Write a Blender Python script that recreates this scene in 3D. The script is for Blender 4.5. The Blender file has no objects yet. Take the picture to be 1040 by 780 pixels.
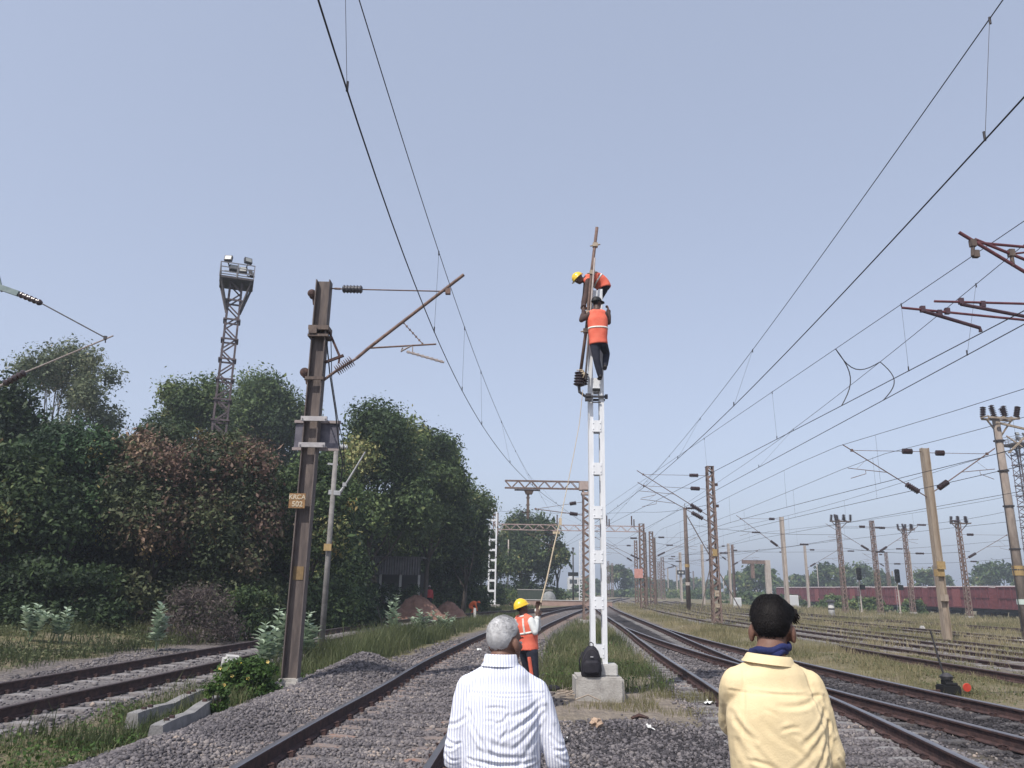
import bpy, bmesh, math, random
import numpy as np
from mathutils import Vector, Matrix, Euler
rnd = random.Random(11)
nrg = np.random.default_rng(11)
V = Vector
SC = bpy.context.scene
COL = SC.collection
rad = math.radians

# ------------------------------------------------------------------ survey of the place
# the photograph's camera (focal length 781 px at 1040 px width, eye 1.8 m, tilted up 14.9 deg, rolled 1 deg)
FPX, CXP, CYP, EYE = 781.0, 520.0, 390.0, 1.8
PITCH = math.atan(208 / 781.0)
ROLL = rad(1.0)

def ray(px, py):
    u = px - CXP; v = py - CYP
    c, s = math.cos(ROLL), math.sin(ROLL)
    x = (u * c + v * s) / FPX; y = (-u * s + v * c) / FPX
    return V((x, math.cos(PITCH) + y * math.sin(PITCH), math.sin(PITCH) - y * math.cos(PITCH)))

def gpt(px, py, z=0.0):
    r = ray(px, py); t = (z - EYE) / r.z
    return V((r.x * t, r.y * t, z))

def at(px, py, Y):
    r = ray(px, py); t = Y / r.y
    return V((r.x * t, Y, EYE + r.z * t))

def athigh(px, py, h):
    """Point of height h seen at a pixel (for tops of masts of known height)."""
    r = ray(px, py); t = (h - EYE) / r.z
    return V((r.x * t, r.y * t, h))

# ------------------------------------------------------------------ objects
def thing(name, label, cat, loc=(0, 0, 0), rz=0.0, group=None):
    o = bpy.data.objects.new(name, None); COL.objects.link(o)
    o.empty_display_size = 0.2
    o.location = loc; o.rotation_euler = (0, 0, rz)
    o['label'] = label; o['category'] = cat
    if group: o['group'] = group
    return o

def tag(o, label=None, cat=None, group=None, kind=None):
    if label: o['label'] = label
    if cat: o['category'] = cat
    if group: o['group'] = group
    if kind: o['kind'] = kind
    return o

def children_of(o):
    return [c for c in ALLCH.get(o.name, [])]

ALLCH = {}
def adopt(child, parent):
    child.parent = parent
    ALLCH.setdefault(parent.name, []).append(child)

def copy_tree(o, parent=None):
    c = o.copy(); COL.objects.link(c)
    if parent is not None: adopt(c, parent)
    for ch in children_of(o): copy_tree(ch, c)
    return c

def root_of(o):
    while o.parent: o = o.parent
    return o

class MB:
    """Mesh builder: collects shapes, links them as one mesh object."""
    def __init__(self):
        self.v = []; self.f = []; self.m = []; self.cm = 0; self.tint = None
    def add(self, vs, fs, m=None):
        b = len(self.v)
        self.v.extend([tuple(p) for p in vs])
        mm = self.cm if m is None else m
        for f in fs:
            self.f.append(tuple(i + b for i in f)); self.m.append(mm)
    def box(self, c, s, rot=None, m=None, taper=1.0):
        x, y, z = s[0] / 2, s[1] / 2, s[2] / 2
        vs = [V((-x, -y, -z)), V((x, -y, -z)), V((x, y, -z)), V((-x, y, -z)),
              V((-x * taper, -y * taper, z)), V((x * taper, -y * taper, z)), V((x * taper, y * taper, z)), V((-x * taper, y * taper, z))]
        if rot is not None: vs = [rot @ p for p in vs]
        c = V(c)
        self.add([p + c for p in vs], [(0, 3, 2, 1), (4, 5, 6, 7), (0, 1, 5, 4), (1, 2, 6, 5), (2, 3, 7, 6), (3, 0, 4, 7)], m)
        return self
    def bevbox(self, c, s, b=0.02, m=None, rot=None):
        """box with chamfered edges"""
        bm = bmesh.new(); bmesh.ops.create_cube(bm, size=1.0)
        for p in bm.verts: p.co = V((p.co.x * s[0], p.co.y * s[1], p.co.z * s[2]))
        bmesh.ops.bevel(bm, geom=list(bm.edges), offset=b, segments=2, affect='EDGES')
        bm.verts.index_update()
        vs = [p.co.copy() for p in bm.verts]
        if rot is not None: vs = [rot @ p for p in vs]
        self.add([p + V(c) for p in vs], [tuple(q.index for q in f.verts) for f in bm.faces], m)
        bm.free(); return self
    def bar(self, p, q, w, h, up=(0, 0, 1), m=None):
        p = V(p); q = V(q); d = (q - p)
        if d.length < 1e-6: return self
        d.normalize(); u = V(up)
        if abs(d.dot(u)) > 0.98: u = V((0, 1, 0)) if abs(d.y) < 0.9 else V((1, 0, 0))
        r = d.cross(u).normalized(); u = r.cross(d).normalized()
        r = r * (w / 2); u = u * (h / 2)
        vs = [p - r - u, p + r - u, p + r + u, p - r + u, q - r - u, q + r - u, q + r + u, q - r + u]
        self.add(vs, [(0, 3, 2, 1), (4, 5, 6, 7), (0, 1, 5, 4), (1, 2, 6, 5), (2, 3, 7, 6), (3, 0, 4, 7)], m)
        return self
    def tube(self, pts, r, n=8, m=None, caps=True):
        pts = [V(p) for p in pts]
        rs = r if isinstance(r, (list, tuple)) else [r] * len(pts)
        t0 = (pts[1] - pts[0]).normalized()
        u = V((0, 0, 1)) if abs(t0.z) < 0.9 else V((1, 0, 0))
        a = t0.cross(u).normalized()
        vs = []; N = len(pts)
        for i, p in enumerate(pts):
            t = (pts[min(i + 1, N - 1)] - pts[max(i - 1, 0)])
            if t.length < 1e-9: t = t0
            t.normalize()
            a = (a - t * a.dot(t)).normalized(); b = t.cross(a)
            for k in range(n):
                w = 2 * math.pi * k / n
                vs.append(p + a * (math.cos(w) * rs[i]) + b * (math.sin(w) * rs[i]))
        fs = []
        for i in range(N - 1):
            for k in range(n):
                k2 = (k + 1) % n
                fs.append((i * n + k, i * n + k2, (i + 1) * n + k2, (i + 1) * n + k))
        if caps:
            fs.append(tuple(range(n))[::-1]); fs.append(tuple((N - 1) * n + k for k in range(n)))
        self.add(vs, fs, m); return self
    def lathe(self, prof, o=(0, 0, 0), axis=(0, 0, 1), n=16, m=None):
        """profile [(radius, height)...] turned round an axis"""
        ax = V(axis).normalized(); q = V((0, 0, 1)).rotation_difference(ax); o = V(o)
        vs = []
        for (r, h) in prof:
            for k in range(n):
                w = 2 * math.pi * k / n
                vs.append(o + q @ V((r * math.cos(w), r * math.sin(w), h)))
        fs = []
        N = len(prof)
        for i in range(N - 1):
            for k in range(n):
                k2 = (k + 1) % n
                fs.append((i * n + k, i * n + k2, (i + 1) * n + k2, (i + 1) * n + k))
        fs.append(tuple(range(n))[::-1]); fs.append(tuple((N - 1) * n + k for k in range(n)))
        self.add(vs, fs, m); return self
    def ellipsoid(self, c, ax, ay, az, nu=16, nv=10, m=None):
        c = V(c); vs = [c - V(az)]
        for j in range(1, nv):
            ph = -math.pi / 2 + math.pi * j / nv
            for i in range(nu):
                th = 2 * math.pi * i / nu
                vs.append(c + V(ax) * (math.cos(ph) * math.cos(th)) + V(ay) * (math.cos(ph) * math.sin(th)) + V(az) * math.sin(ph))
        vs.append(c + V(az)); fs = []
        for i in range(nu):
            fs.append((0, 1 + (i + 1) % nu, 1 + i))
            fs.append((len(vs) - 1, len(vs) - 1 - nu + i, len(vs) - 1 - nu + (i + 1) % nu))
        for j in range(nv - 2):
            for i in range(nu):
                a = 1 + j * nu + i; b = 1 + j * nu + (i + 1) % nu
                fs.append((a, b, b + nu, a + nu))
        self.add(vs, fs, m); return self
    def loft(self, rings, n=20, m=None):
        """rings: (centre, right, forward, rx, ry)"""
        vs = []
        for (c, r, f, rx, ry) in rings:
            for k in range(n):
                w = 2 * math.pi * k / n
                cs, sn = math.cos(w), math.sin(w)
                e = 0.85
                cs = math.copysign(abs(cs) ** e, cs); sn = math.copysign(abs(sn) ** e, sn)
                vs.append(V(c) + V(r) * (cs * rx) + V(f) * (sn * ry))
        fs = []
        for i in range(len(rings) - 1):
            for k in range(n):
                k2 = (k + 1) % n
                fs.append((i * n + k, i * n + k2, (i + 1) * n + k2, (i + 1) * n + k))
        fs.append(tuple(range(n))[::-1]); fs.append(tuple((len(rings) - 1) * n + k for k in range(n)))
        self.add(vs, fs, m); return self
    def build(self, name, mats, parent=None, world=False, smooth=False, loc=None):
        me = bpy.data.meshes.new(name)
        vs = self.v
        if world and parent is not None:
            mi = root_of(parent).matrix_basis.inverted()
            vs = [tuple(mi @ V(p)) for p in vs]
        me.from_pydata(vs, [], self.f)
        if not isinstance(mats, (list, tuple)): mats = [mats]
        for k in mats: me.materials.append(k)
        if len(mats) > 1: me.polygons.foreach_set('material_index', self.m)
        if smooth: me.polygons.foreach_set('use_smooth', [True] * len(me.polygons))
        me.update()
        o = bpy.data.objects.new(name, me); COL.objects.link(o)
        if loc is not None: o.location = loc
        if parent is not None: adopt(o, parent)
        return o

def np_mesh(name, verts, nper, mat, parent=None, tint=None, smooth=False, tris=None):
    """mesh from numpy: verts (N*nper,3) with faces of nper consecutive verts, or explicit faces"""
    me = bpy.data.meshes.new(name)
    verts = np.asarray(verts, dtype=np.float32).reshape(-1, 3)
    me.vertices.add(len(verts)); me.vertices.foreach_set('co', verts.ravel())
    if tris is None:
        nf = len(verts) // nper
        li = np.arange(len(verts), dtype=np.int32); k = nper
    else:
        tris = np.asarray(tris, dtype=np.int32); nf, k = tris.shape; li = tris.ravel()
    me.loops.add(nf * k); me.polygons.add(nf)
    me.loops.foreach_set('vertex_index', li)
    me.polygons.foreach_set('loop_start', np.arange(0, nf * k, k, dtype=np.int32))
    if smooth: me.polygons.foreach_set('use_smooth', np.ones(nf, dtype=bool))
    me.update(calc_edges=True)
    if tint is not None:
        a = me.attributes.new('tint', 'FLOAT', 'FACE')
        a.data.foreach_set('value', np.asarray(tint, dtype=np.float32))
    if mat is not None: me.materials.append(mat)
    o = bpy.data.objects.new(name, me); COL.objects.link(o)
    if parent is not None: adopt(o, parent)
    return o

# ------------------------------------------------------------------ materials
MATS = {}
def nd(nt, t, **kw):
    n = nt.nodes.new(t)
    for k, v in kw.items(): setattr(n, k, v)
    return n

def mat(name, c1, c2=None, scale=6.0, rough=0.75, metal=0.0, bump=0.0, bscale=None, c3=None, stretch=None, contrast=(0.35, 0.65), spec=0.3, sss=0.0, coat=0.0):
    if name in MATS: return MATS[name]
    m = bpy.data.materials.new(name); m.use_nodes = True
    nt = m.node_tree; b = nt.nodes['Principled BSDF']
    b.inputs['Roughness'].default_value = rough; b.inputs['Metallic'].default_value = metal
    b.inputs['Specular IOR Level'].default_value = spec
    if coat: b.inputs['Coat Weight'].default_value = coat
    b.inputs['Base Color'].default_value = (*c1, 1)
    tc = nd(nt, 'ShaderNodeTexCoord'); oi = nd(nt, 'ShaderNodeObjectInfo')
    mp = nd(nt, 'ShaderNodeVectorMath', operation='MULTIPLY_ADD')
    mp.inputs[1].default_value = stretch or (1, 1, 1)
    ad = nd(nt, 'ShaderNodeVectorMath', operation='SCALE'); ad.inputs[0].default_value = (13.1, 7.7, 5.3)
    nt.links.new(oi.outputs['Random'], ad.inputs['Scale'])
    nt.links.new(tc.outputs['Object'], mp.inputs[0]); nt.links.new(ad.outputs[0], mp.inputs[2])
    if c2 is not None:
        no = nd(nt, 'ShaderNodeTexNoise'); no.inputs['Scale'].default_value = scale; no.inputs['Detail'].default_value = 6; no.inputs['Roughness'].default_value = 0.65
        nt.links.new(mp.outputs[0], no.inputs['Vector'])
        cr = nd(nt, 'ShaderNodeValToRGB')
        cr.color_ramp.elements[0].position = contrast[0]; cr.color_ramp.elements[0].color = (*c1, 1)
        cr.color_ramp.elements[1].position = contrast[1]; cr.color_ramp.elements[1].color = (*c2, 1)
        if c3 is not None:
            e = cr.color_ramp.elements.new(min(0.95, contrast[1] + 0.12)); e.color = (*c3, 1)
        nt.links.new(no.outputs['Fac'], cr.inputs[0]); nt.links.new(cr.outputs[0], b.inputs['Base Color'])
    if bump:
        n2 = nd(nt, 'ShaderNodeTexNoise'); n2.inputs['Scale'].default_value = bscale or scale * 4; n2.inputs['Detail'].default_value = 5
        nt.links.new(mp.outputs[0], n2.inputs['Vector'])
        bp = nd(nt, 'ShaderNodeBump'); bp.inputs['Strength'].default_value = bump; bp.inputs['Distance'].default_value = 0.02
        nt.links.new(n2.outputs['Fac'], bp.inputs['Height']); nt.links.new(bp.outputs[0], b.inputs['Normal'])
    MATS[name] = m
    return m

def leafmat(name, ramp, trans=0.25, rough=0.6):
    """foliage: colour of every leaf from its own tint value, a little light let through"""
    if name in MATS: return MATS[name]
    m = bpy.data.materials.new(name); m.use_nodes = True
    nt = m.node_tree; b = nt.nodes['Principled BSDF']; out = nt.nodes['Material Output']
    b.inputs['Roughness'].default_value = rough; b.inputs['Specular IOR Level'].default_value = 0.25
    at_ = nd(nt, 'ShaderNodeAttribute', attribute_name='tint')
    cr = nd(nt, 'ShaderNodeValToRGB')
    els = cr.color_ramp.elements
    while len(els) < len(ramp): els.new(0.5)
    for e, (p, c) in zip(els, ramp): e.position = p; e.color = (*c, 1)
    nt.links.new(at_.outputs['Fac'], cr.inputs[0]); nt.links.new(cr.outputs[0], b.inputs['Base Color'])
    tr = nd(nt, 'ShaderNodeBsdfTranslucent'); nt.links.new(cr.outputs[0], tr.inputs['Color'])
    mx = nd(nt, 'ShaderNodeMixShader'); mx.inputs[0].default_value = trans
    nt.links.new(b.outputs[0], mx.inputs[1]); nt.links.new(tr.outputs[0], mx.inputs[2]); nt.links.new(mx.outputs[0], out.inputs['Surface'])
    MATS[name] = m
    return m

RUST = mat('rusty_steel', (0.085, 0.066, 0.06), (0.165, 0.125, 0.105), 9, 0.8, 0.1, 0.3, c3=(0.24, 0.18, 0.135), stretch=(1, 1, 0.3))
RUSTD = mat('dark_rust', (0.035, 0.022, 0.022), (0.10, 0.055, 0.045), 14, 0.8, 0.1, 0.3)
RUSTR = mat('red_oxide_steel', (0.12, 0.082, 0.07), (0.235, 0.17, 0.145), 8, 0.8, 0.0, 0.2, c3=(0.36, 0.30, 0.26), stretch=(1, 1, 0.5))
MASTC = mat('weathered_grey_rust', (0.085, 0.07, 0.068), (0.165, 0.133, 0.12), 7, 0.75, 0.1, 0.3, c3=(0.27, 0.215, 0.165), stretch=(1.5, 1.5, 0.25))
POLEBR = mat('brown_grey_pole', (.19, .155, .135), (.29, .245, .21), 5, .85, 0, .25, c3=(.36, .30, .25), stretch=(1, 1, .3))
TUBEB = mat('weathered_tube', (0.10, 0.065, 0.055), (0.2, 0.13, 0.105), 12, 0.65, 0.2, 0.15)
MAROON = mat('maroon_tube', (0.10, 0.035, 0.045), (0.17, 0.065, 0.07), 10, 0.6, 0.1, 0.1)
GALV = mat('galvanised_steel', (0.28, 0.28, 0.29), (0.42, 0.42, 0.43), 8, 0.5, 0.35, 0.08)
DKSTEEL = mat('dark_steel', (0.04, 0.04, 0.045), (0.08, 0.075, 0.08), 12, 0.6, 0.3)
WIRE = mat('wire_copper_dark', (0.035, 0.032, 0.036), None, rough=0.55, metal=0.2)
INSUL = mat('brown_porcelain', (0.03, 0.02, 0.022), (0.055, 0.03, 0.03), 8, 0.25, spec=0.5)
INSULG = mat('grey_porcelain', (0.05, 0.05, 0.058), (0.075, 0.07, 0.08), 8, 0.35, spec=0.5)
TANPOLE = mat('tan_painted_mast', (0.245, 0.195, 0.15), (0.35, 0.29, 0.23), 5, 0.8, 0.0, 0.15, c3=(0.15, 0.105, 0.085), stretch=(1.5, 1.5, 0.3))
GREYPOLE = mat('concrete_pole', (0.26, 0.23, 0.21), (0.37, 0.33, 0.30), 5, 0.9, 0.0, 0.3)
PALEPOLE = mat('pale_painted_mast', (0.33, 0.285, 0.255), (0.44, 0.39, 0.35), 5, 0.8, c3=(0.22, 0.15, 0.12), stretch=(1.5, 1.5, 0.3), contrast=(0.4, 0.6))
WHITEM = mat('white_painted_mast', (0.66, 0.67, 0.69), (0.76, 0.77, 0.79), 7, 0.6, 0.0, 0.12, c3=(0.56, 0.53, 0.48), stretch=(1.5, 1.5, 0.25))
WHITEG = mat('white_mast_web', (0.62, 0.62, 0.62), (0.72, 0.72, 0.72), 6, 0.5, 0.0, 0.06, c3=(.55, .52, .48))  # slightly greyer tone for the channel webs of the white mast
CONC = mat('concrete', (0.30, 0.28, 0.26), (0.42, 0.40, 0.375), 6, 0.95, 0.0, 0.5, 40)
CONCL = mat('pale_concrete', (0.42, 0.41, 0.395), (0.52, 0.51, 0.49), 7, 0.95, 0.0, 0.4, 40)
SLEEP = mat('dusty_sleeper', (0.16, 0.135, 0.13), (0.23, 0.185, 0.165), 5, 0.95, 0.0, 0.5, 40, c3=(0.27, 0.155, 0.115), contrast=(.3, .55))
SLEEPG = mat('grey_sleeper', (0.17, 0.165, 0.165), (0.27, 0.255, 0.25), 5, 0.95, 0.0, 0.5, 40)
SLEEPP = mat('pale_sleeper', (0.19, 0.18, 0.182), (0.27, 0.25, 0.245), 5, 0.95, 0.0, 0.5, 40)
RAILSIDE = mat('rail_rust', (0.038, 0.024, 0.025), (0.085, 0.048, 0.044), 10, 0.85, 0.0, 0.3, c3=(0.16, 0.085, 0.065))
RAILTOP = mat('rail_running_surface', (0.20, 0.19, 0.20), (0.30, 0.28, 0.29), 6, 0.35, 0.75, stretch=(1, 0.1, 1))
RAILTOPD = mat('rail_dull_surface', (0.09, 0.07, 0.07), (0.15, 0.12, 0.115), 6, 0.5, 0.3)
YELLOWP = mat('faded_yellow_paint', (0.28, 0.19, 0.085), (0.38, 0.27, 0.13), 12, 0.8, c3=(0.17, 0.12, 0.08))
BLACKP = mat('black_paint', (0.012, 0.012, 0.013), None, rough=0.6)
REDP = mat('red_paint', (0.50, 0.05, 0.03), (0.6, 0.08, 0.05), 6, 0.6)
TANROPE = mat('hemp_rope', (0.42, 0.34, 0.24), (0.55, 0.46, 0.34), 30, 0.95)
BARK = mat('tree_bark', (0.055, 0.045, 0.038), (0.12, 0.10, 0.085), 6, 0.95, 0.0, 0.6, stretch=(1, 1, 0.25))
BARKP = mat('pale_bark', (0.22, 0.20, 0.18), (0.33, 0.30, 0.27), 6, 0.95, 0.0, 0.4)
HAZE = .0012
SUN_EL, SUN_AZ, SUNSTR = 53, 214, 3.3
SKYSTR, AIR, DUST, OZONE, SKYSAT, SKYTINT = .15, 1.0, 2.6, 1.6, .62, (1.0, 1, 1.04)
VEIL, VEILFAC = (2.40, 2.79, 3.72), .52
EXPO = 0.42
# ------------------------------------------------------------------ tracks as surveyed centre lines (x at y)
GAUGE = 1.745
def curve(pts):
    """smooth centre line (Catmull-Rom) sampled every 0.25 m of y"""
    P = [np.array(p, float) for p in pts]
    P = [2 * P[0] - P[1]] + P + [2 * P[-1] - P[-2]]
    out = []
    for i in range(1, len(P) - 2):
        n = max(4, int(np.linalg.norm(P[i + 1] - P[i]) / 0.5))
        for k in range(n):
            t = k / n
            out.append(0.5 * ((2 * P[i]) + (-P[i - 1] + P[i + 1]) * t + (2 * P[i - 1] - 5 * P[i] + 4 * P[i + 1] - P[i + 2]) * t * t + (-P[i - 1] + 3 * P[i] - 3 * P[i + 1] + P[i + 2]) * t ** 3))
    out.append(P[-2])
    return np.array(out)

TRK = {
 'main': curve([(-1.85, 1), (-1.75, 4), (-1.6, 8), (-1.45, 11), (-1.25, 14), (-.93, 19.8), (.12, 31.5), (1.75, 44), (5.7, 70), (11, 100), (20, 150), (30, 200)]),
 'left': curve([(-7.7, 1), (-7.6, 5), (-7.5, 11), (-7.25, 15), (-7.0, 19), (-6.6, 24), (-5.6, 34), (-4.2, 43), (-2.1, 52), (.7, 61), (4.3, 72), (8.3, 87), (10.9, 100)]),
 'right': curve([(3.0, 1), (3.4, 5), (3.85, 8.4), (4.45, 13.7), (4.9, 20.5), (5.47, 28), (6.2, 37), (8.65, 70), (11.5, 100), (17, 150), (24, 220)]),
 'turnout': curve([(8.2, 1), (7.6, 5), (7.05, 9.9), (6.83, 12.2), (6.57, 14.9), (6.33, 19.4), (6.19, 23), (6.12, 29), (6.25, 36.5)]),
 'yard1': curve([(14.7, 6), (14.2, 20), (13.7, 29), (13.3, 38), (13.1, 50), (14.3, 70), (17, 100), (22, 150)]),
 'yard2': curve([(17.6, 6), (17.2, 26), (16.8, 36), (16.6, 50), (17.2, 65), (19.8, 95), (25, 150)]),
 'yard3': curve([(22.2, 6), (21.8, 30), (21.5, 40), (21, 56), (21, 70), (22.7, 100), (28, 150)]),
 'yard4': curve([(30, 6), (28.8, 40), (27, 56), (25.9, 72), (26.1, 100), (30, 150)]),
}
def xc(name, y):
    c = TRK[name]
    return np.interp(y, c[:, 1], c[:, 0])
def dist_trk(name, x, y):
    c = TRK[name]
    d = np.abs(x - np.interp(y, c[:, 1], c[:, 0]))
    return np.where((y > c[-1, 1] + 1) | (y < c[0, 1] - 1), 99.0, d)

def sstep(a, b, x):
    t = np.clip((x - a) / (b - a), 0, 1)
    return t * t * (3 - 2 * t)

def vnoise(x, y, s, seed=0):
    """smooth value noise"""
    r = np.random.default_rng(100 + seed); T = r.random((64, 64))
    u = x / s; v = y / s
    i = np.floor(u).astype(int); j = np.floor(v).astype(int); fu = u - i; fv = v - j
    fu = fu * fu * (3 - 2 * fu); fv = fv * fv * (3 - 2 * fv)
    g = lambda a, b: T[a % 64, b % 64]
    return (g(i, j) * (1 - fu) + g(i + 1, j) * fu) * (1 - fv) + (g(i, j + 1) * (1 - fu) + g(i + 1, j + 1) * fu) * fv

def ground_z(x, y):
    x = np.asarray(x, float); y = np.asarray(y, float)
    n = (vnoise(x, y, 1.3, 1) - .5) * .07 + (vnoise(x, y, .45, 2) - .5) * .035 + (vnoise(x, y, 6, 3) - .5) * .10
    dm = np.minimum.reduce([dist_trk(k, x, y) for k in TRK])
    flat = sstep(1.35, 2.3, dm)
    z = n * flat + (vnoise(x, y, .3, 5) - .5) * .012 * (1 - flat) - 0.006
    # ballast shoulder and heap left of the main track
    s = x - xc('main', y)
    z += 0.17 * np.exp(-((s + 2.15) / .55) ** 2) * sstep(19, 15, y)
    z += 0.36 * np.exp(-((x + 2.95) / .6) ** 2 - ((y - 17.2) / 1.5) ** 2)
    # ditch with weeds between main and left track
    z -= 0.12 * np.exp(-((x + 4.9) / .8) ** 2) * sstep(24, 16, y)
    # right verge a little raised
    z += 0.10 * sstep(1.8, 3.2, x - xc('turnout', np.minimum(y, 36))) * sstep(4.6, 3.2, x - xc('turnout', np.minimum(y, 36))) * sstep(60, 40, y)
    # tree belt floor
    z += 0.35 * sstep(-9.5, -13, x) * sstep(60, 50, y)
    z -= 0.6 * sstep(36, 50, x) * sstep(190, 165, y)
    return z

def masks(x, y):
    """ballast, grass, pale dust, oily black, red soil"""
    d0 = dist_trk('main', x, y); dl = dist_trk('left', x, y); dr = dist_trk('right', x, y); dt = dist_trk('turnout', x, y)
    dy = np.minimum.reduce([dist_trk(k, x, y) for k in ('yard1', 'yard2', 'yard3', 'yard4')])
    nn = (vnoise(x, y, .9, 7) - .5) * .9 + (vnoise(x, y, .35, 8) - .5) * .4
    s0 = x - xc('main', y)
    b = sstep(2.2, 1.6, d0 + nn * .5)
    b = np.maximum(b, sstep(3.3, 2.7, -s0 + nn * .3) * (s0 < 0) * sstep(18, 15.5, y + nn))          # shoulder at left
    b = np.maximum(b, np.exp(-((x + 2.95) / .9) ** 2 - ((y - 17.2) / 1.8) ** 2) > .35)
    b = np.maximum(b, sstep(12.6, 11.2, y + nn * 1.3) * (s0 > 0) * (x < xc('right', y)))         # foreground apron
    b = np.maximum(b, sstep(1.75, 1.35, np.minimum(dr, dt) + nn * .3))
    b = np.maximum(b, .6 * sstep(2.0, 1.2, dy + nn * .3))
    b = np.maximum(b, sstep(1.9, 1.4, dl + nn * .3))
    b = np.maximum(b, .9 * sstep(-8.0, -8.4, x - xc('left', y) - 7.5) * 0)
    b = np.maximum(b, .85 * sstep(3.4, 2.8, xc('left', y) - x + nn * .6) * (x < xc('left', y)) * sstep(40, 25, y))
    pale = sstep(1.5, .9, dl + nn * .35) * sstep(30, 20, y)
    soil = sstep(3.0, 1.5, np.hypot((x - 1.9), (y - 14.0) * .8) + nn) * (1 - b)
    soil = np.maximum(soil, .8 * sstep(3.5, 2, np.abs(x - 2.1)) * sstep(12, 13, y) * sstep(17, 15, y) * (1 - b))
    oil = sstep(1.6, .8, dr + nn * .3) * sstep(22, 30, y) * sstep(75, 55, y)
    oil = np.maximum(oil, sstep(1.9, 1.2, dt + nn * .2) * sstep(24, 18, y) * (x - xc('right', y) > .95))
    oil = np.maximum(oil, .5 * sstep(12.6, 11.2, y + nn) * (s0 > 1.5) * (x < xc('right', y) - 1))
    grass = (1 - b) * (1 - .75 * soil)
    grass = grass * (.55 + .45 * sstep(-.2, .25, nn))
    return b, grass, pale, oil, soil

def axis_lines(segs):
    out = []
    for (a, b, st) in segs: out += list(np.arange(a, b, st))
    out.append(segs[-1][1]); return np.array(out)

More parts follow.
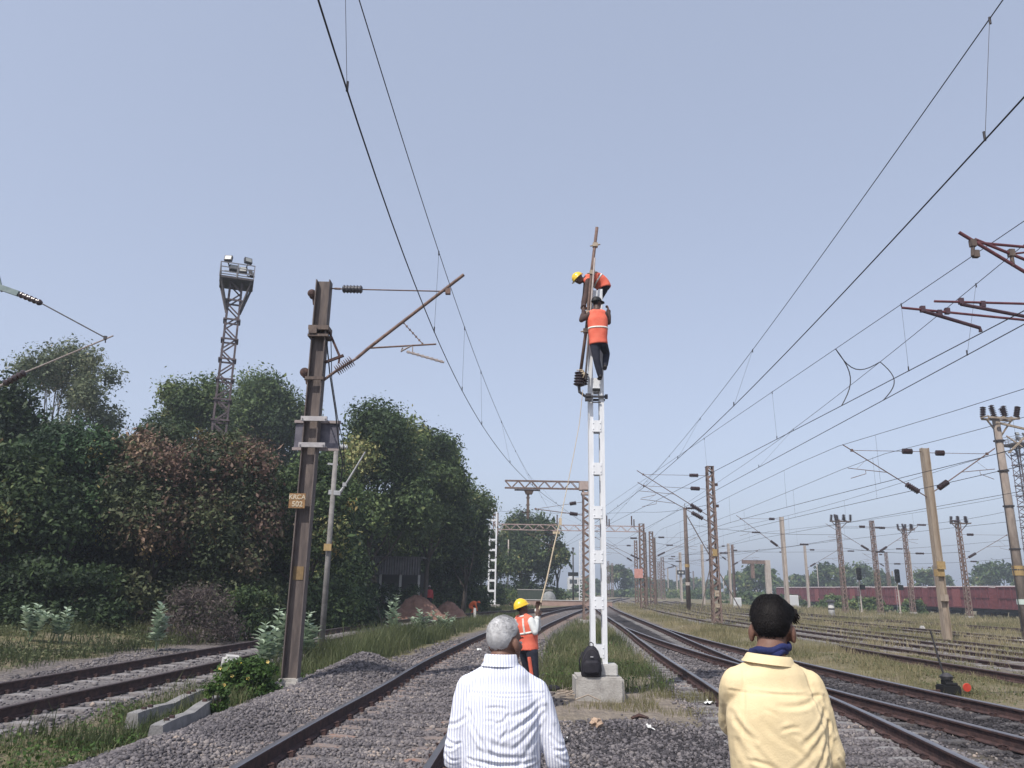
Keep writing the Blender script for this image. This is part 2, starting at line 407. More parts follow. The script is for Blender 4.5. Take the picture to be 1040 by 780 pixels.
def make_ground():
    xs = axis_lines([(-900, -100, 80), (-100, -30, 5), (-30, -11, .5), (-11, 11, .09), (11, 34, .3), (34, 130, 4), (130, 1000, 60)])
    ys = axis_lines([(-60, 0, 10), (0, 6, .5), (6, 20, .08), (20, 45, .22), (45, 110, 1), (110, 320, 8), (320, 1600, 80)])
    X, Y = np.meshgrid(xs, ys); x = X.ravel(); y = Y.ravel()
    z = ground_z(x, y)
    far = np.hypot(x, y) > 200
    z[far] = 0
    n, m = len(ys), len(xs)
    i = np.arange(n - 1)[:, None] * m + np.arange(m - 1)[None, :]
    quads = np.stack([i, i + 1, i + m + 1, i + m], -1).reshape(-1, 4)
    b, g, p, o_, s = masks(x, y)
    ob = np_mesh('ground', np.stack([x, y, z], 1), 4, None, tris=quads, smooth=True)
    for nme, val in (('ballast', b), ('grass', g), ('pale', p), ('oil', o_), ('soil', s)):
        a = ob.data.attributes.new(nme, 'FLOAT', 'POINT'); a.data.foreach_set('value', val.astype(np.float32))
    m_ = bpy.data.materials.new('yard_ground'); m_.use_nodes = True
    nt = m_.node_tree; bs = nt.nodes['Principled BSDF']; bs.inputs['Roughness'].default_value = .95; bs.inputs['Specular IOR Level'].default_value = .15
    tc = nd(nt, 'ShaderNodeTexCoord')
    def noise(sc, det=6, rough=.6):
        q = nd(nt, 'ShaderNodeTexNoise'); q.inputs['Scale'].default_value = sc; q.inputs['Detail'].default_value = det; q.inputs['Roughness'].default_value = rough
        nt.links.new(tc.outputs['Object'], q.inputs['Vector']); return q.outputs['Fac']
    def ramp(fac, els):
        cr = nd(nt, 'ShaderNodeValToRGB'); e = cr.color_ramp.elements
        while len(e) < len(els): e.new(.5)
        for q, (pp, c) in zip(e, els): q.position = pp; q.color = (*c, 1)
        nt.links.new(fac, cr.inputs[0]); return cr.outputs[0]
    def mix(fac, a, b_):
        q = nd(nt, 'ShaderNodeMix', data_type='RGBA'); nt.links.new(fac, q.inputs['Factor']); nt.links.new(a, q.inputs['A']); nt.links.new(b_, q.inputs['B']); return q.outputs['Result']
    def attr(nm): 
        q = nd(nt, 'ShaderNodeAttribute', attribute_name=nm); return q.outputs['Fac']
    vor = nd(nt, 'ShaderNodeTexVoronoi'); vor.inputs['Scale'].default_value = 16; nt.links.new(tc.outputs['Object'], vor.inputs['Vector'])
    vsep = nd(nt, 'ShaderNodeSeparateColor'); nt.links.new(vor.outputs['Color'], vsep.inputs[0])
    stone = ramp(vsep.outputs[0], [(0, (.07, .065, .07)), (.5, (.13, .12, .125)), (.85, (.19, .17, .17)), (1, (.26, .22, .2))])
    dust = ramp(noise(1.1), [(.3, (.13, .115, .11)), (.55, (.17, .15, .14)), (.75, (.22, .175, .15))])
    mxs = nd(nt, 'ShaderNodeMath', operation='MULTIPLY'); mxs.inputs[1].default_value = .55
    nt.links.new(noise(2.3), mxs.inputs[0])
    ball = mix(mxs.outputs[0], stone, dust)
    earth = ramp(noise(3.0), [(.3, (.14, .115, .09)), (.5, (.20, .165, .125)), (.7, (.27, .225, .17))])
    gr = ramp(noise(.55), [(.3, (.10, .10, .05)), (.48, (.17, .15, .085)), (.62, (.235, .20, .125))])
    gr2 = ramp(noise(7.0), [(.3, (.075, .08, .038)), (.55, (.19, .165, .095)), (.72, (.27, .225, .145))])
    hm = nd(nt, 'ShaderNodeMath', operation='MULTIPLY'); hm.inputs[1].default_value = .5; hm.inputs[0].default_value = 1
    g3 = nd(nt, 'ShaderNodeMix', data_type='RGBA'); g3.inputs['Factor'].default_value = .5
    nt.links.new(gr, g3.inputs['A']); nt.links.new(gr2, g3.inputs['B'])
    col = mix(attr('grass'), earth, g3.outputs['Result'])
    sandy = ramp(noise(5.0), [(.3, (.17, .145, .125)), (.6, (.26, .22, .18)), (.75, (.33, .28, .22))])
    col = mix(attr('soil'), col, sandy)
    col = mix(attr('ballast'), col, ball)
    pl = ramp(noise(4.0), [(.3, (.125, .117, .12)), (.6, (.19, .175, .172))])
    pm = nd(nt, 'ShaderNodeMath', operation='MULTIPLY'); pm.inputs[1].default_value = .75; nt.links.new(attr('pale'), pm.inputs[0])
    col = mix(pm.outputs[0], col, pl)
    om = nd(nt, 'ShaderNodeMath', operation='MULTIPLY'); nt.links.new(attr('oil'), om.inputs[0]); nt.links.new(ramp(noise(1.7), [(.3, (.5, .5, .5)), (.55, (1, 1, 1))]), om.inputs[1])
    blk = ramp(noise(6), [(.3, (.014, .013, .015)), (.7, (.045, .04, .043))])
    col = mix(om.outputs[0], col, blk)
    nt.links.new(col, bs.inputs['Base Color'])
    bp = nd(nt, 'ShaderNodeBump'); bp.inputs['Strength'].default_value = .9; bp.inputs['Distance'].default_value = .05
    ad = nd(nt, 'ShaderNodeMath', operation='MULTIPLY_ADD'); ad.inputs[1].default_value = -.7
    nt.links.new(vor.outputs['Distance'], ad.inputs[0]); nt.links.new(noise(14), ad.inputs[2])
    nt.links.new(ad.outputs[0], bp.inputs['Height']); nt.links.new(bp.outputs[0], bs.inputs['Normal'])
    ob.data.materials.append(m_)
    ob['kind'] = 'structure'
    return ob
make_ground()

# ------------------------------------------------------------------ rails and sleepers
RZ = 0.015        # top of the sleepers
PROF = [(-.075, 0), (.075, 0), (.075, .012), (.012, .03), (.010, .125), (.036, .138), (.036, .162), (.026, .172), (-.026, .172), (-.036, .162), (-.036, .138), (-.010, .125), (-.012, .03), (-.075, .012)]
def frames(c):
    t = np.gradient(c, axis=0); t /= np.linalg.norm(t, axis=1)[:, None]
    return t, np.stack([t[:, 1], -t[:, 0]], 1)

def rail_strip(c, off, y0, y1, z=RZ):
    t, nrm = frames(c)
    p = c + nrm * off
    k = (p[:, 1] >= y0) & (p[:, 1] <= y1); p = p[k]; nr = nrm[k]
    P = len(PROF); vs = []
    for q, n in zip(p, nr):
        for (a, h) in PROF: vs.append((q[0] + n[0] * a, q[1] + n[1] * a, z + h))
    fs = []; mi = []
    for i in range(len(p) - 1):
        for k in range(P):
            k2 = (k + 1) % P
            fs.append((i * P + k, (i + 1) * P + k, (i + 1) * P + k2, i * P + k2)); mi.append(1 if k in (6, 7, 8) else 0)
    fs.append(tuple(range(P))); mi.append(0); fs.append(tuple((len(p) - 1) * P + k for k in range(P))[::-1]); mi.append(0)
    mb = MB(); mb.v = vs; mb.f = fs; mb.m = mi
    return mb

def sleeper_mesh(m1, m2):
    """prestressed concrete sleeper, dipped in the middle, with rail pads and clips"""
    mb = MB()
    prof = [(-1.37, .0, .12), (-1.3, .0, .125), (-.55, 0, .12), (-.35, -.025, .105), (.35, -.025, .105), (.55, 0, .12), (1.3, .0, .125), (1.37, .0, .12)]
    vs = []
    for (x, dz, w) in prof:
        vs += [(x, -w, -.18), (x, w, -.18), (x, w * .75, RZ + dz - .003), (x, -w * .75, RZ + dz - .003)]
    fs = [(0, 1, 2, 3), tuple(len(vs) - 4 + k for k in (3, 2, 1, 0))]
    for i in range(len(prof) - 1):
        for k in range(4):
            k2 = (k + 1) % 4
            fs.append((i * 4 + k, (i + 1) * 4 + k, (i + 1) * 4 + k2, i * 4 + k2))
    mb.add(vs, fs, 0)
    for s in (-1, 1):
        for e in (-1, 1):
            cx = s * GAUGE / 2 + e * .115
            mb.box((cx, 0, RZ + .018), (.05, .10, .045), m=1)
            mb.tube([(cx - e * .045, -.05, RZ + .04), (cx + e * .02, -.045, RZ + .06), (cx + e * .03, .01, RZ + .045), (cx - e * .045, .045, RZ + .045)], .011, 6, m=1)
    o = mb.build('sleeper', [m1, m2])
    return o

def track(key, label, y0, y1, sl=None, sy=(0, 0), top=RAILTOP, zoff=0.0, sink=0.0, sp=.62, jitter=.0):
    c = TRK[key]; loc = (float(xc(key, 14)), 14, zoff)
    root = thing('railway_track', label, 'railway track', loc, group='railway tracks in the yard')
    for off in (-GAUGE / 2, GAUGE / 2):
        rail_strip(c, off, y0, y1, z=RZ + sink).build('rail', [RAILSIDE, top], root, world=False)
        o = children_of(root)[-1]
        for v in o.data.vertices: v.co = (v.co.x - loc[0], v.co.y - loc[1], v.co.z)
    if sl is None: return root
    t, nrm = frames(c)
    seg = np.r_[0, np.cumsum(np.linalg.norm(np.diff(c, axis=0), axis=1))]
    proto = None; cnt = 0
    for s in np.arange(0, seg[-1], sp):
        x = np.interp(s, seg, c[:, 0]); y = np.interp(s, seg, c[:, 1])
        if y < sy[0] or y > sy[1] or cnt >= 99: continue
        tx = np.interp(s, seg, t[:, 0]); ty = np.interp(s, seg, t[:, 1])
        if proto is None:
            proto = sleeper_mesh(*sl); o = proto
        else:
            o = proto.copy(); COL.objects.link(o)
        adopt(o, root); cnt += 1
        o.location = (x - loc[0], y - loc[1], rnd.uniform(-.006, .004)); o.rotation_euler = (0, 0, math.atan2(-tx, ty) + rnd.uniform(-.015, .015))
    return root

track('main', 'track curving away to the right beside the grey haired person', 1.5, 190, (SLEEP, RAILSIDE), (5, 62))
track('left', 'track with pale dusty sleepers running past the dark trees at far left', 1.5, 99, (SLEEPP, RAILSIDE), (7, 60), RAILTOPD)
track('right', 'track with grey sleepers just right of the white mast, passing behind the yellow shirt', 1.5, 210, (SLEEPG, RAILSIDE), (5, 62))
track('turnout', 'diverging oily black turnout track beside the red disc point lever', 1.5, 37.2, (mat('oily_sleeper', (.06, .056, .058), (.13, .12, .118), 5, .85, 0, .4), RAILSIDE), (6, 21), zoff=.004)
track('yard1', 'nearest rusty yard track crossing the dry grass at right', 8, 148, (SLEEPG, RAILSIDE), (18, 60), RAILTOPD, sink=-.075)
track('yard2', 'second rusty yard track beyond the dry grass, passing the tan mast', 8, 148, (SLEEPG, RAILSIDE), (22, 66), RAILTOPD, sink=-.075)
track('yard3', 'third rusty yard track passing behind the tan mast', 8, 148, (SLEEPG, RAILSIDE), (28, 80), RAILTOPD, sink=-.075)
track('yard4', 'farthest rusty yard track before the maroon wagons', 8, 148, (SLEEPG, RAILSIDE), (36, 90), RAILTOPD, sink=-.075)

# an old rail lying overgrown in the verge
c = curve([(10.9, 15), (10.75, 19), (10.6, 24), (10.8, 27)])
o = rail_strip(c, 0, 15.2, 26.5, z=.06).build('abandoned_rail', [RAILSIDE, RAILTOPD]); tag(o, 'single rusty rail half buried in the dry grass behind the point lever', 'rail')

# check rails and frog of the turnout: part of the turnout, lying along the crossing
# ------------------------------------------------------------------ ballast stones
SEG = {k: np.r_[0, np.cumsum(np.linalg.norm(np.diff(c, axis=0), axis=1))] for k, c in TRK.items()}
def on_sleeper(x, y, half=.12):
    out = np.zeros(len(x), bool)
    for k in ('main', 'right', 'left'):
        c = TRK[k]; s = np.interp(y, c[:, 1], SEG[k]); ph = (s + .31) % .62 - .31
        out |= (np.abs(ph) < half) & (np.abs(x - xc(k, y)) < 1.36)
    return out

def stones(name, label, boxes, mats_, zsink=.35, sel=None):
    ico = bmesh.new(); bmesh.ops.create_icosphere(ico, subdivisions=1, radius=1.0)
    iv = np.array([v.co[:] for v in ico.verts]); ico.verts.index_update()
    jf = np.array([[v.index for v in f.verts] for f in ico.faces]); ico.free()
    P = []; Rr = []
    for (x0, x1, y0, y1, dens, r0, r1) in boxes:
        n = int((x1 - x0) * (y1 - y0) * dens)
        x = nrg.uniform(x0, x1, n); y = nrg.uniform(y0, y1, n)
        b = masks(x, y)[0]
        dmin = np.minimum.reduce([np.abs(dist_trk(k, x, y) - GAUGE / 2) for k in ('main', 'right', 'turnout', 'left')])
        k = (nrg.random(n) < b) & (dmin > .085) & (~on_sleeper(x, y) | (nrg.random(n) < .16))
        if sel is not None: k &= sel(x, y)
        k &= ~((dist_trk('left', x, y) < 1.4) & (nrg.random(n) < .65))
        # keep the sleeper ends mostly clear
        P.append(np.stack([x[k], y[k]], 1)); Rr.append(nrg.uniform(r0, r1, k.sum()) * (1 + .5 * (nrg.random(k.sum()) > .93)))
    P = np.concatenate(P); r = np.concatenate(Rr); n = len(P)
    z = ground_z(P[:, 0], P[:, 1])
    q = nrg.normal(size=(n, 4)); q /= np.linalg.norm(q, axis=1)[:, None]
    w, a, b, c = q.T
    Rm = np.stack([1 - 2 * (b * b + c * c), 2 * (a * b - c * w), 2 * (a * c + b * w), 2 * (a * b + c * w), 1 - 2 * (a * a + c * c), 2 * (b * c - a * w), 2 * (a * c - b * w), 2 * (b * c + a * w), 1 - 2 * (a * a + b * b)], 1).reshape(n, 3, 3)
    sc = nrg.uniform(.6, 1.25, (n, 1, 3))
    jit = nrg.uniform(.6, 1.25, (n, len(iv), 1))
    v = iv[None] * jit * sc
    v = np.einsum('nij,nkj->nki', Rm, v) * r[:, None, None]
    v[:, :, 2] *= .85
    v += np.stack([P[:, 0], P[:, 1], z + r * zsink], 1)[:, None, :]
    tris = (jf[None] + (np.arange(n) * len(iv))[:, None, None]).reshape(-1, 3)
    rl = np.minimum.reduce([np.abs(dist_trk(k, P[:, 0], P[:, 1]) - GAUGE / 2) for k in ('main', 'right')])
    tt = nrg.random(n) * .8 + .5 * (vnoise(P[:, 0], P[:, 1], .7, 12) - .4) + .22 * np.exp(-(rl / .3) ** 2) * nrg.random(n)
    tint = np.repeat(np.clip(tt, 0, 1), len(jf))
    o = np_mesh(name, v.reshape(-1, 3), 3, mats_, tint=tint, tris=tris)
    tag(o, label, 'ballast', kind='stuff'); return o
STONE = leafmat('ballast_stone', [(0, (.065, .06, .065)), (.4, (.125, .113, .12)), (.75, (.185, .168, .17)), (.94, (.25, .22, .205)), (1, (.33, .27, .23))], trans=0.0, rough=.95)
DSTONE = leafmat('dark_ballast_stone', [(0, (.026, .024, .027)), (.5, (.05, .046, .05)), (.85, (.085, .078, .083)), (1, (.18, .155, .14))], trans=0.0, rough=.95)
SPL = nrg.random(4096)
hsh = lambda x, y: SPL[(np.floor(x * 997).astype(int) * 31 + np.floor(y * 991).astype(int)) % 4096]
dark = lambda x, y: masks(x, y)[3] > .27 + .52 * hsh(x, y)
light = lambda x, y: ~dark(x, y)
BX = [(-5.2, 5.2, 6.3, 10.5, 1000, .012, .028), (-5.2, 5.5, 10.5, 14, 680, .014, .030), (-5, 8.5, 14, 19.5, 300, .018, .036), (5.2, 9.5, 7, 14, 330, .015, .031),
    (-4, 8.5, 19.5, 30, 90, .022, .045), (-9.5, -5.8, 9, 22, 150, .018, .036)]
stones('ballast', 'loose grey ballast stones around the near tracks', BX, STONE, sel=light)
stones('ballast', 'dark oily ballast stones on the foreground apron and in the black turnout', BX[:4], DSTONE, sel=dark)
# ------------------------------------------------------------------ overhead line hardware
def fins(mb, p, q, r, n, core=.45, seg=12, m=None):
    """ribbed insulator between two points"""
    p = V(p); q = V(q); L = (q - p).length; prof = [(r * core * .8, 0)]
    for i in range(n):
        a = L * (i + .15) / n; b = L * (i + .85) / n
        prof += [(r * core, a), (r, a + (b - a) * .35), (r, a + (b - a) * .6), (r * core, b)]
    prof.append((r * core * .8, L))
    mb.lathe(prof, p, q - p, seg, m); return mb

def lerp(a, b, t): return V(a) + (V(b) - V(a)) * t

def cantilever(root, d, base, reach, zs, zt, tm=TUBEB, im=INSUL, tr=.024, extra=.45, reg=True, tip_dz=0.0, arm_drop=1.25, n=8):
    """hinged bracket: stay tube on top, raking bracket tube, insulators, registration and steady arms.
    d = unit direction in plan, base = local point of the mast face at height 0"""
    d = V((d[0], d[1], 0)).normalized(); base = V(base)
    up = V((0, 0, 1))
    A = base + up * zs; Bp = base + up * zt; T = base + d * reach + up * (zs + tip_dz)
    # stay with insulator near the mast
    i0, i1 = lerp(A, T, .13), lerp(A, T, .27)
    MB().tube([A, lerp(A, T, .13)], tr * .6, n).tube([i1, T], tr * .5, n).build('stay_tube', tm, root, smooth=True)
    fins(MB(), i0, i1, .125, 7, .7).build('insulator', im, root)
    dirb = (T - Bp); e = T + dirb.normalized() * extra
    j0, j1 = lerp(Bp, T, .10), lerp(Bp, T, .27)
    MB().tube([Bp, j0], tr, n).tube([j1, e], tr, n).box(T, (.09, .09, .11)).build('bracket_tube', tm, root)
    fins(MB(), j0, j1, .13, 7, .7).build('insulator', im, root)
    if reg:
        R0 = lerp(Bp, T, .52); R1 = base + d * (reach + .25) + up * (R0.z + .16)
        MB().tube([R0, R1], tr * .62, n).tube([lerp(Bp, T, .8), lerp(R0, R1, .78)], tr * .22, 6).build('registration_arm', tm, root)
        S0 = lerp(R0, R1, .55) - up * .16; S1 = base + d * (reach + .15) + up * (R0.z - .28)
        MB().tube([lerp(R0, R1, .55), S0], tr * .4, 6).tube([S0, S1], tr * .55, n).build('steady_arm', tm, root)
    return T

def h_column(mb, h, w=.25, d=.2, tf=.016, z0=-.3):
    """H section: flanges face left and right, web faces the viewer"""
    for s in (-1, 1): mb.box((s * (w / 2 - tf / 2), 0, (h + z0) / 2), (tf, d, h - z0))
    mb.box((0, 0, (h + z0) / 2), (w - 2 * tf - .002, .014, h - z0))
    return mb

def lattice_column(mb, h, w0=.42, w1=.30, z0=-.2, leg=.085, pitch=.45, plates=False, d0=None, d1=None):
    d0 = d0 or w0; d1 = d1 or w1
    def cr(z):
        t = max(0, z) / h; return (w0 + (w1 - w0) * t) / 2, (d0 + (d1 - d0) * t) / 2
    for sx in (-1, 1):
        for sy in (-1, 1):
            a, b = cr(z0); c, e = cr(h)
            P = V((sx * a, sy * b, z0)); Q = V((sx * c, sy * e, h))
            mb.bar(P - V((sx * leg / 2, 0, 0)), Q - V((sx * leg / 2, 0, 0)), leg, .01, (0, 1, 0))
            mb.bar(P - V((0, sy * leg / 2, 0)), Q - V((0, sy * leg / 2, 0)), .01, leg, (0, 1, 0))
    n = int(h / (pitch * .8))
    for i in range(n):
        za, zb = h * i / n, h * (i + 1) / n
        a, b = cr(za); c, e = cr(zb); s = 1 if i % 2 else -1
        for sy in (-1, 1): mb.bar((-s * a, sy * (b + .006), za), (s * c, sy * (e + .006), zb), .085, .008, (0, 1, 0))
        for sx in (-1, 1): mb.bar((sx * (a + .006), -s * b, za), (sx * (c + .006), s * e, zb), .008, .085, (0, 1, 0))
    mb.box((0, 0, h + .01), (w1 + .04, d1 + .04, .02))
    return mb

def foundation(root, w=.7, h=.25, z=-.15):
    MB().bevbox((0, 0, z + h / 2), (w, w, h), .03).build('foundation', CONC, root)

def isolator_top(root, h, wid=1.5, m=RUST, n=4, big=1.0):
    """cross frame with a row of post insulators at a mast head"""
    mb = MB()
    for s in (-1, 1): mb.bar((-wid * .35, s * .22, h - .15), (wid * .65, s * .22, h - .15), .07, .09)
    for k in range(5): mb.bar((-wid * .35 + wid * k / 4, -.25, h - .09), (-wid * .35 + wid * k / 4, .25, h - .09), .07, .05)
    mb.bar((wid * .5, 0, h - .2), (.12, 0, h - 1.0), .06, .06).bar((-wid * .3, 0, h - .2), (-.12, 0, h - .7), .06, .06)
    
    mb.build('isolator_frame', m, root)
    for k in range(n):
        x = -wid * .3 + wid * .9 * k / (n - 1) + rnd.uniform(-.05, .05); s = -.2 if k % 2 else .2
        fins(MB(), (x, s, h - .06), (x + rnd.uniform(-.16, .16), s, h + .42 * big), .125 * big, 6, seg=10).build('insulator', INSUL, root)

GRP = 'overhead line masts across the yard'
def band(root, z, w, d, m=YELLOWP, hh=.3, name='painted_band', c=(0, 0)):
    MB().box((c[0], c[1], z), (w + .012, d + .012, hh)).build(name, m, root)

# ---- masts of the yard: (label, kind, top pixel, height, options)
def yard_mast(label, kind, px, py, h, cants=(), rz=0.0, w=.3, m=None, top=None, bands=(), base_y=None, name=None):
    p = athigh(px, py, h)
    nm = name or {'beam': 'beam_mast', 'lattice': 'lattice_mast', 'pole': 'round_mast'}[kind]
    root = thing(nm, label, 'mast', (p.x, p.y, float(ground_z(p.x, p.y)) if p.y < 60 else 0), rz, GRP)
    if kind == 'beam': h_column(MB(), h, w, w * .85).build('column', m or TANPOLE, root)
    elif kind == 'lattice': lattice_column(MB(), h, w * 1.25, w, pitch=.5).build('column', m or RUSTR, root)
    else: MB().tube([(0, 0, -.3), (0, 0, h)], [w / 2, w * .36], 14).build('column', m or GREYPOLE, root, smooth=True)
    foundation(root, w * 1.7, .2)
    for (dx, reach, zs, zt) in cants:
        cantilever(root, (dx, 0), (dx * w * .5, 0, 0), reach, zs, zt)
    if top: isolator_top(root, h, *top)
    for (z, hh, bm) in bands: band(root, z, w, w * .85, bm, hh)
    return root

# tan mast with two brackets
r = yard_mast('tan square mast with a bracket on either side, standing in the grass at right', 'beam', 938.5, 455, 8.0,
          [(-1, 3.0, 7.85, 5.9), (1, 2.55, 7.8, 6.1)], w=.30, bands=[(2.75, .28, YELLOWP)])
MB().box((.02, -.17, 3.05), (.34, .05, .32)).build('number_plate', YELLOWP, r)
MB().box((.0, -.14, 1.75), (.33, .06, .26)).build('clamp', TANPOLE, r)
# big pole at the right edge with isolator gear
r = yard_mast('thick grey brown pole with isolator switch gear on its head at the right edge', 'pole', 1011, 424, 9.9, w=.44, m=POLEBR, rz=.15)
isolator_top(r, 10.0, 1.6, TANPOLE, 6, 1.05)
MB().bar((-.25, -.3, 9.6), (1.5, -.3, 9.3), .09, .09).bar((.15, -.3, 8.2), (1.4, -.3, 9.2), .07, .07).bar((.2, -.25, 9.0), (.9, -.3, 8.5), .05, .05).build('bracket_frame', TANPOLE, r)
for z in (8.8, 7.4, 5.8, 3.9, 3.0): MB().lathe([(.235, 0), (.235, .06)], (0, 0, z - .03), n=14).build('clamp_band', DKSTEEL, r)
MB().lathe([(.232, 0), (.232, .42)], (0, 0, 2.75), n=16).build('painted_band', YELLOWP, r)
MB().lathe([(.236, 0), (.236, .22)], (0, 0, 1.52), n=16).build('number_plate', mat('pale_green_paint', (.42, .50, .46), (.5, .57, .52), 9, .7), r)
MB().tube([(-.27, -.1, 9.5), (-.27, -.05, 3.2), (-.24, 0, .4)], .02, 6).build('control_rod', DKSTEEL, r)
# red lattice mast with the two long brackets to the left
r = yard_mast('rusty lattice mast with long double brackets, just right of the guyed pole', 'lattice', 720.5, 474, 9.3,
          [(-1, 3.9, 8.75, 6.3)], w=.42, m=RUSTR)
p = [(-.2, -.25), ]
cantilever(r, (-1, -.25), (-.2, -.1, 0), 4.2, 7.9, 5.9)
MB().box((.0, -.28, 4.1), (.28, .04, .42)).build('number_plate', YELLOWP, r)
for z, hh in ((1.75, .34), (1.05, .22)): MB().box((0, -.275, z), (.26, .035, hh)).build('painted_plate', mat('chipped_yellow_white', (.2, .14, .09), (.46, .4, .32), 12, .8), r)
for z in (8.2, 6.9): MB().box((.33, 0, z), (.22, .16, .16)).build('wire_clamp', RUSTD, r)
# guyed solid mast
r = yard_mast('plain brown round mast with a pair of guy rods, left of the red lattice mast', 'pole', 695.5, 516, 9.8, w=.46, m=RUST)
MB().tube([(.1, 0, 9.2), (5.2, .5, 0)], .05, 6).tube([(3.1, .4, 7.2), (1.2, .2, 0)], .045, 6).build('guy_rod', RUST, r)
MB().tube([(0, 0, 9.8), (0, 0, 10.25)], .03, 6).build('spike', RUST, r)
for z, mm in ((4.1, YELLOWP), (2.4, PALEPOLE)): MB().lathe([(.24, 0), (.24, .3)], (0, 0, z), n=12).build('painted_band', mm, r)

yard_mast('pale square mast with a left bracket, standing behind the dark haired person', 'beam', 793.5, 525, 8.6, [(-1, 3.6, 8.4, 5.7)], w=.34, m=PALEPOLE)
yard_mast('lattice mast with isolators on its head, leftmost of the three so fitted', 'lattice', 850.5, 528, 9.2, [], top=(2.0, RUST, 6, 1.3), w=.36, m=RUSTR)
yard_mast('lattice mast with brackets both ways between two isolator masts', 'lattice', 885, 529, 9.2, [(-1, 4.2, 8.6, 6.0), (1, 4.2, 8.5, 5.9)], w=.36, m=RUSTR)
yard_mast('lattice mast with crossed isolators on its head beside the pale square mast', 'lattice', 918, 537, 9.2, [], top=(1.7, RUST, 5, 1.3), w=.38, m=RUSTR)
yard_mast('pale square mast leaning against the view of the crossed isolator mast', 'beam', 922.5, 560, 8.0, [], w=.36, m=PALEPOLE)
yard_mast('lattice mast with isolators on its head between the tan mast and the thick pole', 'lattice', 972.5, 530, 8.8, [(1, 4.4, 7.6, 5.2)], top=(1.8, RUST, 5, 1.3), w=.36, m=RUSTR)
yard_mast('slim far lattice mast seen left of the black signal head', 'lattice', 899.5, 561, 9.2, [(-1, 3.6, 8.8, 6.6)], w=.42, m=RUSTR)
yard_mast('left mast of the far pair with dark insulators, before the round tree', 'beam', 739.5, 552, 9.0, [(1, 4.2, 8.0, 5.6), (-1, 3.0, 8.6, 6.4)], w=.34, m=PALEPOLE)
yard_mast('right mast of the far pair with dark insulators, before the round tree', 'beam', 743.5, 553, 9.0, [], w=.34, m=RUSTR)
yard_mast('thin pale mast with a right bracket in front of the wagons left end', 'beam', 817, 554, 8.6, [(1, 4.6, 8.0, 5.4)], w=.3, m=PALEPOLE)
yard_mast('thin dark lattice mast close behind the thin pale mast', 'lattice', 820, 579, 6.3, [], w=.3, m=RUSTR)
yard_mast('slender grey lamp post against the trees above the wagons', 'pole', 829.5, 573, 7.5, [], w=.2, m=GREYPOLE, name='slender_post')
yard_mast('far lattice mast just left of the thin rusty one', 'lattice', 661, 540, 9.3, [(1, 5.5, 8.6, 6.0)], w=.5, m=RUSTR)
yard_mast('thin rusty beam mast paired with the far lattice mast', 'beam', 664, 546, 9.0, [], w=.4, m=RUST)
yard_mast('far red and white lattice mast, left of the two', 'lattice', 669, 571, 9.0, [], w=.6, m=RUSTR)
yard_mast('far red and white lattice mast, right of the two', 'lattice', 672.5, 566, 9.0, [(1, 8, 8.7, 6.5)], w=.6, m=RUSTR)
r = yard_mast('far pale mast carrying a small dark notice board', 'beam', 690.5, 561, 9.0, [(-1, 5.5, 8.2, 6.2)], w=.45, m=PALEPOLE)
MB().box((0, -.3, 5.3), (1.5, .06, .8)).build('notice_board', BLACKP, r)
MB().box((-.3, -.335, 5.3), (.35, .01, .3)).box((.3, -.335, 5.3), (.35, .01, .3)).build('board_marks', CONCL, r)
yard_mast('far pale mast behind the notice board mast', 'beam', 687, 576, 9.0, [], w=.45, m=PALEPOLE)
yard_mast('pale far mast between the guyed pole and the red lattice mast', 'beam', 712.5, 553, 8.8, [(1, 4.5, 8.3, 6.2)], w=.36, m=PALEPOLE)
yard_mast('lattice mast outside the right foot of the long portal', 'lattice', 645.5, 549, 8.6, [(-1, 3.9, 7.9, 5.6)], w=.4, m=RUSTR)
yard_mast('darker lattice mast inside the right foot of the long portal', 'lattice', 654.5, 541, 8.9, [(-1, 6.0, 8.2, 5.4)], w=.35, m=RUST)
yard_mast('far twin lattice mast behind the white mast, left one', 'lattice', 617.5, 570, 8.8, [], w=.5, m=RUSTR)
yard_mast('far twin lattice mast behind the white mast, right one', 'lattice', 621.5, 572, 8.8, [(1, 6, 8.4, 6.0)], w=.5, m=RUSTR)
r = yard_mast('dark slim mast with two boxes under the drop arm bracket, right of the far tree', 'pole', 582, 557, 8.2, [], w=.3, m=DKSTEEL, name='slim_mast')
MB().box((0, -.1, 4.2), (1.6, .3, .6)).build('equipment_box', BLACKP, r)
MB().box((0, 0, 8.2), (.35, .3, .3)).build('head_box', DKSTEEL, r)
yard_mast('slim white lattice mast between the dark slim mast and the boom gantry', 'lattice', 590, 549, 8.8, [], w=.5, m=WHITEM)
yard_mast('thin pale lamp pole before the round far tree', 'pole', 516.5, 548, 8.0, [], w=.22, m=PALEPOLE, name='slender_post')
yard_mast('thin far post left of the far pair of masts', 'pole', 734.5, 585, 6.5, [], w=.3, m=PALEPOLE, name='slender_post')

for px_, py_, hh_, k_, lb in ((678, 577, 8.8, 'beam', 'faint thin far mast left of the notice board mast'), (704, 580, 8.6, 'lattice', 'faint far lattice mast between the guyed pole and the red lattice mast'), (757, 577, 8.5, 'beam', 'faint thin far mast right of the far pair with dark insulators'),
      (767, 584, 8.3, 'beam', 'faint thin far mast under the distant pale gantry arm'), (860, 577, 8.5, 'lattice', 'faint thin far mast just right of the left isolator mast'), (906, 580, 8.4, 'beam', 'faint thin far mast left of the crossed isolator mast'), (948, 574, 8.6, 'lattice', 'faint thin far mast just right of the tan mast'), (634, 577, 8.7, 'lattice', 'faint far mast between the white mast and the long portal right foot')):
    yard_mast(lb, k_, px_, py_, hh_, [(-1, 4.0, hh_ - .5, hh_ - 2.6)], w=.34, m=PALEPOLE if k_ == 'beam' else RUSTR)
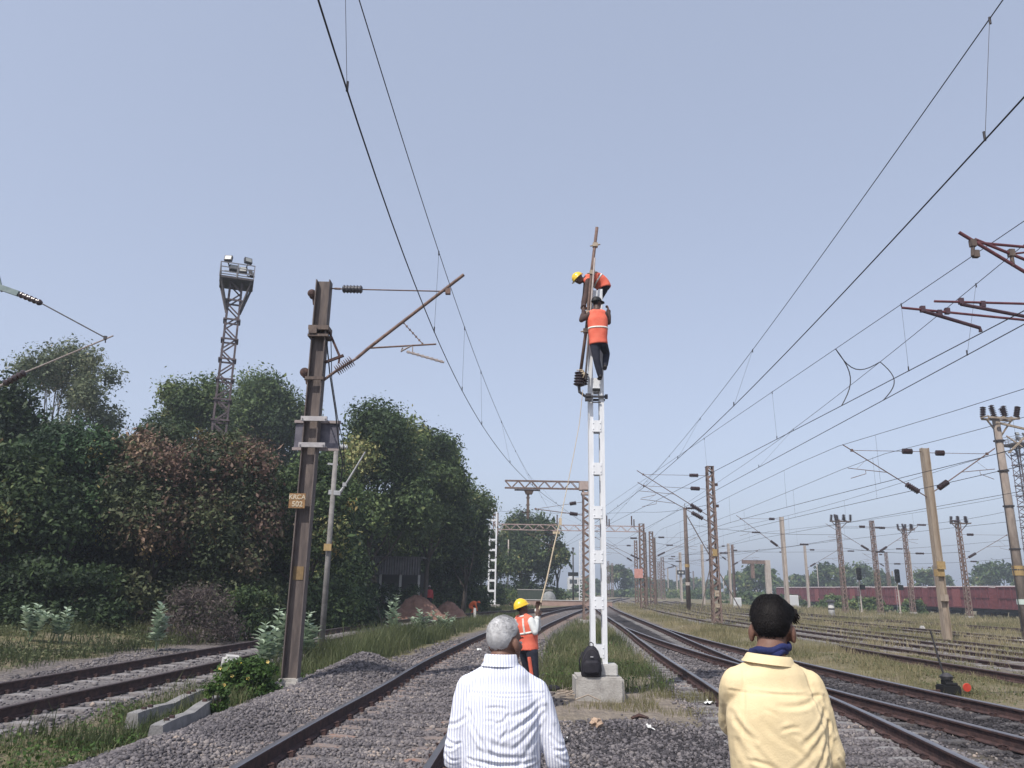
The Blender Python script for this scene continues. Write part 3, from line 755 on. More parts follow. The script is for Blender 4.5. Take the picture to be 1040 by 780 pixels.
# white twin-leg mast beside the long portal's left foot
p = gpt(499, 617)
r = thing('lattice_mast', 'white lattice mast on a concrete footing at the tree belt end', 'mast', (p.x, p.y, 0), 0, GRP)
mb = MB()
for s in (-1, 1): mb.box((s * .33, 0, 4.75), (.15, .3, 9.7))
for k in range(10): mb.box((0, 0, .6 + k * .98), (.51, .27, .22))
mb.build('column', WHITEM, r); MB().bevbox((0, 0, .05), (1.7, 1.5, .5), .05).build('foundation', CONC, r)

# ------------------------------------------------------------------ portals
def truss(mb, p, q, hgt, wid, n, leg=.06):
    p = V(p); q = V(q); d = (q - p); side = V((-d.y, d.x, 0)).normalized() * (wid / 2)
    for s in (-1, 1):
        for dz in (0, hgt): mb.bar(p + side * s + V((0, 0, dz)), q + side * s + V((0, 0, dz)), leg, leg)
        for i in range(n):
            a = lerp(p, q, i / n); b = lerp(p, q, (i + 1) / n)
            if i % 2: mb.bar(a + side * s * 1.02, b + side * s * 1.02 + V((0, 0, hgt)), leg * .8, leg * .8)
            else: mb.bar(a + side * s * 1.02 + V((0, 0, hgt)), b + side * s * 1.02, leg * .8, leg * .8)
    for i in range(n + 1):
        a = lerp(p, q, i / n)
        for dz in (0, hgt): mb.bar(a - side + V((0, 0, dz)), a + side + V((0, 0, dz)), leg * .7, leg * .7)
    return mb
# boom gantry: one leg by the white mast, boom reaching left over the main track
pb = at(595.5, 492, 45.0); zt = pb.z
r = thing('boom_gantry', 'rusty gantry with a lattice boom reaching left from behind the white mast', 'gantry', (pb.x, 45.0, 0))
lattice_column(MB(), zt - .35, .5, .46, leg=.09, pitch=.42).build('leg', RUSTR, r)
pl = at(513, 491, 45.0)
mb = MB(); truss(mb, (pl.x - pb.x, 0, zt - .28), (.25, 0, zt - .28), .42, .40, 13, .05); mb.build('boom', RUSTR, r)
MB().box((-.05, 0, zt - .1), (.75, .5, .5)).box((-.02, 0, zt - .55), (.55, .5, .14)).build('junction_plates', mat('pale_rust_plate', (.34, .26, .23), (.42, .35, .32), 6, .8), r)
pd = at(535.5, 497, 45.0)
mb = MB(); x = pd.x - pb.x; z0 = zt - .34
mb.box((x, 0, z0 - .05), (1.5, .28, .06)).box((x + .1, 0, z0 - .2), (.36, .25, .2), taper=1.5).box((x + .05, 0, z0 - 1.0), (.15, .18, 1.4))
for k in range(3): mb.box((x + .05, 0, z0 - .5 - k * .4), (.22, .22, .05))
mb.build('drop_arm', RUST, r)
cantilever(r, (-1, 0), (-.25, 0, 0), 2.7, 6.75, 6.0, reg=False, tip_dz=-.45, extra=.1)
foundation(r, 1.0, .35)
# long portal
a = at(503.5, 531, 84.0); b = at(651.5, 534.5, 84.0)
zt = (a.z + b.z) / 2
r = thing('portal_gantry', 'long rusty portal spanning the tracks from the tree belt to the mast cluster', 'gantry', (a.x, 84, 0))
W = b.x - a.x
for x in (0, W):
    lattice_column(MB(), zt + (1.0 if x == 0 else .2), .62, .55, leg=.10, pitch=.6).build('leg', RUSTR, r)
    o = children_of(r)[-1]; o.location = (x, 0, 0)
mb = MB(); truss(mb, (-.3, 0, zt - .65), (W + .3, 0, zt - .65), .58, .5, 26, .055); mb.build('beam', mat('pale_red_beam', (.30, .2, .19), (.42, .33, .31), 4, .8), r)
for fx in (.42, .76, .93):
    MB().box((W * fx, -.3, zt + .5), (.12, .12, 1.0)).box((W * fx + .25, -.3, zt + .3), (.12, .12, .7)).build('drop_bracket', RUSTD, r)
cantilever(r, (-1, 0), (W * .42, -.3, 0), 3.0, zt - 1.1, zt - 2.6, reg=False)
MB().tube([(W * .40, -.3, zt - .8), (W * .28, -.3, zt - .35)], .05, 6).tube([(W * .40, -.3, zt - 1.2), (W * .36, -.3, zt - 3.0)], .03, 6).build('hanger', RUSTD, r)
MB().box((W - .5, -.4, 3.6), (.9, .06, .95)).build('number_plate', mat('faded_red_plate', (.45, .2, .17), (.55, .3, .26), 5, .8), r)
# distant small gantry near the round tree
a = at(779, 569, 120.0)
r = thing('boom_gantry', 'distant pale gantry arm by the round tree at right', 'gantry', (a.x, 120, 0))
MB().box((0, 0, a.z / 2), (.75, .6, a.z)).build('leg', PALEPOLE, r)
MB().box((-2.0, 0, a.z - .3), (3.6, .5, .55)).build('boom', RUSTR, r)
MB().box((-2.3, 0, a.z - 1.6), (.5, .4, 2.2)).build('drop_arm', RUSTR, r)

# ------------------------------------------------------------------ light towers
def light_tower(label, ptop, hgt, w0, w1, plat):
    r = thing('floodlight_tower', label, 'light tower', (ptop.x, ptop.y, 0), .35)
    mb = MB(); lattice_column(mb, hgt, w0, w1, leg=.10, pitch=hgt / 22)
    for k in range(1, 16):
        z = hgt * k / 16; w = w0 + (w1 - w0) * k / 16 + .1
        mb.box((0, -w / 2, z), (w, .07, .09)).box((0, w / 2, z), (w, .07, .09)).box((-w / 2, 0, z), (.07, w, .09)).box((w / 2, 0, z), (.07, w, .09))
    mb.build('mast_lattice', mat('tower_steel', (.07, .055, .06), (.14, .11, .115), 4, .75), r)
    mb = MB(); P = plat / 2
    mb.box((0, 0, hgt), (plat, plat, .12))
    for sx in (-1, 1):
        for sy in (-1, 1): mb.bar((sx * w1 * .5, sy * w1 * .5, hgt - 1.7), (sx * P * .9, sy * P * .9, hgt - .05), .09, .09)
    mb.build('platform', mat('tower_deck', (.06, .05, .055), (.1, .09, .09), 4, .8), r)
    mb = MB()
    for sx in (-1, 0, 1):
        for sy in (-1, 0, 1):
            if sx or sy: mb.bar((sx * P, sy * P, hgt), (sx * P, sy * P, hgt + .85), .05, .05)
    for z in (.3, .58, .85):
        for s in (-1, 1): mb.bar((-P, s * P, hgt + z), (P, s * P, hgt + z), .045, .045).bar((s * P, -P, hgt + z), (s * P, P, hgt + z), .045, .045)
    mb.build('railing', mat('dull_galv', (.14, .135, .14), (.22, .21, .22), 5, .6), r)
    MB().tube([(0, 0, hgt), (0, 0, hgt + 1.1)], .06, 8).bar((-.7, -.2, hgt + .6), (.7, -.2, hgt + .6), .06, .06).build('lamp_frame', GALV, r)
    k = 0
    for (x, y, z, a) in ((-.55, -.6, 1.2, -.3), (.5, -.62, 1.22, .35), (-.25, -.4, .75, .1), (.3, -.4, .7, -.2), (.75, .2, .8, 1.2)):
        ro = Euler((rad(-20), 0, a)).to_matrix()
        f = MB().box((x, y, hgt + z), (.42, .18, .34), rot=ro).bar((x, y, hgt + z - .2), (x * .7, y * .4, hgt + .6), .05, .05).build('floodlight', DKSTEEL, r)
        MB().box(V((x, y, hgt + z)) + ro @ V((0, -.10, 0)), (.33, .012, .25), rot=ro).build('lamp_glass', mat('lamp_glass', (.28, .29, .28), None, rough=.35, spec=.4), f)
    return r
light_tower('tall lattice floodlight tower rising out of the trees at left', at(240, 288, 41.0), at(240, 288, 41.0).z, .92, .72, 1.8)
pt = at(1033, 452, 90.0)
light_tower('lattice floodlight tower behind the thick pole at the right edge', pt, pt.z, 1.5, 1.1, 2.8)

# ------------------------------------------------------------------ rusty H mast at left with its bracket
ML = at(292, 685, 14.6)
LX = ML.x + .06
r = thing('beam_mast', 'rusty H section mast with a KRCA 502 plate beside the ballast heap', 'mast', (LX, 14.6, 0), 0, GRP)
topz = at(328, 286, 14.6).z
ax = lambda px, py: at(px, py, 14.6)
mastx = lambda z: 0.0
h_column(MB(), topz, .285, .24, .02, z0=-.3).build('column', MASTC, r)
MB().bevbox((0, 0, .0), (.46, .44, .40), .06).build('foundation', CONC, r)
def w2l(p): return V((p.x - LX, p.y - 14.6, p.z))
# stay + insulator + bracket
A = w2l(ax(338, 293)); Ti = w2l(ax(455, 296)); i0 = w2l(ax(348, 293.5)); i1 = w2l(ax(368, 294))
A.x = .15
MB().tube([A, i0], .014, 6).tube([lerp(A, i0, .3), lerp(A, i0, .8)], .024, 8).tube([i1, Ti], .013, 6).build('stay_tube', TUBEB, r)
fins(MB(), i0, i1, .085, 6, .8, 16).build('insulator', INSULG, r)
Bp = w2l(ax(330, 386)); Bp.x = .15; E = w2l(ax(471, 279)); j0 = w2l(ax(341, 377)); j1 = w2l(ax(358, 366)); bend = w2l(ax(362, 364))
MB().tube([Bp, j0], .03, 8).tube([bend, w2l(ax(375, 353)), E], .033, 10).box(Ti, (.1, .09, .12)).build('bracket_tube', TUBEB, r)
mb = MB()
for k in range(9):
    c = lerp(j0, j1, (k + .3) / 9); ddir = (j1 - j0).normalized()
    mb.lathe([(.03, 0), (.11, .008), (.115, .016), (.03, .03)], c, ddir, 14)
mb.tube([j0, bend], .03, 8)
mb.build('insulator', mat('worn_insulator', (.16, .11, .10), (.24, .18, .17), 8, .5), r)
R0 = w2l(ax(375, 353.5)); R1 = w2l(ax(443, 349.5)); D0 = w2l(ax(410, 328)); D1 = w2l(ax(429, 349))
mb = MB().tube([R0, R1], .018, 8).tube([D0, D1], .010, 6)
for k in range(7): mb.box(lerp(D0, D1, k / 6), (.035, .03, .035))
mb.build('registration_arm', TUBEB, r)
S0 = w2l(ax(409, 353)); S1 = w2l(ax(418, 350)); S2 = w2l(ax(451, 368)); H0 = w2l(ax(418, 351)); H1 = w2l(ax(407, 357))
mb = MB().tube([H0, H1, S0], .018, 6).tube([w2l(ax(413, 357)), S2], .022, 8).tube([w2l(ax(419, 350)), w2l(ax(419, 359))], .012, 6)
for k in range(8): mb.box(lerp(w2l(ax(413, 357)), S2, k / 8 + .05), (.05, .035, .05))
mb.build('steady_arm', mat('pale_tube', (.26, .22, .21), (.36, .31, .29), 14, .6), r)
# collar bracket near the head, struts, clamps
zc = ax(325, 335).z
MB().box((0, 0, zc), (.40, .34, .09)).box((0, 0, zc - .16), (.40, .34, .05)).box((-.1, -.17, zc - .07), (.16, .05, .12)).build('collar_clamp', RUST, r)
zz = ax(330, 386).z
P1 = w2l(ax(334, 336)); P2 = w2l(ax(345, 362)); P3 = w2l(ax(349, 361)); P4 = w2l(ax(330, 368))
P1.x = .17; P4.x = .15
MB().bar(P1, P2, .045, .045).bar(P4, P3, .05, .05).tube([P2, w2l(ax(344, 369))], .02, 6).build('strut', RUSTD, r)
MB().tube([(-.2, -.1, zz - .02), (.17, -.1, zz + .0)], .02, 6).box((0, -.14, zz), (.36, .03, .06)).build('lower_clamp', RUST, r)
for (px, py, s) in ((319, 299, .085), (312, 379, .095)):
    c = w2l(ax(px, py)); c.x = min(c.x, -.22)
    mb = MB().lathe([(s * .4, -.1), (s, -.07), (s * .55, -.02), (s * .55, .02), (s, .07), (s * .4, .1)], c, (0, 1, 0), 14)
    mb.bar(c, (-.14, 0, c.z), .05, .05).tube([c + V((.02, 0, 0)), c + V((.06, 0, -.22))], .035, 6)
    mb.build('pulley_insulator', RUSTD, r)
# cable down the right face
cb = [w2l(ax(x, y)) for (x, y) in ((331, 338), (335, 380), (341, 420), (344, 450), (348, 470), (346, 490))]
MB().tube(cb, .014, 6).build('cable', BLACKP, r)
MB().tube([w2l(ax(x, y)) for (x, y) in ((336, 340), (337, 385), (343, 425), (349, 452), (350, 480))], .009, 6).build('cable', BLACKP, r)
# back plate with angle irons
c0 = ax(320, 441); zp = c0.z; xp = c0.x - LX
wp = .86
BPL = mat('galvanised_back_plate', (.07, .068, .09), (.16, .15, .175), 4, .5, .3, c3=(.11, .08, .08))
MB().box((xp + .0, .16, zp), (wp, .02, .50)).build('back_plate', BPL, r)
mb = MB()
for dz in (.27, -.27):
    mb.box((xp, .13, zp + dz), (wp + .04, .05, .055))
mb.build('plate_edging', mat('pale_angle_iron', (.24, .2, .2), (.34, .29, .28), 6, .7), r)
mb = MB()
for dz in (.27, -.24):
    mb.box((xp + .0, -.165, zp + dz), (.50, .06, .09))
    for s in (-1, 1): mb.tube([(xp + s * .22, -.22, zp + dz), (xp + s * .22, .2, zp + dz)], .014, 6)
mb.build('cross_channel', mat('galv_channel', (.32, .30, .31), (.44, .42, .42), 6, .6, .2), r)
# number plate
c0 = ax(304, 509.5); xp = c0.x - LX
pw, ph = .30, .275
pl = MB().box((xp, -.155, c0.z), (pw, .02, ph)).build('number_plate', mat('faded_orange_plate', (.19, .105, .05), (.33, .2, .095), 14, .8, c3=(.10, .06, .045)), r)
def lettering(txt, size, loc, m, parent, name='lettering', rot=(rad(90), 0, 0), depth=.004, align='CENTER', bold=0.0):
    cu = bpy.data.curves.new(name, 'FONT'); cu.body = txt; cu.size = size; cu.extrude = depth; cu.align_x = align; cu.align_y = 'CENTER'; cu.offset = bold
    o = bpy.data.objects.new(name, cu); COL.objects.link(o)
    dg = bpy.context.evaluated_depsgraph_get(); me = bpy.data.meshes.new_from_object(o.evaluated_get(dg))
    bpy.data.objects.remove(o); bpy.data.curves.remove(cu)
    me.materials.clear(); me.materials.append(m)
    q = bpy.data.objects.new(name, me); COL.objects.link(q); adopt(q, parent); q.location = loc; q.rotation_euler = rot
    return q
CREAM = mat('cream_letter_paint', (.42, .35, .25), (.55, .47, .36), 12, .8)
lettering('KRCA', .118, (xp, -.168, c0.z + .065), CREAM, pl, bold=.003)
lettering('502', .135, (xp + .01, -.168, c0.z - .065), CREAM, pl, bold=.003)
MB().box((-.02, -.011, ax(301, 582).z), (.19, .012, .24)).build('painted_band', mat('worn_yellow_band', (.17, .115, .06), (.25, .17, .085), 14, .8, c3=(.12, .09, .075)), r)

# slim concrete pole behind it
PY = 21.0; b = at(328, 634, PY); t = at(342, 452, PY)
r = thing('concrete_pole', 'slim grey pole with a raised side arm standing behind the rusty H mast', 'pole', (b.x, PY, 0))
MB().tube([(0, 0, -.2), (0, 0, t.z)], [.08, .062], 14).build('shaft', mat('grey_slim_pole', (.16, .15, .145), (.25, .235, .225), 5, .85, 0, .2), r, smooth=True)
q = lambda px, py: at(px, py, PY) - V((b.x, PY, 0))
fins(MB(), q(345, 453.5), q(353, 454), .07, 4).build('insulator', mat('white_porcelain', (.6, .6, .6), None, rough=.3), r)
mb = MB().bar(q(334, 500), q(346, 501), .12, .12).tube([q(344, 502), q(351, 492), q(371, 459)], [.05, .03, .02], 8).box(q(350, 492), (.1, .08, .1))
mb.build('side_arm', GALV, r)
MB().box((0, -.14, q(330, 556).z), (.2, .03, .18)).build('number_plate', YELLOWP, r)
MB().bar(q(333, 471), q(343, 472), .05, .05).build('step_bracket', GALV, r)

# ------------------------------------------------------------------ brackets whose masts stand just outside the frame
# upper left
tipz = 7.3
tip = gpt(106, 343, tipz)
mx = V((-13.4, tip.y - .6, 0))
r = thing('beam_mast', 'mast at the left edge showing only bracket arms with dark insulators above the trees', 'mast', mx, 0, GRP)
h_column(MB(), 8.6, .3, .26).build('column', RUST, r)
L = lambda px, py: at(px, py, tip.y) - mx
A = L(-45, 276); I0 = L(20, 299); I1 = L(42, 308); Tp = L(107, 343)
MB().bar(A, L(19, 298.5), .09, .13).bar(L(-3, 275), L(2, 296), .05, .05).build('bracket_channel', mat('blue_grey_channel', (.15, .2, .2), (.22, .27, .27), 6, .6), r)
fins(MB(), I0, I1, .075, 5, .8, 14).build('insulator', INSUL, r)
MB().tube([I1, Tp], .017, 6).box(Tp, (.06, .06, .08)).tube([Tp, Tp - V((-.02, 0, .12))], .015, 6).build('stay_tube', DKSTEEL, r)
B0 = L(-60, 423); J0 = L(4, 390); J1 = L(26, 378)
MB().tube([B0, J0], .03, 8).tube([J1, L(115, 341)], .018, 8).build('bracket_tube', mat('pale_tube', (.26, .22, .21)), r)
fins(MB(), J0, J1, .085, 5, .75, 14).build('insulator', INSUL, r)
# upper right
UY = 11.6
mx = V((10.4, UY, 0))
r = thing('beam_mast', 'mast beyond the right edge of which only maroon bracket tubes reach into the sky', 'mast', mx, 0, GRP)
h_column(MB(), 8.4, .3, .26).build('column', RUST, r)
L = lambda px, py, y=UY: at(px, py, y) - mx
U1 = L(974, 236)
def tomast(a, b):
    t = (-.15 - a.x) / (b.x - a.x); return lerp(a, b, t)
MB().tube([L(987, 246), tomast(L(987, 246), L(1120, 258))], .024, 8).tube([L(1027, 258), tomast(L(1027, 258), L(1120, 247))], .018, 8).build('stay_tube', MAROON, r)
MB().tube([U1, tomast(U1, L(1130, 330))], .029, 10).tube([L(990, 243), tomast(L(990, 243), L(1130, 300))], .026, 10).build('bracket_tube', MAROON, r)
mb = MB()
for p_ in ((988, 247), (1027, 257), (991, 258)): mb.box(L(*p_), (.09, .08, .12))
mb.tube([L(988, 247), L(988, 260)], .03, 6).tube([L(1027, 258), L(1029, 270)], .03, 6).build('wire_clamp', RUST, r)
MB().tube([L(949, 306), tomast(L(949, 306), L(1130, 311))], .021, 8).tube([L(916, 312.5), tomast(L(916, 312.5), L(1130, 334))], .021, 8).build('registration_arm', MAROON, r)
mb = MB().tube([L(938, 316), L(995, 333), L(996, 337)], .03, 8).tube([L(976, 309), L(1060, 325)], .03, 8)
for p_ in ((937, 314), (954, 318), (962, 316), (976, 306), (998, 309)): mb.box(L(*p_), (.07, .06, .1))
mb.build('steady_arm', mat('dark_maroon_tube', (.05, .03, .04), (.09, .05, .06), 9, .6), r)

# ------------------------------------------------------------------ overhead lines
def fit_line(pix, z):
    P = np.array([gpt(x, y, z)[:2] for x, y in pix])
    return np.polyfit(P[:, 1], P[:, 0], 2 if len(pix) > 3 else 1)
def clampx(co, y, y0, y1):
    """parabola inside the surveyed stretch, straight tangent beyond it"""
    if y < y0: return np.polyval(co, y0) + np.polyval(np.polyder(co), y0) * (y - y0)
    if y > y1: return np.polyval(co, y1) + np.polyval(np.polyder(co), y1) * (y - y1)
    return np.polyval(co, y)

def overhead_line(label, cp, cz, mp, mz, y0, y1, drops, ys=(5, 35), cr=.0085, mr=.0065, sag=0.0, extra=None):
    cc = fit_line(cp, cz) if cp is not None else None; mm = fit_line(mp, mz)
    r = thing('overhead_line', label, 'overhead line', (float(clampx(mm, y0, *ys)), y0, mz), 0, 'overhead lines')
    yy = np.concatenate([np.arange(y0, min(y1, 40), 1.0), np.arange(40, y1 + .1, 5.0)]) if y1 > 40 else np.arange(y0, y1 + .1, 1.0)
    if cc is not None: MB().tube([(clampx(cc, y, *ys), y, cz) for y in yy], cr, 6).build('contact_wire', WIRE, r, world=True)
    MB().tube([(clampx(mm, y, *ys), y, mz) for y in yy], mr, 6).build('messenger_wire', WIRE, r, world=True)
    for y in drops:
        a = V((clampx(mm, y, *ys), y, mz)); b = V((clampx(cc, y, *ys), y, cz))
        MB().tube([a + V((0, 0, .02)), a - V((0, 0, .06))], .012, 6).tube([a, b], .0028, 5).tube([b + V((0, 0, .09)), b - V((0, 0, .01))], .012, 6).build('dropper', WIRE, r, world=True)
    return r, cc, mm
overhead_line('pair of wires sweeping down from the top edge to the rusty H mast bracket', [(320, 0), (350, 80), (410, 240), (451, 373), (530, 480), (548, 500)], 6.1,
    [(367, 0), (395, 90), (440, 240), (455, 300), (500, 400), (540, 487)], 7.6, .5, 84, [6.0, 12.7, 16.8, 20.5, 27, 33, 40, 50, 60], (4.5, 38))
overhead_line('pair of wires sweeping from the upper right corner down to the red lattice mast brackets', [(1040, 95), (960, 185), (860, 300), (770, 385), (700, 455), (670, 482)], 6.1,
    [(1018, 0), (940, 110), (860, 230), (770, 343), (700, 440), (655, 490)], 7.5, .5, 110, [6.6, 17.8, 25.5, 33, 41, 52, 64], (5, 38))
P4, c4, m4 = overhead_line('lower pair of wires held by the maroon bracket steady arms', [(1040, 312), (1000, 340), (920, 380), (853, 411), (729, 477)], 6.1,
    [(1040, 225), (985, 260), (915, 310), (850, 355), (780, 400), (650, 490)], 7.5, 1.5, 90, [14.6, 21.8, 29], (10, 38))
P3, c3, m3 = overhead_line('outer pair of wires passing under the maroon bracket and behind the red lattice mast', [(1040, 328), (960, 375), (900, 405), (860, 425), (780, 470), (729, 497)], 6.1,
    [(1040, 238), (1025, 270), (885, 378), (810, 430), (729, 490)], 7.5, 1.5, 90, [13.5, 27.0], (10, 38))
# jumpers between the two pairs
def arc(a, b, dx, n=10):
    a = V(a); b = V(b); return [lerp(a, b, k / n) + V(dx) * math.sin(math.pi * k / n) for k in range(n + 1)]
y = 17.6
a = V((clampx(m4, y, 10, 38), y, 7.5)); b = V((clampx(c4, y, 10, 38), y, 6.1)); a2 = V((clampx(m3, 18.6, 10, 38), 18.6, 7.5)); b2 = V((clampx(c3, 17.0, 10, 38), 17.0, 6.1))
MB().tube(arc(a, b, (.28, 0, 0)), .012, 6).build('jumper', WIRE, P4, world=True)
MB().tube(arc(a, a2, (-.1, 0, -.35)), .012, 6).build('jumper', WIRE, P4, world=True)
MB().tube(arc(a2, b2, (.3, 0, 0)), .012, 6).build('jumper', WIRE, P3, world=True)
# lines over the yard tracks
def yard_line(label, key, dx, cz, mz, y0, y1, step):
    c = TRK[key]; X = lambda y: float(np.interp(y, c[:, 1], c[:, 0])) + dx
    r = thing('overhead_line', label, 'overhead line', (X(y0), y0, mz), 0, 'overhead lines')
    yy = np.arange(y0, y1, 4.0)
    sg = lambda y: -.55 * math.sin(math.pi * (((y - 33) / 46.0) % 1.0))
    MB().tube([(X(y), y, cz) for y in yy], .011, 5).build('contact_wire', WIRE, r, world=True)
    MB().tube([(X(y), y, mz + sg(y)) for y in yy], .010, 5).build('messenger_wire', WIRE, r, world=True)
    for y in np.arange(y0 + 3, min(y1, 80), step):
        MB().tube([(X(y), y, cz), (X(y), y, mz + sg(y))], .004, 4).build('dropper', WIRE, r, world=True)
yard_line('wires over the nearest rusty yard track left of the tan mast', 'yard1', .3, 5.9, 7.9, 8, 150, 9)
yard_line('wires over the second yard track, held by the tan mast right hand bracket', 'yard3', -.9, 6.0, 7.8, 8, 150, 9)
yard_line('wires over the second rusty yard track', 'yard2', -1.2, 5.8, 7.6, 12, 150, 9)
yard_line('wires over the farthest rusty yard track', 'yard4', .2, 6.0, 7.8, 14, 150, 9)

def span_wire(label, p, q, sag, r=.014, n=14, hang=()):
    p = V(p); q = V(q)
    o = thing('span_wire', label, 'wire', p, 0, 'cross wires between the far masts')
    MB().tube([lerp(p, q, k / n) - V((0, 0, sag * 4 * (k / n) * (1 - k / n))) for k in range(n + 1)], r, 5).build('cable', WIRE, o, world=True)
    for t in hang:
        a = lerp(p, q, t) - V((0, 0, sag * 4 * t * (1 - t)))
        fins(MB(), a - V((.35, 0, 0)), a + V((.35, 0, 0)), .09, 6, .6, 8).build('insulator', INSUL, o, world=True)
W = lambda px, py, y: at(px, py, y)
span_wire('cross wire at isolator height from the left isolator mast to the thick pole', W(850, 536, 62), W(1020, 520, 62), .4, hang=(.25, .5, .7))
span_wire('cross wire under the isolators from the notice board mast to the left isolator mast', W(690, 563, 70), W(852, 547, 62), .3, hang=(.3, .8))
span_wire('long low cross wire behind the tan mast', W(742, 560, 90), W(1030, 548, 80), .5, hang=(.2, .45, .62))
span_wire('cross wire from the guyed pole over the pale square mast', W(697, 532, 72), W(850, 543, 62), .3, hang=(.5,))
span_wire('cross wire between the left and the crossed isolator masts', W(852, 556, 62), W(985, 560, 66), .3, hang=(.3, .6))
span_wire('lowest cross wire behind the crossed isolator mast', W(880, 572, 85), W(1035, 566, 85), .3, hang=(.2, .7))
span_wire('upper cross wire of the long portal', W(503, 519, 84.5), W(655, 520, 84.5), .2, hang=(.2,))
span_wire('cross wire from the portal right foot toward the guyed pole', W(650, 548, 84), W(700, 556, 84), .1, hang=(.6,))
span_wire('cross wire from the portal right foot to the red lattice mast', W(652, 520, 80), W(722, 512, 48), .2, hang=(.8,))
span_wire('cross wire from the long portal foot to the far pair of masts', W(655, 570, 95), W(740, 566, 95), .2, hang=(.4,))
# ------------------------------------------------------------------ people
SKIN = mat('brown_skin', (.145, .075, .052), (.20, .105, .075), 14, .55, 0, .05, spec=.4)
SKIND = mat('dark_skin', (.07, .04, .03), (.10, .055, .042), 9, .55, 0, .05, spec=.4)
VEST = mat('orange_safety_vest', (.68, .125, .075), (.77, .175, .11), 8, .75, 0, .15, 25)
REFL = mat('reflective_tape', (.7, .68, .62), (.8, .78, .72), 30, .35)
HELM = mat('yellow_helmet_plastic', (.78, .50, .02), (.82, .54, .03), 4, .3, spec=.5, coat=.3)
NAVY = mat('navy_trousers', (.018, .02, .032), (.032, .034, .05), 10, .85, 0, .2, 30)
DKSHIRT = mat('dark_brown_shirt', (.05, .032, .03), (.08, .05, .045), 10, .85, 0, .2, 30)
PALESHIRT = mat('pale_grey_shirt', (.55, .56, .55), (.64, .65, .63), 10, .85, 0, .2, 30)
SHOE = mat('black_shoe', (.02, .018, .018), (.035, .03, .03), 10, .5)
HAIRB = mat('black_hair', (.008, .007, .008), (.015, .012, .012), 40, .62, spec=.22)
HAIRG = mat('grey_hair', (.33, .325, .33), (.56, .555, .56), 16, .6, c3=(.72, .72, .72), contrast=(.36, .58))

def soften(mb, name, m, parent, voxel, it, fold=None, fac=.5, sub=0):
    """closed overlapping shells -> one continuous smooth skin"""
    o = mb.build(name + '_raw', m)
    rm = o.modifiers.new('r', 'REMESH'); rm.mode = 'VOXEL'; rm.voxel_size = voxel; rm.use_smooth_shade = True
    sm = o.modifiers.new('s', 'SMOOTH'); sm.factor = fac; sm.iterations = it
    dg = bpy.context.evaluated_depsgraph_get(); dg.update()
    me = bpy.data.meshes.new_from_object(o.evaluated_get(dg))
    old = o.data; bpy.data.objects.remove(o); bpy.data.meshes.remove(old)
    n = len(me.vertices); co = np.empty(n * 3, np.float32); me.vertices.foreach_get('co', co); co = co.reshape(-1, 3)
    if fold is not None:
        no = np.empty(n * 3, np.float32); me.vertices.foreach_get('normal', no); no = no.reshape(-1, 3)
        co = fold(co, no)
    mi = np.array(root_of(parent).matrix_basis.inverted())
    co = co @ mi[:3, :3].T + mi[:3, 3]
    me.vertices.foreach_set('co', co.astype(np.float32).ravel()); me.update()
    me.materials.clear(); me.materials.append(m)
    me.polygons.foreach_set('use_smooth', [True] * len(me.polygons))
    me.name = name
    q = bpy.data.objects.new(name, me); COL.objects.link(q); adopt(q, parent)
    return q

def chain(mb, pts, rs, n=14):
    """tapering limb with round joints"""
    pts = [V(p) for p in pts]
    P = [pts[0]]; Rr = [rs[0]]
    for i in range(len(pts) - 1):
        for k in range(1, 5):
            t = k / 4; P.append(lerp(pts[i], pts[i + 1], t)); Rr.append(rs[i] + (rs[i + 1] - rs[i]) * t)
    mb.tube(P, Rr, n)
    for p, r in zip(pts, rs): mb.ellipsoid(p, (r, 0, 0), (0, r, 0), (0, 0, r), 12, 8)

def hand(mb, wr, d, nrm, side, curl=.5, s=1.0):
    wr = V(wr); d = V(d).normalized(); nrm = (V(nrm) - d * V(nrm).dot(d)).normalized(); lat = d.cross(nrm) * side
    mb.loft([(wr, lat, nrm, .027 * s, .02 * s), (wr + d * .035 * s, lat, nrm, .037 * s, .017 * s), (wr + d * .085 * s, lat, nrm, .042 * s, .013 * s), (wr + d * .095 * s, lat, nrm, .038 * s, .010 * s)], 14)
    for i, L in enumerate((.066, .078, .073, .056)):
        o = (-.0315 + .021 * i) * s
        p = wr + d * .088 * s + lat * o; q = [p - d * .02]; a = 0; dd = d + lat * (o * 1.2)
        for k, fr in enumerate((.45, .32, .23)):
            a += curl * (.5 + .35 * k)
            p = p + (dd * math.cos(a) + nrm * math.sin(a)).normalized() * (L * fr * s); q.append(p)
        chain(mb, q, [.0095 * s, .009 * s, .0083 * s, .0068 * s], 10)
    t0 = wr + d * .02 * s - lat * .024 * s; t1 = t0 + (d * .5 - lat * .75 + nrm * .25).normalized() * .04 * s; t2 = t1 + (d * .9 - lat * .2 + nrm * .35).normalized() * .034 * s; t3 = t2 + (d * .9 + nrm * .45).normalized() * .024 * s
    chain(mb, [t0, t1, t2, t3], [.015 * s, .012 * s, .010 * s, .008 * s], 10)

def head_axes(fwd, up):
    f = V(fwd).normalized(); u = V(up); u = (u - f * u.dot(f)).normalized(); return f.cross(u), f, u

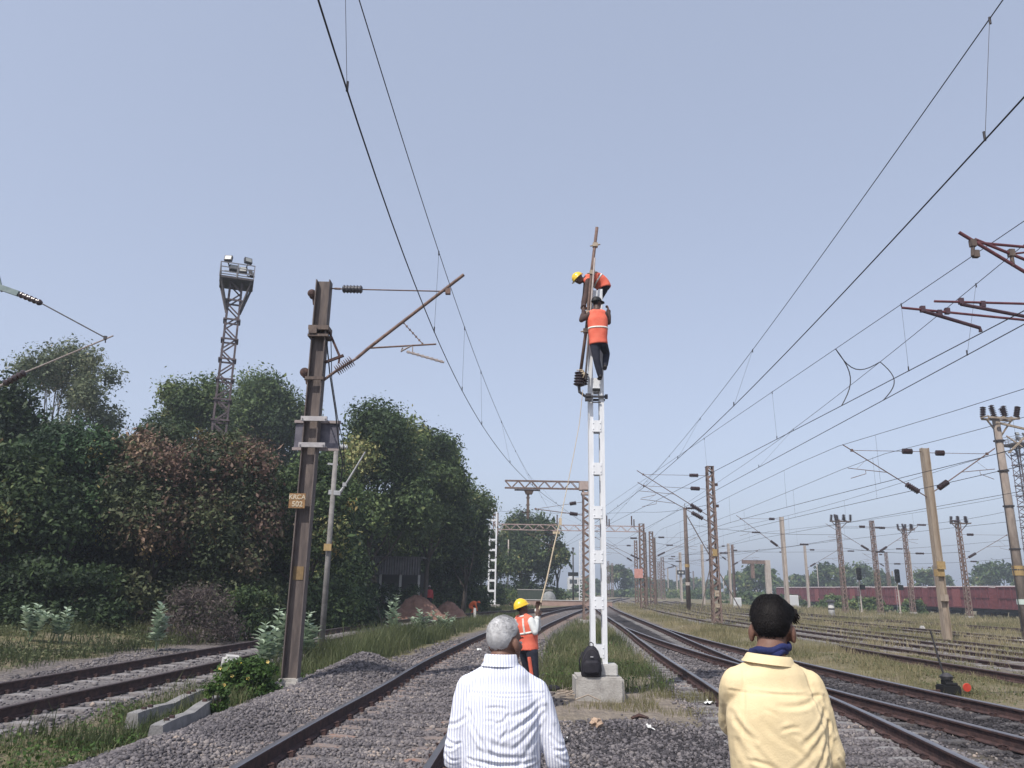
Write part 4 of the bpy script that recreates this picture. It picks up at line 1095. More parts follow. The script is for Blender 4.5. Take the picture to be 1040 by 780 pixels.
def add_head(mb, c, r, f, u, s=1.0, neck=None):
    c = V(c)
    E = lambda o, a, b, d, nu=18, nv=12: mb.ellipsoid(c + r * (o[0] * s) + f * (o[1] * s) + u * (o[2] * s), r * (a * s), f * (b * s), u * (d * s), nu, nv)
    E((0, -.012, .035), .077, .097, .088)
    E((0, .022, -.035), .062, .070, .085)
    E((0, .045, -.078), .038, .045, .036)
    E((0, .092, -.012), .012, .018, .028); E((0, .101, -.026), .016, .014, .011)
    E((0, .083, .022), .048, .016, .014)
    E((0, .083, -.055), .026, .012, .012)
    for k in (-1, 1):
        E((k * .036, .066, -.02), .022, .022, .022)
        mb.ellipsoid(c + r * (k * .0805 * s) - f * (.012 * s) - u * (.012 * s), r * (.012 * s) - f * (.004 * s), f * (.022 * s) + r * (k * .004 * s), u * (.035 * s) - f * (.006 * s), 12, 8)
        mb.ellipsoid(c + r * (k * .077 * s) - f * (.004 * s) - u * (.036 * s), r * (.008 * s), f * (.010 * s), u * (.008 * s), 10, 6)
    if neck is not None:
        n0 = V(neck); n1 = c - f * .022 * s - u * .05 * s
        chain(mb, [n0, lerp(n0, n1, .5), n1], [.068 * s, .058 * s, .056 * s], 18)

def add_face(parent, c, r, f, u, s=1.0):
    c = V(c)
    for k in (-1, 1):
        e = MB().ellipsoid(c + r * (k * .034 * s) + f * (.083 * s) + u * (-.002 * s), r * (.013 * s), f * (.010 * s), u * (.008 * s), 12, 8).build('eye', mat('eye_white', (.6, .57, .53), None, rough=.2), parent, world=True, smooth=True)
        MB().ellipsoid(c + r * (k * .034 * s) + f * (.0905 * s) + u * (-.002 * s), r * (.006 * s), f * (.0035 * s), u * (.006 * s), 10, 6).build('iris', mat('dark_iris', (.02, .012, .01), None, rough=.15), e, world=True, smooth=True)
        MB().ellipsoid(c + r * (k * .034 * s) + f * (.091 * s) + u * (.022 * s), r * (.021 * s), f * (.006 * s), u * (.004 * s), 10, 6).build('eyebrow', HAIRB, parent, world=True, smooth=True)
    MB().ellipsoid(c + f * (.094 * s) - u * (.055 * s), r * (.022 * s), f * (.006 * s), u * (.006 * s), 12, 6).build('mouth', mat('lip', (.17, .07, .06), None, rough=.5), parent, world=True, smooth=True)

def hair_cap(parent, c, r, f, u, s, m, thick=.012, quiff=0.0, strands=0, slen=.02, nape=-.045, sw=.0008, boxy=1.0, locks=0):
    """hair hugging the skull with loose strands; hairline at forehead, above the ears, down to the nape"""
    c = V(c); mb = MB(); o = c - f * .012 * s + u * .037 * s
    nu, nv = 44, 30; vs = []; 
    def surf(th, ph, ex=0.0):
        dv = r * math.sin(th) * math.cos(ph) + f * math.cos(th) * math.cos(ph) + u * math.sin(ph)
        te = thick * (.25 + 1.15 * max(0, math.sin(ph))); a, b, d = (.077 + te + ex) * s, (.097 + te + ex) * s, (.088 + te + ex) * s
        k = 1.0; bx_ = boxy if ph > 0 else 1.0; cp = math.cos(ph) ** bx_; sp2 = math.copysign(abs(math.sin(ph)) ** bx_, math.sin(ph))
        if quiff:
            k += quiff * 1.5 * max(0, math.cos(th - .95)) ** 4 * math.exp(-((ph - .36) / .34) ** 2) + quiff * .3 * math.exp(-((ph - 1.1) / .4) ** 2)
            k += .014 * math.sin(7 * th + 5 * ph) * max(0, math.sin(ph))
        return o + r * (math.sin(th) * cp * a * k) + f * (math.cos(th) * cp * b * k) + u * (sp2 * d * k)
    def low(th):
        # lowest latitude of hair: high at the forehead, mid at the ears, low at the nape
        fr = math.cos(th)
        if fr > .35: return math.asin(min(.9, .55))
        if fr > -.25: return -.05 + .6 * max(0, (fr + .05) / .4)
        return -.05 + (-.95 + .05) * sstep(-.25, -.65, fr)
    for j in range(nv + 1):
        for i in range(nu):
            th = 2 * math.pi * i / nu; l = low(th) + rnd.uniform(-.04, .04) * (j == 0); ph = l + (math.pi / 2 - l) * (j / nv)
            vs.append(surf(th, min(ph, math.pi / 2 - .001)) + V((rnd.uniform(-1, 1), rnd.uniform(-1, 1), rnd.uniform(-1, 1))) * .0012)
    fs = []
    for j in range(nv):
        for i in range(nu):
            a = j * nu + i; b = j * nu + (i + 1) % nu; fs.append((a, b, b + nu, a + nu))
    mb.add(vs, fs)
    base = len(vs)
    inner = []
    for i in range(nu):
        th = 2 * math.pi * i / nu; inner.append(surf(th, low(th), -thick - .004))
    mb.add(inner, []); fs = []
    for i in range(nu): mb.f.append((i, base + i, base + (i + 1) % nu, (i + 1) % nu)); mb.m.append(0)
    # strands
    for k in range(strands):
        th = rnd.uniform(0, 2 * math.pi); l = low(th); ph = l + (math.pi / 2 - l) * rnd.random() ** .8
        p = surf(th, ph, -.002); q = surf(th + rnd.uniform(-.08, .08), ph - slen * 7 * rnd.uniform(.4, 1.0), rnd.uniform(.0008, .0055))
        if math.sin(ph) < .2 and math.cos(th) < 0: q = p + (q - p) * .6
        w = (q - p).cross(p - o)
        if w.length < 1e-6: continue
        w = w.normalized() * sw
        mid = (p + q) / 2 + (p - o).normalized() * slen * .18
        mb.add([p - w, p + w, mid + w * .8, mid - w * .8, q], [(0, 1, 2, 3), (3, 2, 4)])
    for k in range(locks):
        a = V((rnd.uniform(-.02, .055), rnd.uniform(.03, .085), rnd.uniform(.085, .115))); b = V((.098, .078, .052)) + V((rnd.gauss(0, .010), rnd.gauss(0, .012), rnd.gauss(0, .012)))
        md = lerp(a, b, .55) + V((.012, .012, .018)); w = lambda q: c + r * (q.x * s) + f * (q.y * s) + u * (q.z * s)
        mb.tube([w(a), w(md), w(b)], [.012, .010, .0012], 6)
    return mb.build('hair', m, parent, world=True, smooth=True)

def helmet(parent, c, r, f, u, s=1.0):
    c = V(c); o = c - f * .008 * s + u * .03 * s; mb = MB(); nu, nv = 28, 10; vs = []; fs = []
    for j in range(nv + 1):
        ph = (math.pi / 2) * j / nv
        for i in range(nu):
            th = 2 * math.pi * i / nu; rid = 1 + .03 * (abs(math.sin(th)) < .2) * (ph > .3)
            vs.append(o + r * (math.sin(th) * math.cos(ph) * .112 * s) + f * (math.cos(th) * math.cos(ph) * .132 * s) + u * (math.sin(ph) * .125 * s * rid))
    for j in range(nv):
        for i in range(nu):
            a = j * nu + i; b = j * nu + (i + 1) % nu; fs.append((a, b, b + nu, a + nu))
    b0 = len(vs)
    for i in range(nu):
        th = 2 * math.pi * i / nu; br = .045 * max(0, math.cos(th)) + .012
        vs.append(o + r * (math.sin(th) * (.112 + .4 * br) * s) + f * (math.cos(th) * (.132 + br) * s) - u * (.012 * s))
    for i in range(nu): fs.append((b0 + i, b0 + (i + 1) % nu, (i + 1) % nu, i))
    fs.append(tuple(b0 + i for i in range(nu))[::-1])
    mb.add(vs, fs)
    return mb.build('helmet', HELM, parent, world=True, smooth=True)

def spine_rings(sp, r0, r1, rad_, g=0.0):
    out = []; n = len(sp)
    for i, p in enumerate(sp):
        t = (V(sp[min(i + 1, n - 1)]) - V(sp[max(i - 1, 0)])).normalized()
        rv = (V(r0) * (1 - i / (n - 1)) + V(r1) * (i / (n - 1))); rv = (rv - t * rv.dot(t)).normalized(); fv = t.cross(rv)
        out.append((p, rv, fv, rad_[i][0] + g, rad_[i][1] + g))
    return out

def resample_spine(sp, rad_, m=5):
    P = []; Q = []
    for i in range(len(sp) - 1):
        a = sp[max(i - 1, 0)]; b = sp[i]; c = sp[i + 1]; d = sp[min(i + 2, len(sp) - 1)]
        for k in range(m):
            t = k / m
            P.append(.5 * ((2 * V(b)) + (V(c) - V(a)) * t + (2 * V(a) - 5 * V(b) + 4 * V(c) - V(d)) * t * t + (3 * V(b) - V(a) - 3 * V(c) + V(d)) * t ** 3))
            Q.append([rad_[i][j] + (rad_[i + 1][j] - rad_[i][j]) * (t * t * (3 - 2 * t)) for j in (0, 1)])
    P.append(V(sp[-1])); Q.append(list(rad_[-1])); return P, Q

TORSO = [(.155, .115), (.150, .112), (.165, .115), (.178, .112), (.145, .080), (.062, .058)]

def human(label, base, J, skin, shirt, trousers, hair=None, helm=False, vest=None, sleeve=1.0, vox=.009, s=1.0, fold=None, cap=None, shoes=SHOE, group=None, torso=TORSO, g=.016, hand_curl=.6, collar=None, extra=None, face=True, shirt_low=0, hs=1.0, shvox=None, vband=False):
    root = thing('person', label, 'person', base, 0, group)
    r, f, u = head_axes(J['head'][1], J['head'][2]); hc = V(J['head'][0])
    tor = [(a * s, b * s) for a, b in torso]
    body = MB()
    sp, tr = resample_spine(J['spine'], tor)
    body.loft(spine_rings(sp, J['hipr'], J['shr'], tr), 22)
    add_head(body, hc, r, f, u, s * hs, neck=J['spine'][-1])
    for k in ('L', 'R'):
        sh, el, wr, hd, hn = J['arm' + k]
        chain(body, [sh, lerp(sh, el, .4), el, lerp(el, wr, .35), wr], [.058 * s, .049 * s, .040 * s, .041 * s, .026 * s])
        hand(body, wr, hd, hn, 1 if k == 'R' else -1, hand_curl, s)
        hp, kn, an, to = J['leg' + k]
        chain(body, [hp, lerp(hp, kn, .4), kn, lerp(kn, an, .35), an], [.088 * s, .078 * s, .055 * s, .056 * s, .036 * s])
        td = (V(to) - V(an)); td.z = td.z * .5
        chain(body, [V(an) + V((0, 0, -.03 * s)), lerp(an, to, .6), to], [.034 * s, .034 * s, .026 * s])
    soften(body, 'body', skin, root, vox, 3)
    if face: add_face(root, hc, r, f, u, s * hs)
    # trousers
    tb = MB(); k0 = [p for p in sp[:6]]
    tb.loft(spine_rings([lerp(sp[0], sp[1], -2.0)] + k0, J['hipr'], J['hipr'], [[tr[0][0] * .85, tr[0][1] * .85]] + tr[:6], g - .004), 22)
    for k in ('L', 'R'):
        hp, kn, an, to = J['leg' + k]
        chain(tb, [hp, lerp(hp, kn, .4), kn, lerp(kn, an, .4), lerp(kn, an, .97)], [.104 * s, .092 * s, .072 * s, .070 * s, .060 * s])
        shb = MB(); fz = V((0, 0, 1))
        a_ = V(an) + V((0, 0, -.045 * s)); dd = (V(to) - V(an)); dd = dd.normalized()
        chain(shb, [a_ - dd * .05 * s, a_ + dd * .06 * s, V(to)], [.042 * s, .046 * s, .036 * s])
        soften(shb, 'shoe', shoes, root, max(vox, .009), 3)
    soften(tb, 'trousers', trousers, root, vox, 3)
    # shirt
    sb = MB(); g2 = g
    sb.loft(spine_rings(sp[1 + shirt_low:], J['hipr'], J['shr'], tr[1 + shirt_low:], g2), 24)
    for k in ('L', 'R'):
        sh, el, wr, hd, hn = J['arm' + k]
        nk = lerp(sp[-1], sp[-5], .26); inn = lerp(nk, sh, .26)
        chain(sb, [inn, lerp(inn, sh, .5), V(sh)], [.050 * s, .056 * s, .064 * s])
        pts = [V(sh), lerp(sh, el, .18), lerp(sh, el, .5), V(el)]; rs = [.066 * s, .068 * s, .061 * s, .054 * s]
        if sleeve > .5:
            e = lerp(el, wr, (sleeve - .5) * 2 * .93); pts += [lerp(el, e, .5), e]; rs += [.055 * s, (.05 - .012 * sleeve) * s]
        chain(sb, pts, rs)
        if sleeve > .5:
            e0 = lerp(el, wr, (sleeve - .5) * 2 * .93); dd = (V(wr) - V(el)).normalized(); rr = (.052 - .012 * sleeve) * s
            MB().lathe([(rr - .006, -.006), (rr + .003, -.002), (rr + .006, .018), (rr + .005, .042), (rr, .05)], e0 - dd * .042, dd, 20).build('cuff', shirt, root, world=True, smooth=True)
    soften(sb, 'shirt', shirt, root, shvox or vox, 4 if not shvox else 13, fold)
    if vest is not None:
        vb = MB(); k0 = max(1, 4)
        vb.loft(spine_rings(sp[0:-2], J['hipr'], J['shr'], tr[0:-2], g2 + .016), 24)
        for k in ('L', 'R'):
            sh = V(J['arm' + k][0]); nk = lerp(sp[-1], sp[-5], .35); chain(vb, [lerp(nk, sh, .3), lerp(nk, sh, .8)], [.066 * s, .074 * s])
        soften(vb, 'vest', vest, root, vox, 4)
        rings = spine_rings(sp, J['hipr'], J['shr'], tr, g2 + .022)
        for kk in (11,):
            c0, rv, fv, rx, ry = rings[kk]; t = V(sp[kk + 1]) - V(sp[kk]); t.normalize()
            MB().loft([(V(c0) - t * .015, rv, fv, rx, ry), (V(c0) + t * .015, rv, fv, rx, ry)], 28).build('reflective_band', REFL, root, world=True, smooth=True)
        for sx in ((-.55, .55) if vband else ()):
            pts = []
            for kk in range(11, len(rings) - 4, 2):
                c0, rv, fv, rx, ry = rings[kk]; pts.append(V(c0) + V(rv) * (rx * sx) - V(fv) * (ry * .86 + .004))
            if len(pts) > 1:
                mb = MB()
                for a_, b_ in zip(pts[:-1], pts[1:]): mb.bar(a_, b_, .035, .012, rings[11][2])
                mb.build('reflective_band', REFL, root, world=True)
    if hair: hair_cap(root, hc, r, f, u, s * hs, **hair)
    if helm: helmet(root, hc, r, f, u, s)
    if collar:
        cm, tilt, hh, rr, rb = collar
        nb = V(J['spine'][-1]); ax = ((hc - f * .03 - nb).normalized() * .5 + V((0, 0, .5))).normalized()
        mb = MB(); n = 32; vs = []
        prof = [(rb + .014, -.012), (rr + .012, .004), (rr + .006, hh), (rr, hh + .004), (rr - .004, hh), (rr - .002, -.01)]
        q = V((0, 0, 1)).rotation_difference(ax)
        for (a_, z) in prof:
            for k in range(n):
                w = 2 * math.pi * k / n
                zz = z - tilt * max(0, math.sin(w)) * (z > -.011)
                vs.append(nb + q @ V((a_ * math.cos(w) * 1.04, a_ * math.sin(w) * .98, zz)))
        fs = [(j * n + k, j * n + (k + 1) % n, (j + 1) * n + (k + 1) % n, (j + 1) * n + k) for j in range(len(prof) - 1) for k in range(n)]
        mb.add(vs, fs); mb.build('collar', cm, root, world=True, smooth=True)
    if extra: extra(root, hc, r, f, u)
    return root

def make_folds(lines, zamp=.004, seed=0, seams=(), area=None, nfine=0):
    rf = random.Random(seed + 5); fine = []
    if area:
        for k in range(nfine):
            x = rf.uniform(area[0], area[1]); z = rf.uniform(area[2], area[3]); side = 1 if x > (area[0] + area[1]) / 2 else -1
            fine.append((x, z, (math.pi + .75 if side > 0 else -.75) + rf.gauss(0, .3), rf.uniform(.05, .15), -rf.uniform(.0012, .0042)))
    """cloth folds: list of (x0,z0,x1,z1,width,depth) drawn on the back of a garment"""
    def fn(co, no):
        d = np.zeros(len(co)); x, y, z = co.T
        wgt = np.clip(-no[:, 1] * 1.6 + .25, 0, 1)
        for (x0, z0, x1, z1, w, dep) in lines:
            ex, ez = x1 - x0, z1 - z0; L2 = ex * ex + ez * ez
            t = ((x - x0) * ex + (z - z0) * ez) / L2; tc = np.clip(t, 0, 1)
            # gently curved line
            cx = x0 + ex * tc; cz = z0 + ez * tc - .012 * np.sin(math.pi * tc)
            dd = np.hypot(x - cx, z - cz)
            end = np.clip(1 - np.abs(tc - .45) * 1.55, 0, 1) ** .7
            q = dd / w
            d += dep * np.exp(-q * q) * end - .45 * dep * np.exp(-((q - 1.9) / .9) ** 2) * end
        for (px_, pz_, ax_, az_) in seams:
            # stitched seam: thin groove with a raised edge along a line through (px,pz) with normal (ax,az)
            sd = (x - px_) * ax_ + (z - pz_) * az_; ln = np.abs((x - px_) * -az_ + (z - pz_) * ax_)
            d += (-.0022 * np.exp(-(sd / .005) ** 2) + .0012 * np.exp(-((sd - .009) / .006) ** 2)) * (ln < .17)
        for (x0, z0, ang, ln, dep) in fine:
            ex, ez = math.cos(ang) * ln, math.sin(ang) * ln
            t = np.clip(((x - x0) * ex + (z - z0) * ez) / (ln * ln), 0, 1); dd = np.hypot(x - x0 - ex * t, z - z0 - ez * t - .006 * np.sin(3.1 * t))
            d += dep * (np.exp(-(dd / .0065) ** 2) - .5 * np.exp(-((dd - .012) / .007) ** 2)) * np.sin(math.pi * np.clip(t, .02, .98))
        d *= wgt
        n1 = (vnoise(x * 1.0 + z * .5, z * .55 - x * .3, .07, 40 + seed) - .5) * zamp + (vnoise(x + y, z * .8, .033, 41 + seed) - .5) * zamp * .45
        return co + no * (d + n1)[:, None]
    return fn

def cloth_mat(name, c1, c2, stripe=None):
    m = mat(name, c1, c2, 6, .85, 0, .12, 160, spec=.2)
    if stripe:
        nt = m.node_tree; b = nt.nodes['Principled BSDF']
        src = b.inputs['Base Color'].links[0].from_socket
        tc = nd(nt, 'ShaderNodeTexCoord'); sx = nd(nt, 'ShaderNodeSeparateXYZ'); nt.links.new(tc.outputs['Object'], sx.inputs[0])
        no = nd(nt, 'ShaderNodeTexNoise'); no.inputs['Scale'].default_value = 5; nt.links.new(tc.outputs['Object'], no.inputs['Vector'])
        a = nd(nt, 'ShaderNodeMath', operation='MULTIPLY_ADD'); a.inputs[1].default_value = .02; nt.links.new(no.outputs['Fac'], a.inputs[0]); nt.links.new(sx.outputs[0], a.inputs[2])
        yy = nd(nt, 'ShaderNodeMath', operation='MULTIPLY_ADD'); yy.inputs[1].default_value = .75; nt.links.new(sx.outputs[1], yy.inputs[0]); nt.links.new(a.outputs[0], yy.inputs[2])
        zz = nd(nt, 'ShaderNodeMath', operation='MULTIPLY_ADD'); zz.inputs[1].default_value = .03; nt.links.new(sx.outputs[2], zz.inputs[0]); nt.links.new(a.outputs[0], zz.inputs[2])
        k = nd(nt, 'ShaderNodeMath', operation='MULTIPLY'); k.inputs[1].default_value = 2 * math.pi / stripe[0]; nt.links.new(zz.outputs[0], k.inputs[0])
        s_ = nd(nt, 'ShaderNodeMath', operation='SINE'); nt.links.new(k.outputs[0], s_.inputs[0])
        cr = nd(nt, 'ShaderNodeValToRGB'); cr.color_ramp.elements[0].position = .35; cr.color_ramp.elements[0].color = (0, 0, 0, 1); cr.color_ramp.elements[1].position = .8; cr.color_ramp.elements[1].color = (1, 1, 1, 1)
        h = nd(nt, 'ShaderNodeMath', operation='MULTIPLY_ADD'); h.inputs[1].default_value = .5; h.inputs[2].default_value = .5; nt.links.new(s_.outputs[0], h.inputs[0]); nt.links.new(h.outputs[0], cr.inputs[0])
        mx = nd(nt, 'ShaderNodeMix', data_type='RGBA'); nt.links.new(cr.outputs[0], mx.inputs['Factor']); nt.links.new(src, mx.inputs['A']); mx.inputs['B'].default_value = (*stripe[1], 1)
        nt.links.new(mx.outputs['Result'], b.inputs['Base Color'])
    return m

# ---- grey haired person in the striped shirt
Y1 = 3.8
STRIPE = cloth_mat('striped_white_shirt', (.76, .77, .81), (.81, .82, .86), (.0128, (.47, .49, .62)))
x0 = -.02
m1 = dict(spine=[(x0, Y1, .86), (x0, Y1 - .01, 1.02), (x0, Y1 - .02, 1.15), (x0 - .005, Y1 - .01, 1.28), (x0 - .005, Y1, 1.395), (x0 - .01, Y1 + .0, 1.465)],
     hipr=(1, 0, 0), shr=(1, -.02, -.03), head=((x0 + .008, Y1 + .03, 1.552), (.72, 1, .0), (0, .05, 1)),
     armL=(V((x0 - .150, Y1, 1.35)), V((x0 - .205, Y1 - .02, 1.10)), V((x0 - .215, Y1 + .03, .88)), (0, .15, -1), (1, 0, 0)),
     armR=(V((x0 + .152, Y1, 1.337)), V((x0 + .245, Y1 - .03, 1.09)), V((x0 + .305, Y1 + .02, .87)), (.1, .15, -1), (-1, 0, 0)),
     legL=(V((x0 - .09, Y1, .85)), V((x0 - .10, Y1 + .02, .47)), V((x0 - .10, Y1 - .06, .085)), V((x0 - .12, Y1 + .10, .035))),
     legR=(V((x0 + .09, Y1, .85)), V((x0 + .11, Y1 + .12, .48)), V((x0 + .12, Y1 + .2, .085)), V((x0 + .15, Y1 + .36, .035))))
F1 = [(.16, 1.29, -.02, 1.17, .012, -.011), (.165, 1.26, .03, 1.12, .011, -.010), (.15, 1.31, .0, 1.25, .012, -.008), (.15, 1.20, .05, 1.06, .012, -.008), (-.17, 1.27, -.09, 1.13, .012, -.008), (-.16, 1.22, -.05, 1.09, .011, -.007),
      (-.16, 1.075, .13, 1.07, .009, -.010), (-.12, 1.115, .10, 1.09, .012, -.007), (-.17, 1.04, .0, 1.05, .010, .006), (.0, 1.03, .16, 1.06, .010, -.008), (-.10, 1.16, .06, 1.13, .014, -.005),
      (-.15, 1.345, .14, 1.335, .005, -.003), (.06, 1.20, .09, 1.02, .012, .006), (-.06, 1.18, -.10, 1.0, .013, .006), (.10, 1.13, .16, 1.03, .010, -.007),
      (-.28, 1.20, -.18, 1.24, .010, -.008), (-.28, 1.15, -.20, 1.13, .009, -.008), (-.28, 1.11, -.21, 1.13, .008, -.007), (-.27, 1.08, -.21, 1.06, .008, -.007),
      (.18, 1.29, .26, 1.16, .010, -.008), (.20, 1.17, .28, 1.12, .009, -.009), (.22, 1.11, .30, 1.13, .008, -.008), (.23, 1.08, .31, 1.06, .008, -.007), (.17, 1.31, .215, 1.22, .010, .007)]
human('grey haired person in a white striped shirt walking away along the track', (x0, Y1, 0), m1, SKIN, STRIPE, mat('grey_trousers', (.12, .12, .14), (.16, .16, .18), 9, .85, 0, .2),
      hair=dict(m=HAIRG, thick=.005, strands=9000, slen=.011, sw=.0006), sleeve=.66, vox=.0065, fold=make_folds([(a, b, c_, d, w_ * .8, e * .85) for a, b, c_, d, w_, e in F1], .003, 0, seams=[(0, 1.345, 0, 1), (-.150, 1.30, 1, -.15), (.145, 1.29, -1, -.15)], area=(-.17, .15, 1.02, 1.30), nfine=18), collar=(STRIPE, .03, .036, .066, .074),
      torso=[(.165, .125), (.162, .125), (.160, .120), (.158, .110), (.118, .078), (.058, .056)], g=.018, hand_curl=.5, hs=.94, shvox=.0046)

# ---- dark haired person in the yellow shirt
Y2 = 3.0
CREAMS = cloth_mat('cream_yellow_shirt', (.68, .545, .325), (.73, .59, .365))
sL = at(750, 696, Y2); sR = at(819, 699, Y2); eL = at(744, 733, Y2 + .17); eR = at(842, 768, Y2 - .02)
xm = (sL.x + sR.x) / 2 - .003
hd = at(784, 641, Y2 + .03)
m2 = dict(spine=[(xm + .01, Y2, .95), (xm + .01, Y2 - .01, 1.10), (xm + .005, Y2 - .02, 1.23), (xm, Y2 - .02, 1.37), (xm, Y2 - .005, 1.49), (xm - .005, Y2 + .0, 1.562)],
     hipr=(1, 0, 0), shr=(1, .02, -.01), head=(hd, (.36, 1, -.16), (.03, .1, 1)),
     armL=(sL, eL, V((eL.x + .12, Y2 + .37, 1.30)), (.5, .6, .25), (.5, -.5, .4)),
     armR=(sR, eR, V((eR.x + .02, Y2 + .12, .97)), (-.05, .35, -1), (-1, 0, 0)),
     legL=(V((xm - .08, Y2, .92)), V((xm - .10, Y2 + .03, .50)), V((xm - .11, Y2 - .04, .085)), V((xm - .13, Y2 + .13, .035))),
     legR=(V((xm + .10, Y2, .92)), V((xm + .12, Y2 + .08, .50)), V((xm + .13, Y2 + .06, .085)), V((xm + .16, Y2 + .23, .035))))
F2 = [(xm + .14, 1.45, xm - .02, 1.42, .012, -.006), (xm + .16, 1.40, xm + .05, 1.30, .013, -.010), (xm + .17, 1.36, xm + .08, 1.20, .012, -.012), (xm + .165, 1.31, xm + .10, 1.16, .011, -.011), (xm + .13, 1.33, xm - .02, 1.20, .013, -.006),
      (xm - .17, 1.39, xm - .11, 1.31, .012, -.010), (xm - .16, 1.36, xm - .05, 1.22, .013, -.007), (xm - .16, 1.30, xm - .10, 1.18, .012, -.006), (xm - .08, 1.37, xm + .02, 1.29, .016, -.004), (xm + .0, 1.36, xm + .10, 1.24, .015, .005),
      (xm - .10, 1.25, xm + .06, 1.17, .015, -.005), (xm + .14, 1.25, xm + .17, 1.14, .010, -.010), (xm + .11, 1.27, xm + .14, 1.15, .010, .007), (xm - .13, 1.17, xm + .05, 1.21, .014, -.004), (xm - .02, 1.14, xm + .15, 1.20, .012, -.008),
      (xm + .17, 1.44, xm + .20, 1.33, .011, -.009), (xm + .20, 1.40, xm + .235, 1.25, .011, .006), (xm + .19, 1.30, xm + .25, 1.22, .010, -.009), (xm + .20, 1.24, xm + .26, 1.18, .009, -.009), (xm - .15, 1.475, xm + .14, 1.465, .005, -.002)]
SCARF = mat('dark_blue_scarf', (.012, .018, .07), (.022, .03, .11), 14, .85, 0, .4, 60)
def scarf(root, hc, r, f, u):
    nb = V(m2['spine'][-1]) + V((.005, .005, .02)); mb = MB(); n = 36
    for lay in range(2):
        vs = []; fs = []; w_ = 8
        for k in range(n):
            a = 2 * math.pi * k / n
            rr = .064 + .005 * lay + .004 * math.sin(3 * a + lay * 2)
            c = nb + V((math.cos(a) * rr * 1.02, math.sin(a) * rr, .008 + .013 * lay - .05 * max(0, math.sin(a)) + .010 * math.cos(a) + .004 * math.sin(5 * a + lay)))
            out = V((math.cos(a), math.sin(a), 0))
            for j in range(w_):
                b = 2 * math.pi * j / w_; vs.append(c + out * (math.cos(b) * .009) + V((0, 0, math.sin(b) * .014)))
        for k in range(n):
            for j in range(w_):
                fs.append((k * w_ + j, ((k + 1) % n) * w_ + j, ((k + 1) % n) * w_ + (j + 1) % w_, k * w_ + (j + 1) % w_))
        mb.add(vs, fs)
    mb.build('scarf', SCARF, root, world=True, smooth=True)
human('dark haired person in a cream yellow shirt with a dark blue scarf at the neck', (xm, Y2, 0), m2, SKIN, CREAMS, mat('dark_trousers', (.03, .03, .035), (.05, .05, .055), 9, .85, 0, .2),
      hair=dict(m=HAIRB, thick=.0065, quiff=.17, strands=9000, slen=.028, sw=.0008, boxy=.93, locks=26), vox=.0062, fold=make_folds([(a, b, c_, d, w_ * .72, e * .78) for a, b, c_, d, w_, e in F2], .0026, 3, seams=[(xm, 1.455, .03, 1), (xm - .135, 1.40, 1, -.18), (xm + .132, 1.40, -1, -.18)], area=(xm - .15, xm + .16, 1.18, 1.42), nfine=7), collar=(CREAMS, .03, .016, .074, .080),
      torso=[(.155, .115), (.150, .112), (.156, .115), (.158, .106), (.116, .076), (.058, .056)], g=.016, extra=scarf, sleeve=1.0, hs=.93, shvox=.0046)

# ---- ground worker hauling the rope
Y3 = 13.0
q = lambda px, py, y=Y3: at(px, py, y)
fw = V((.80, .60, 0)).normalized(); rt = V((fw.y, -fw.x, 0))
pc = q(536.5, 663); pc.z = .88
bs_ = V((pc.x, Y3, 0))
HND = q(545.6, 626.5, Y3 - .05)
ch = V((bs_.x - .05, Y3, 1.18))
m3p = dict(spine=[bs_ + V((0, 0, .86)), bs_ + V((-.01, 0, .99)), bs_ + V((-.02, 0, 1.10)), bs_ + V((-.05, 0, 1.23)), bs_ + V((-.07, 0, 1.33)), bs_ + V((-.08, 0, 1.395))],
     hipr=rt, shr=rt, head=(q(530.2, 617.2), (.85, .45, .35), (-.35, 0, 1)),
     armR=(bs_ + V((-.07, 0, 1.31)) + rt * .17, q(543.5, 642, Y3 - .2), HND, (.1, .1, 1), (.2, .9, 0)),
     armL=(bs_ + V((-.07, 0, 1.31)) - rt * .17, bs_ + V((.16, .22, 1.18)), HND + V((-.0, .06, .13)), (.1, -.1, 1), (.2, -.9, 0)),
     legR=(bs_ + V((0, 0, .84)) + rt * .09, bs_ + V((0, 0, .45)) + rt * .11 + fw * .05, bs_ + V((0, 0, .085)) + rt * .12 - fw * .06, bs_ + V((0, 0, .035)) + rt * .13 + fw * .12),
     legL=(bs_ + V((0, 0, .84)) - rt * .09, bs_ + V((0, 0, .45)) - rt * .12 + fw * .12, bs_ + V((0, 0, .085)) - rt * .13 + fw * .10, bs_ + V((0, 0, .035)) - rt * .14 + fw * .28))
def stripe_leg(root, hc, r, f, u):
    hp, kn, an, to = m3p['legR']; o = rt * .035 - fw * .085
    MB().bar(lerp(hp, kn, .2) + o * 1.15, V(kn) + o * .98, .05, .03, -fw).build('trouser_flash', VEST, root, world=True)
human('worker in a yellow helmet and orange vest standing beside the track hauling the rope', bs_, m3p, SKIND, PALESHIRT, NAVY, hair=dict(m=HAIRB, thick=.012, strands=300), helm=True, vest=VEST, vox=.012, s=.96, extra=stripe_leg, hand_curl=1.0, vband=True)

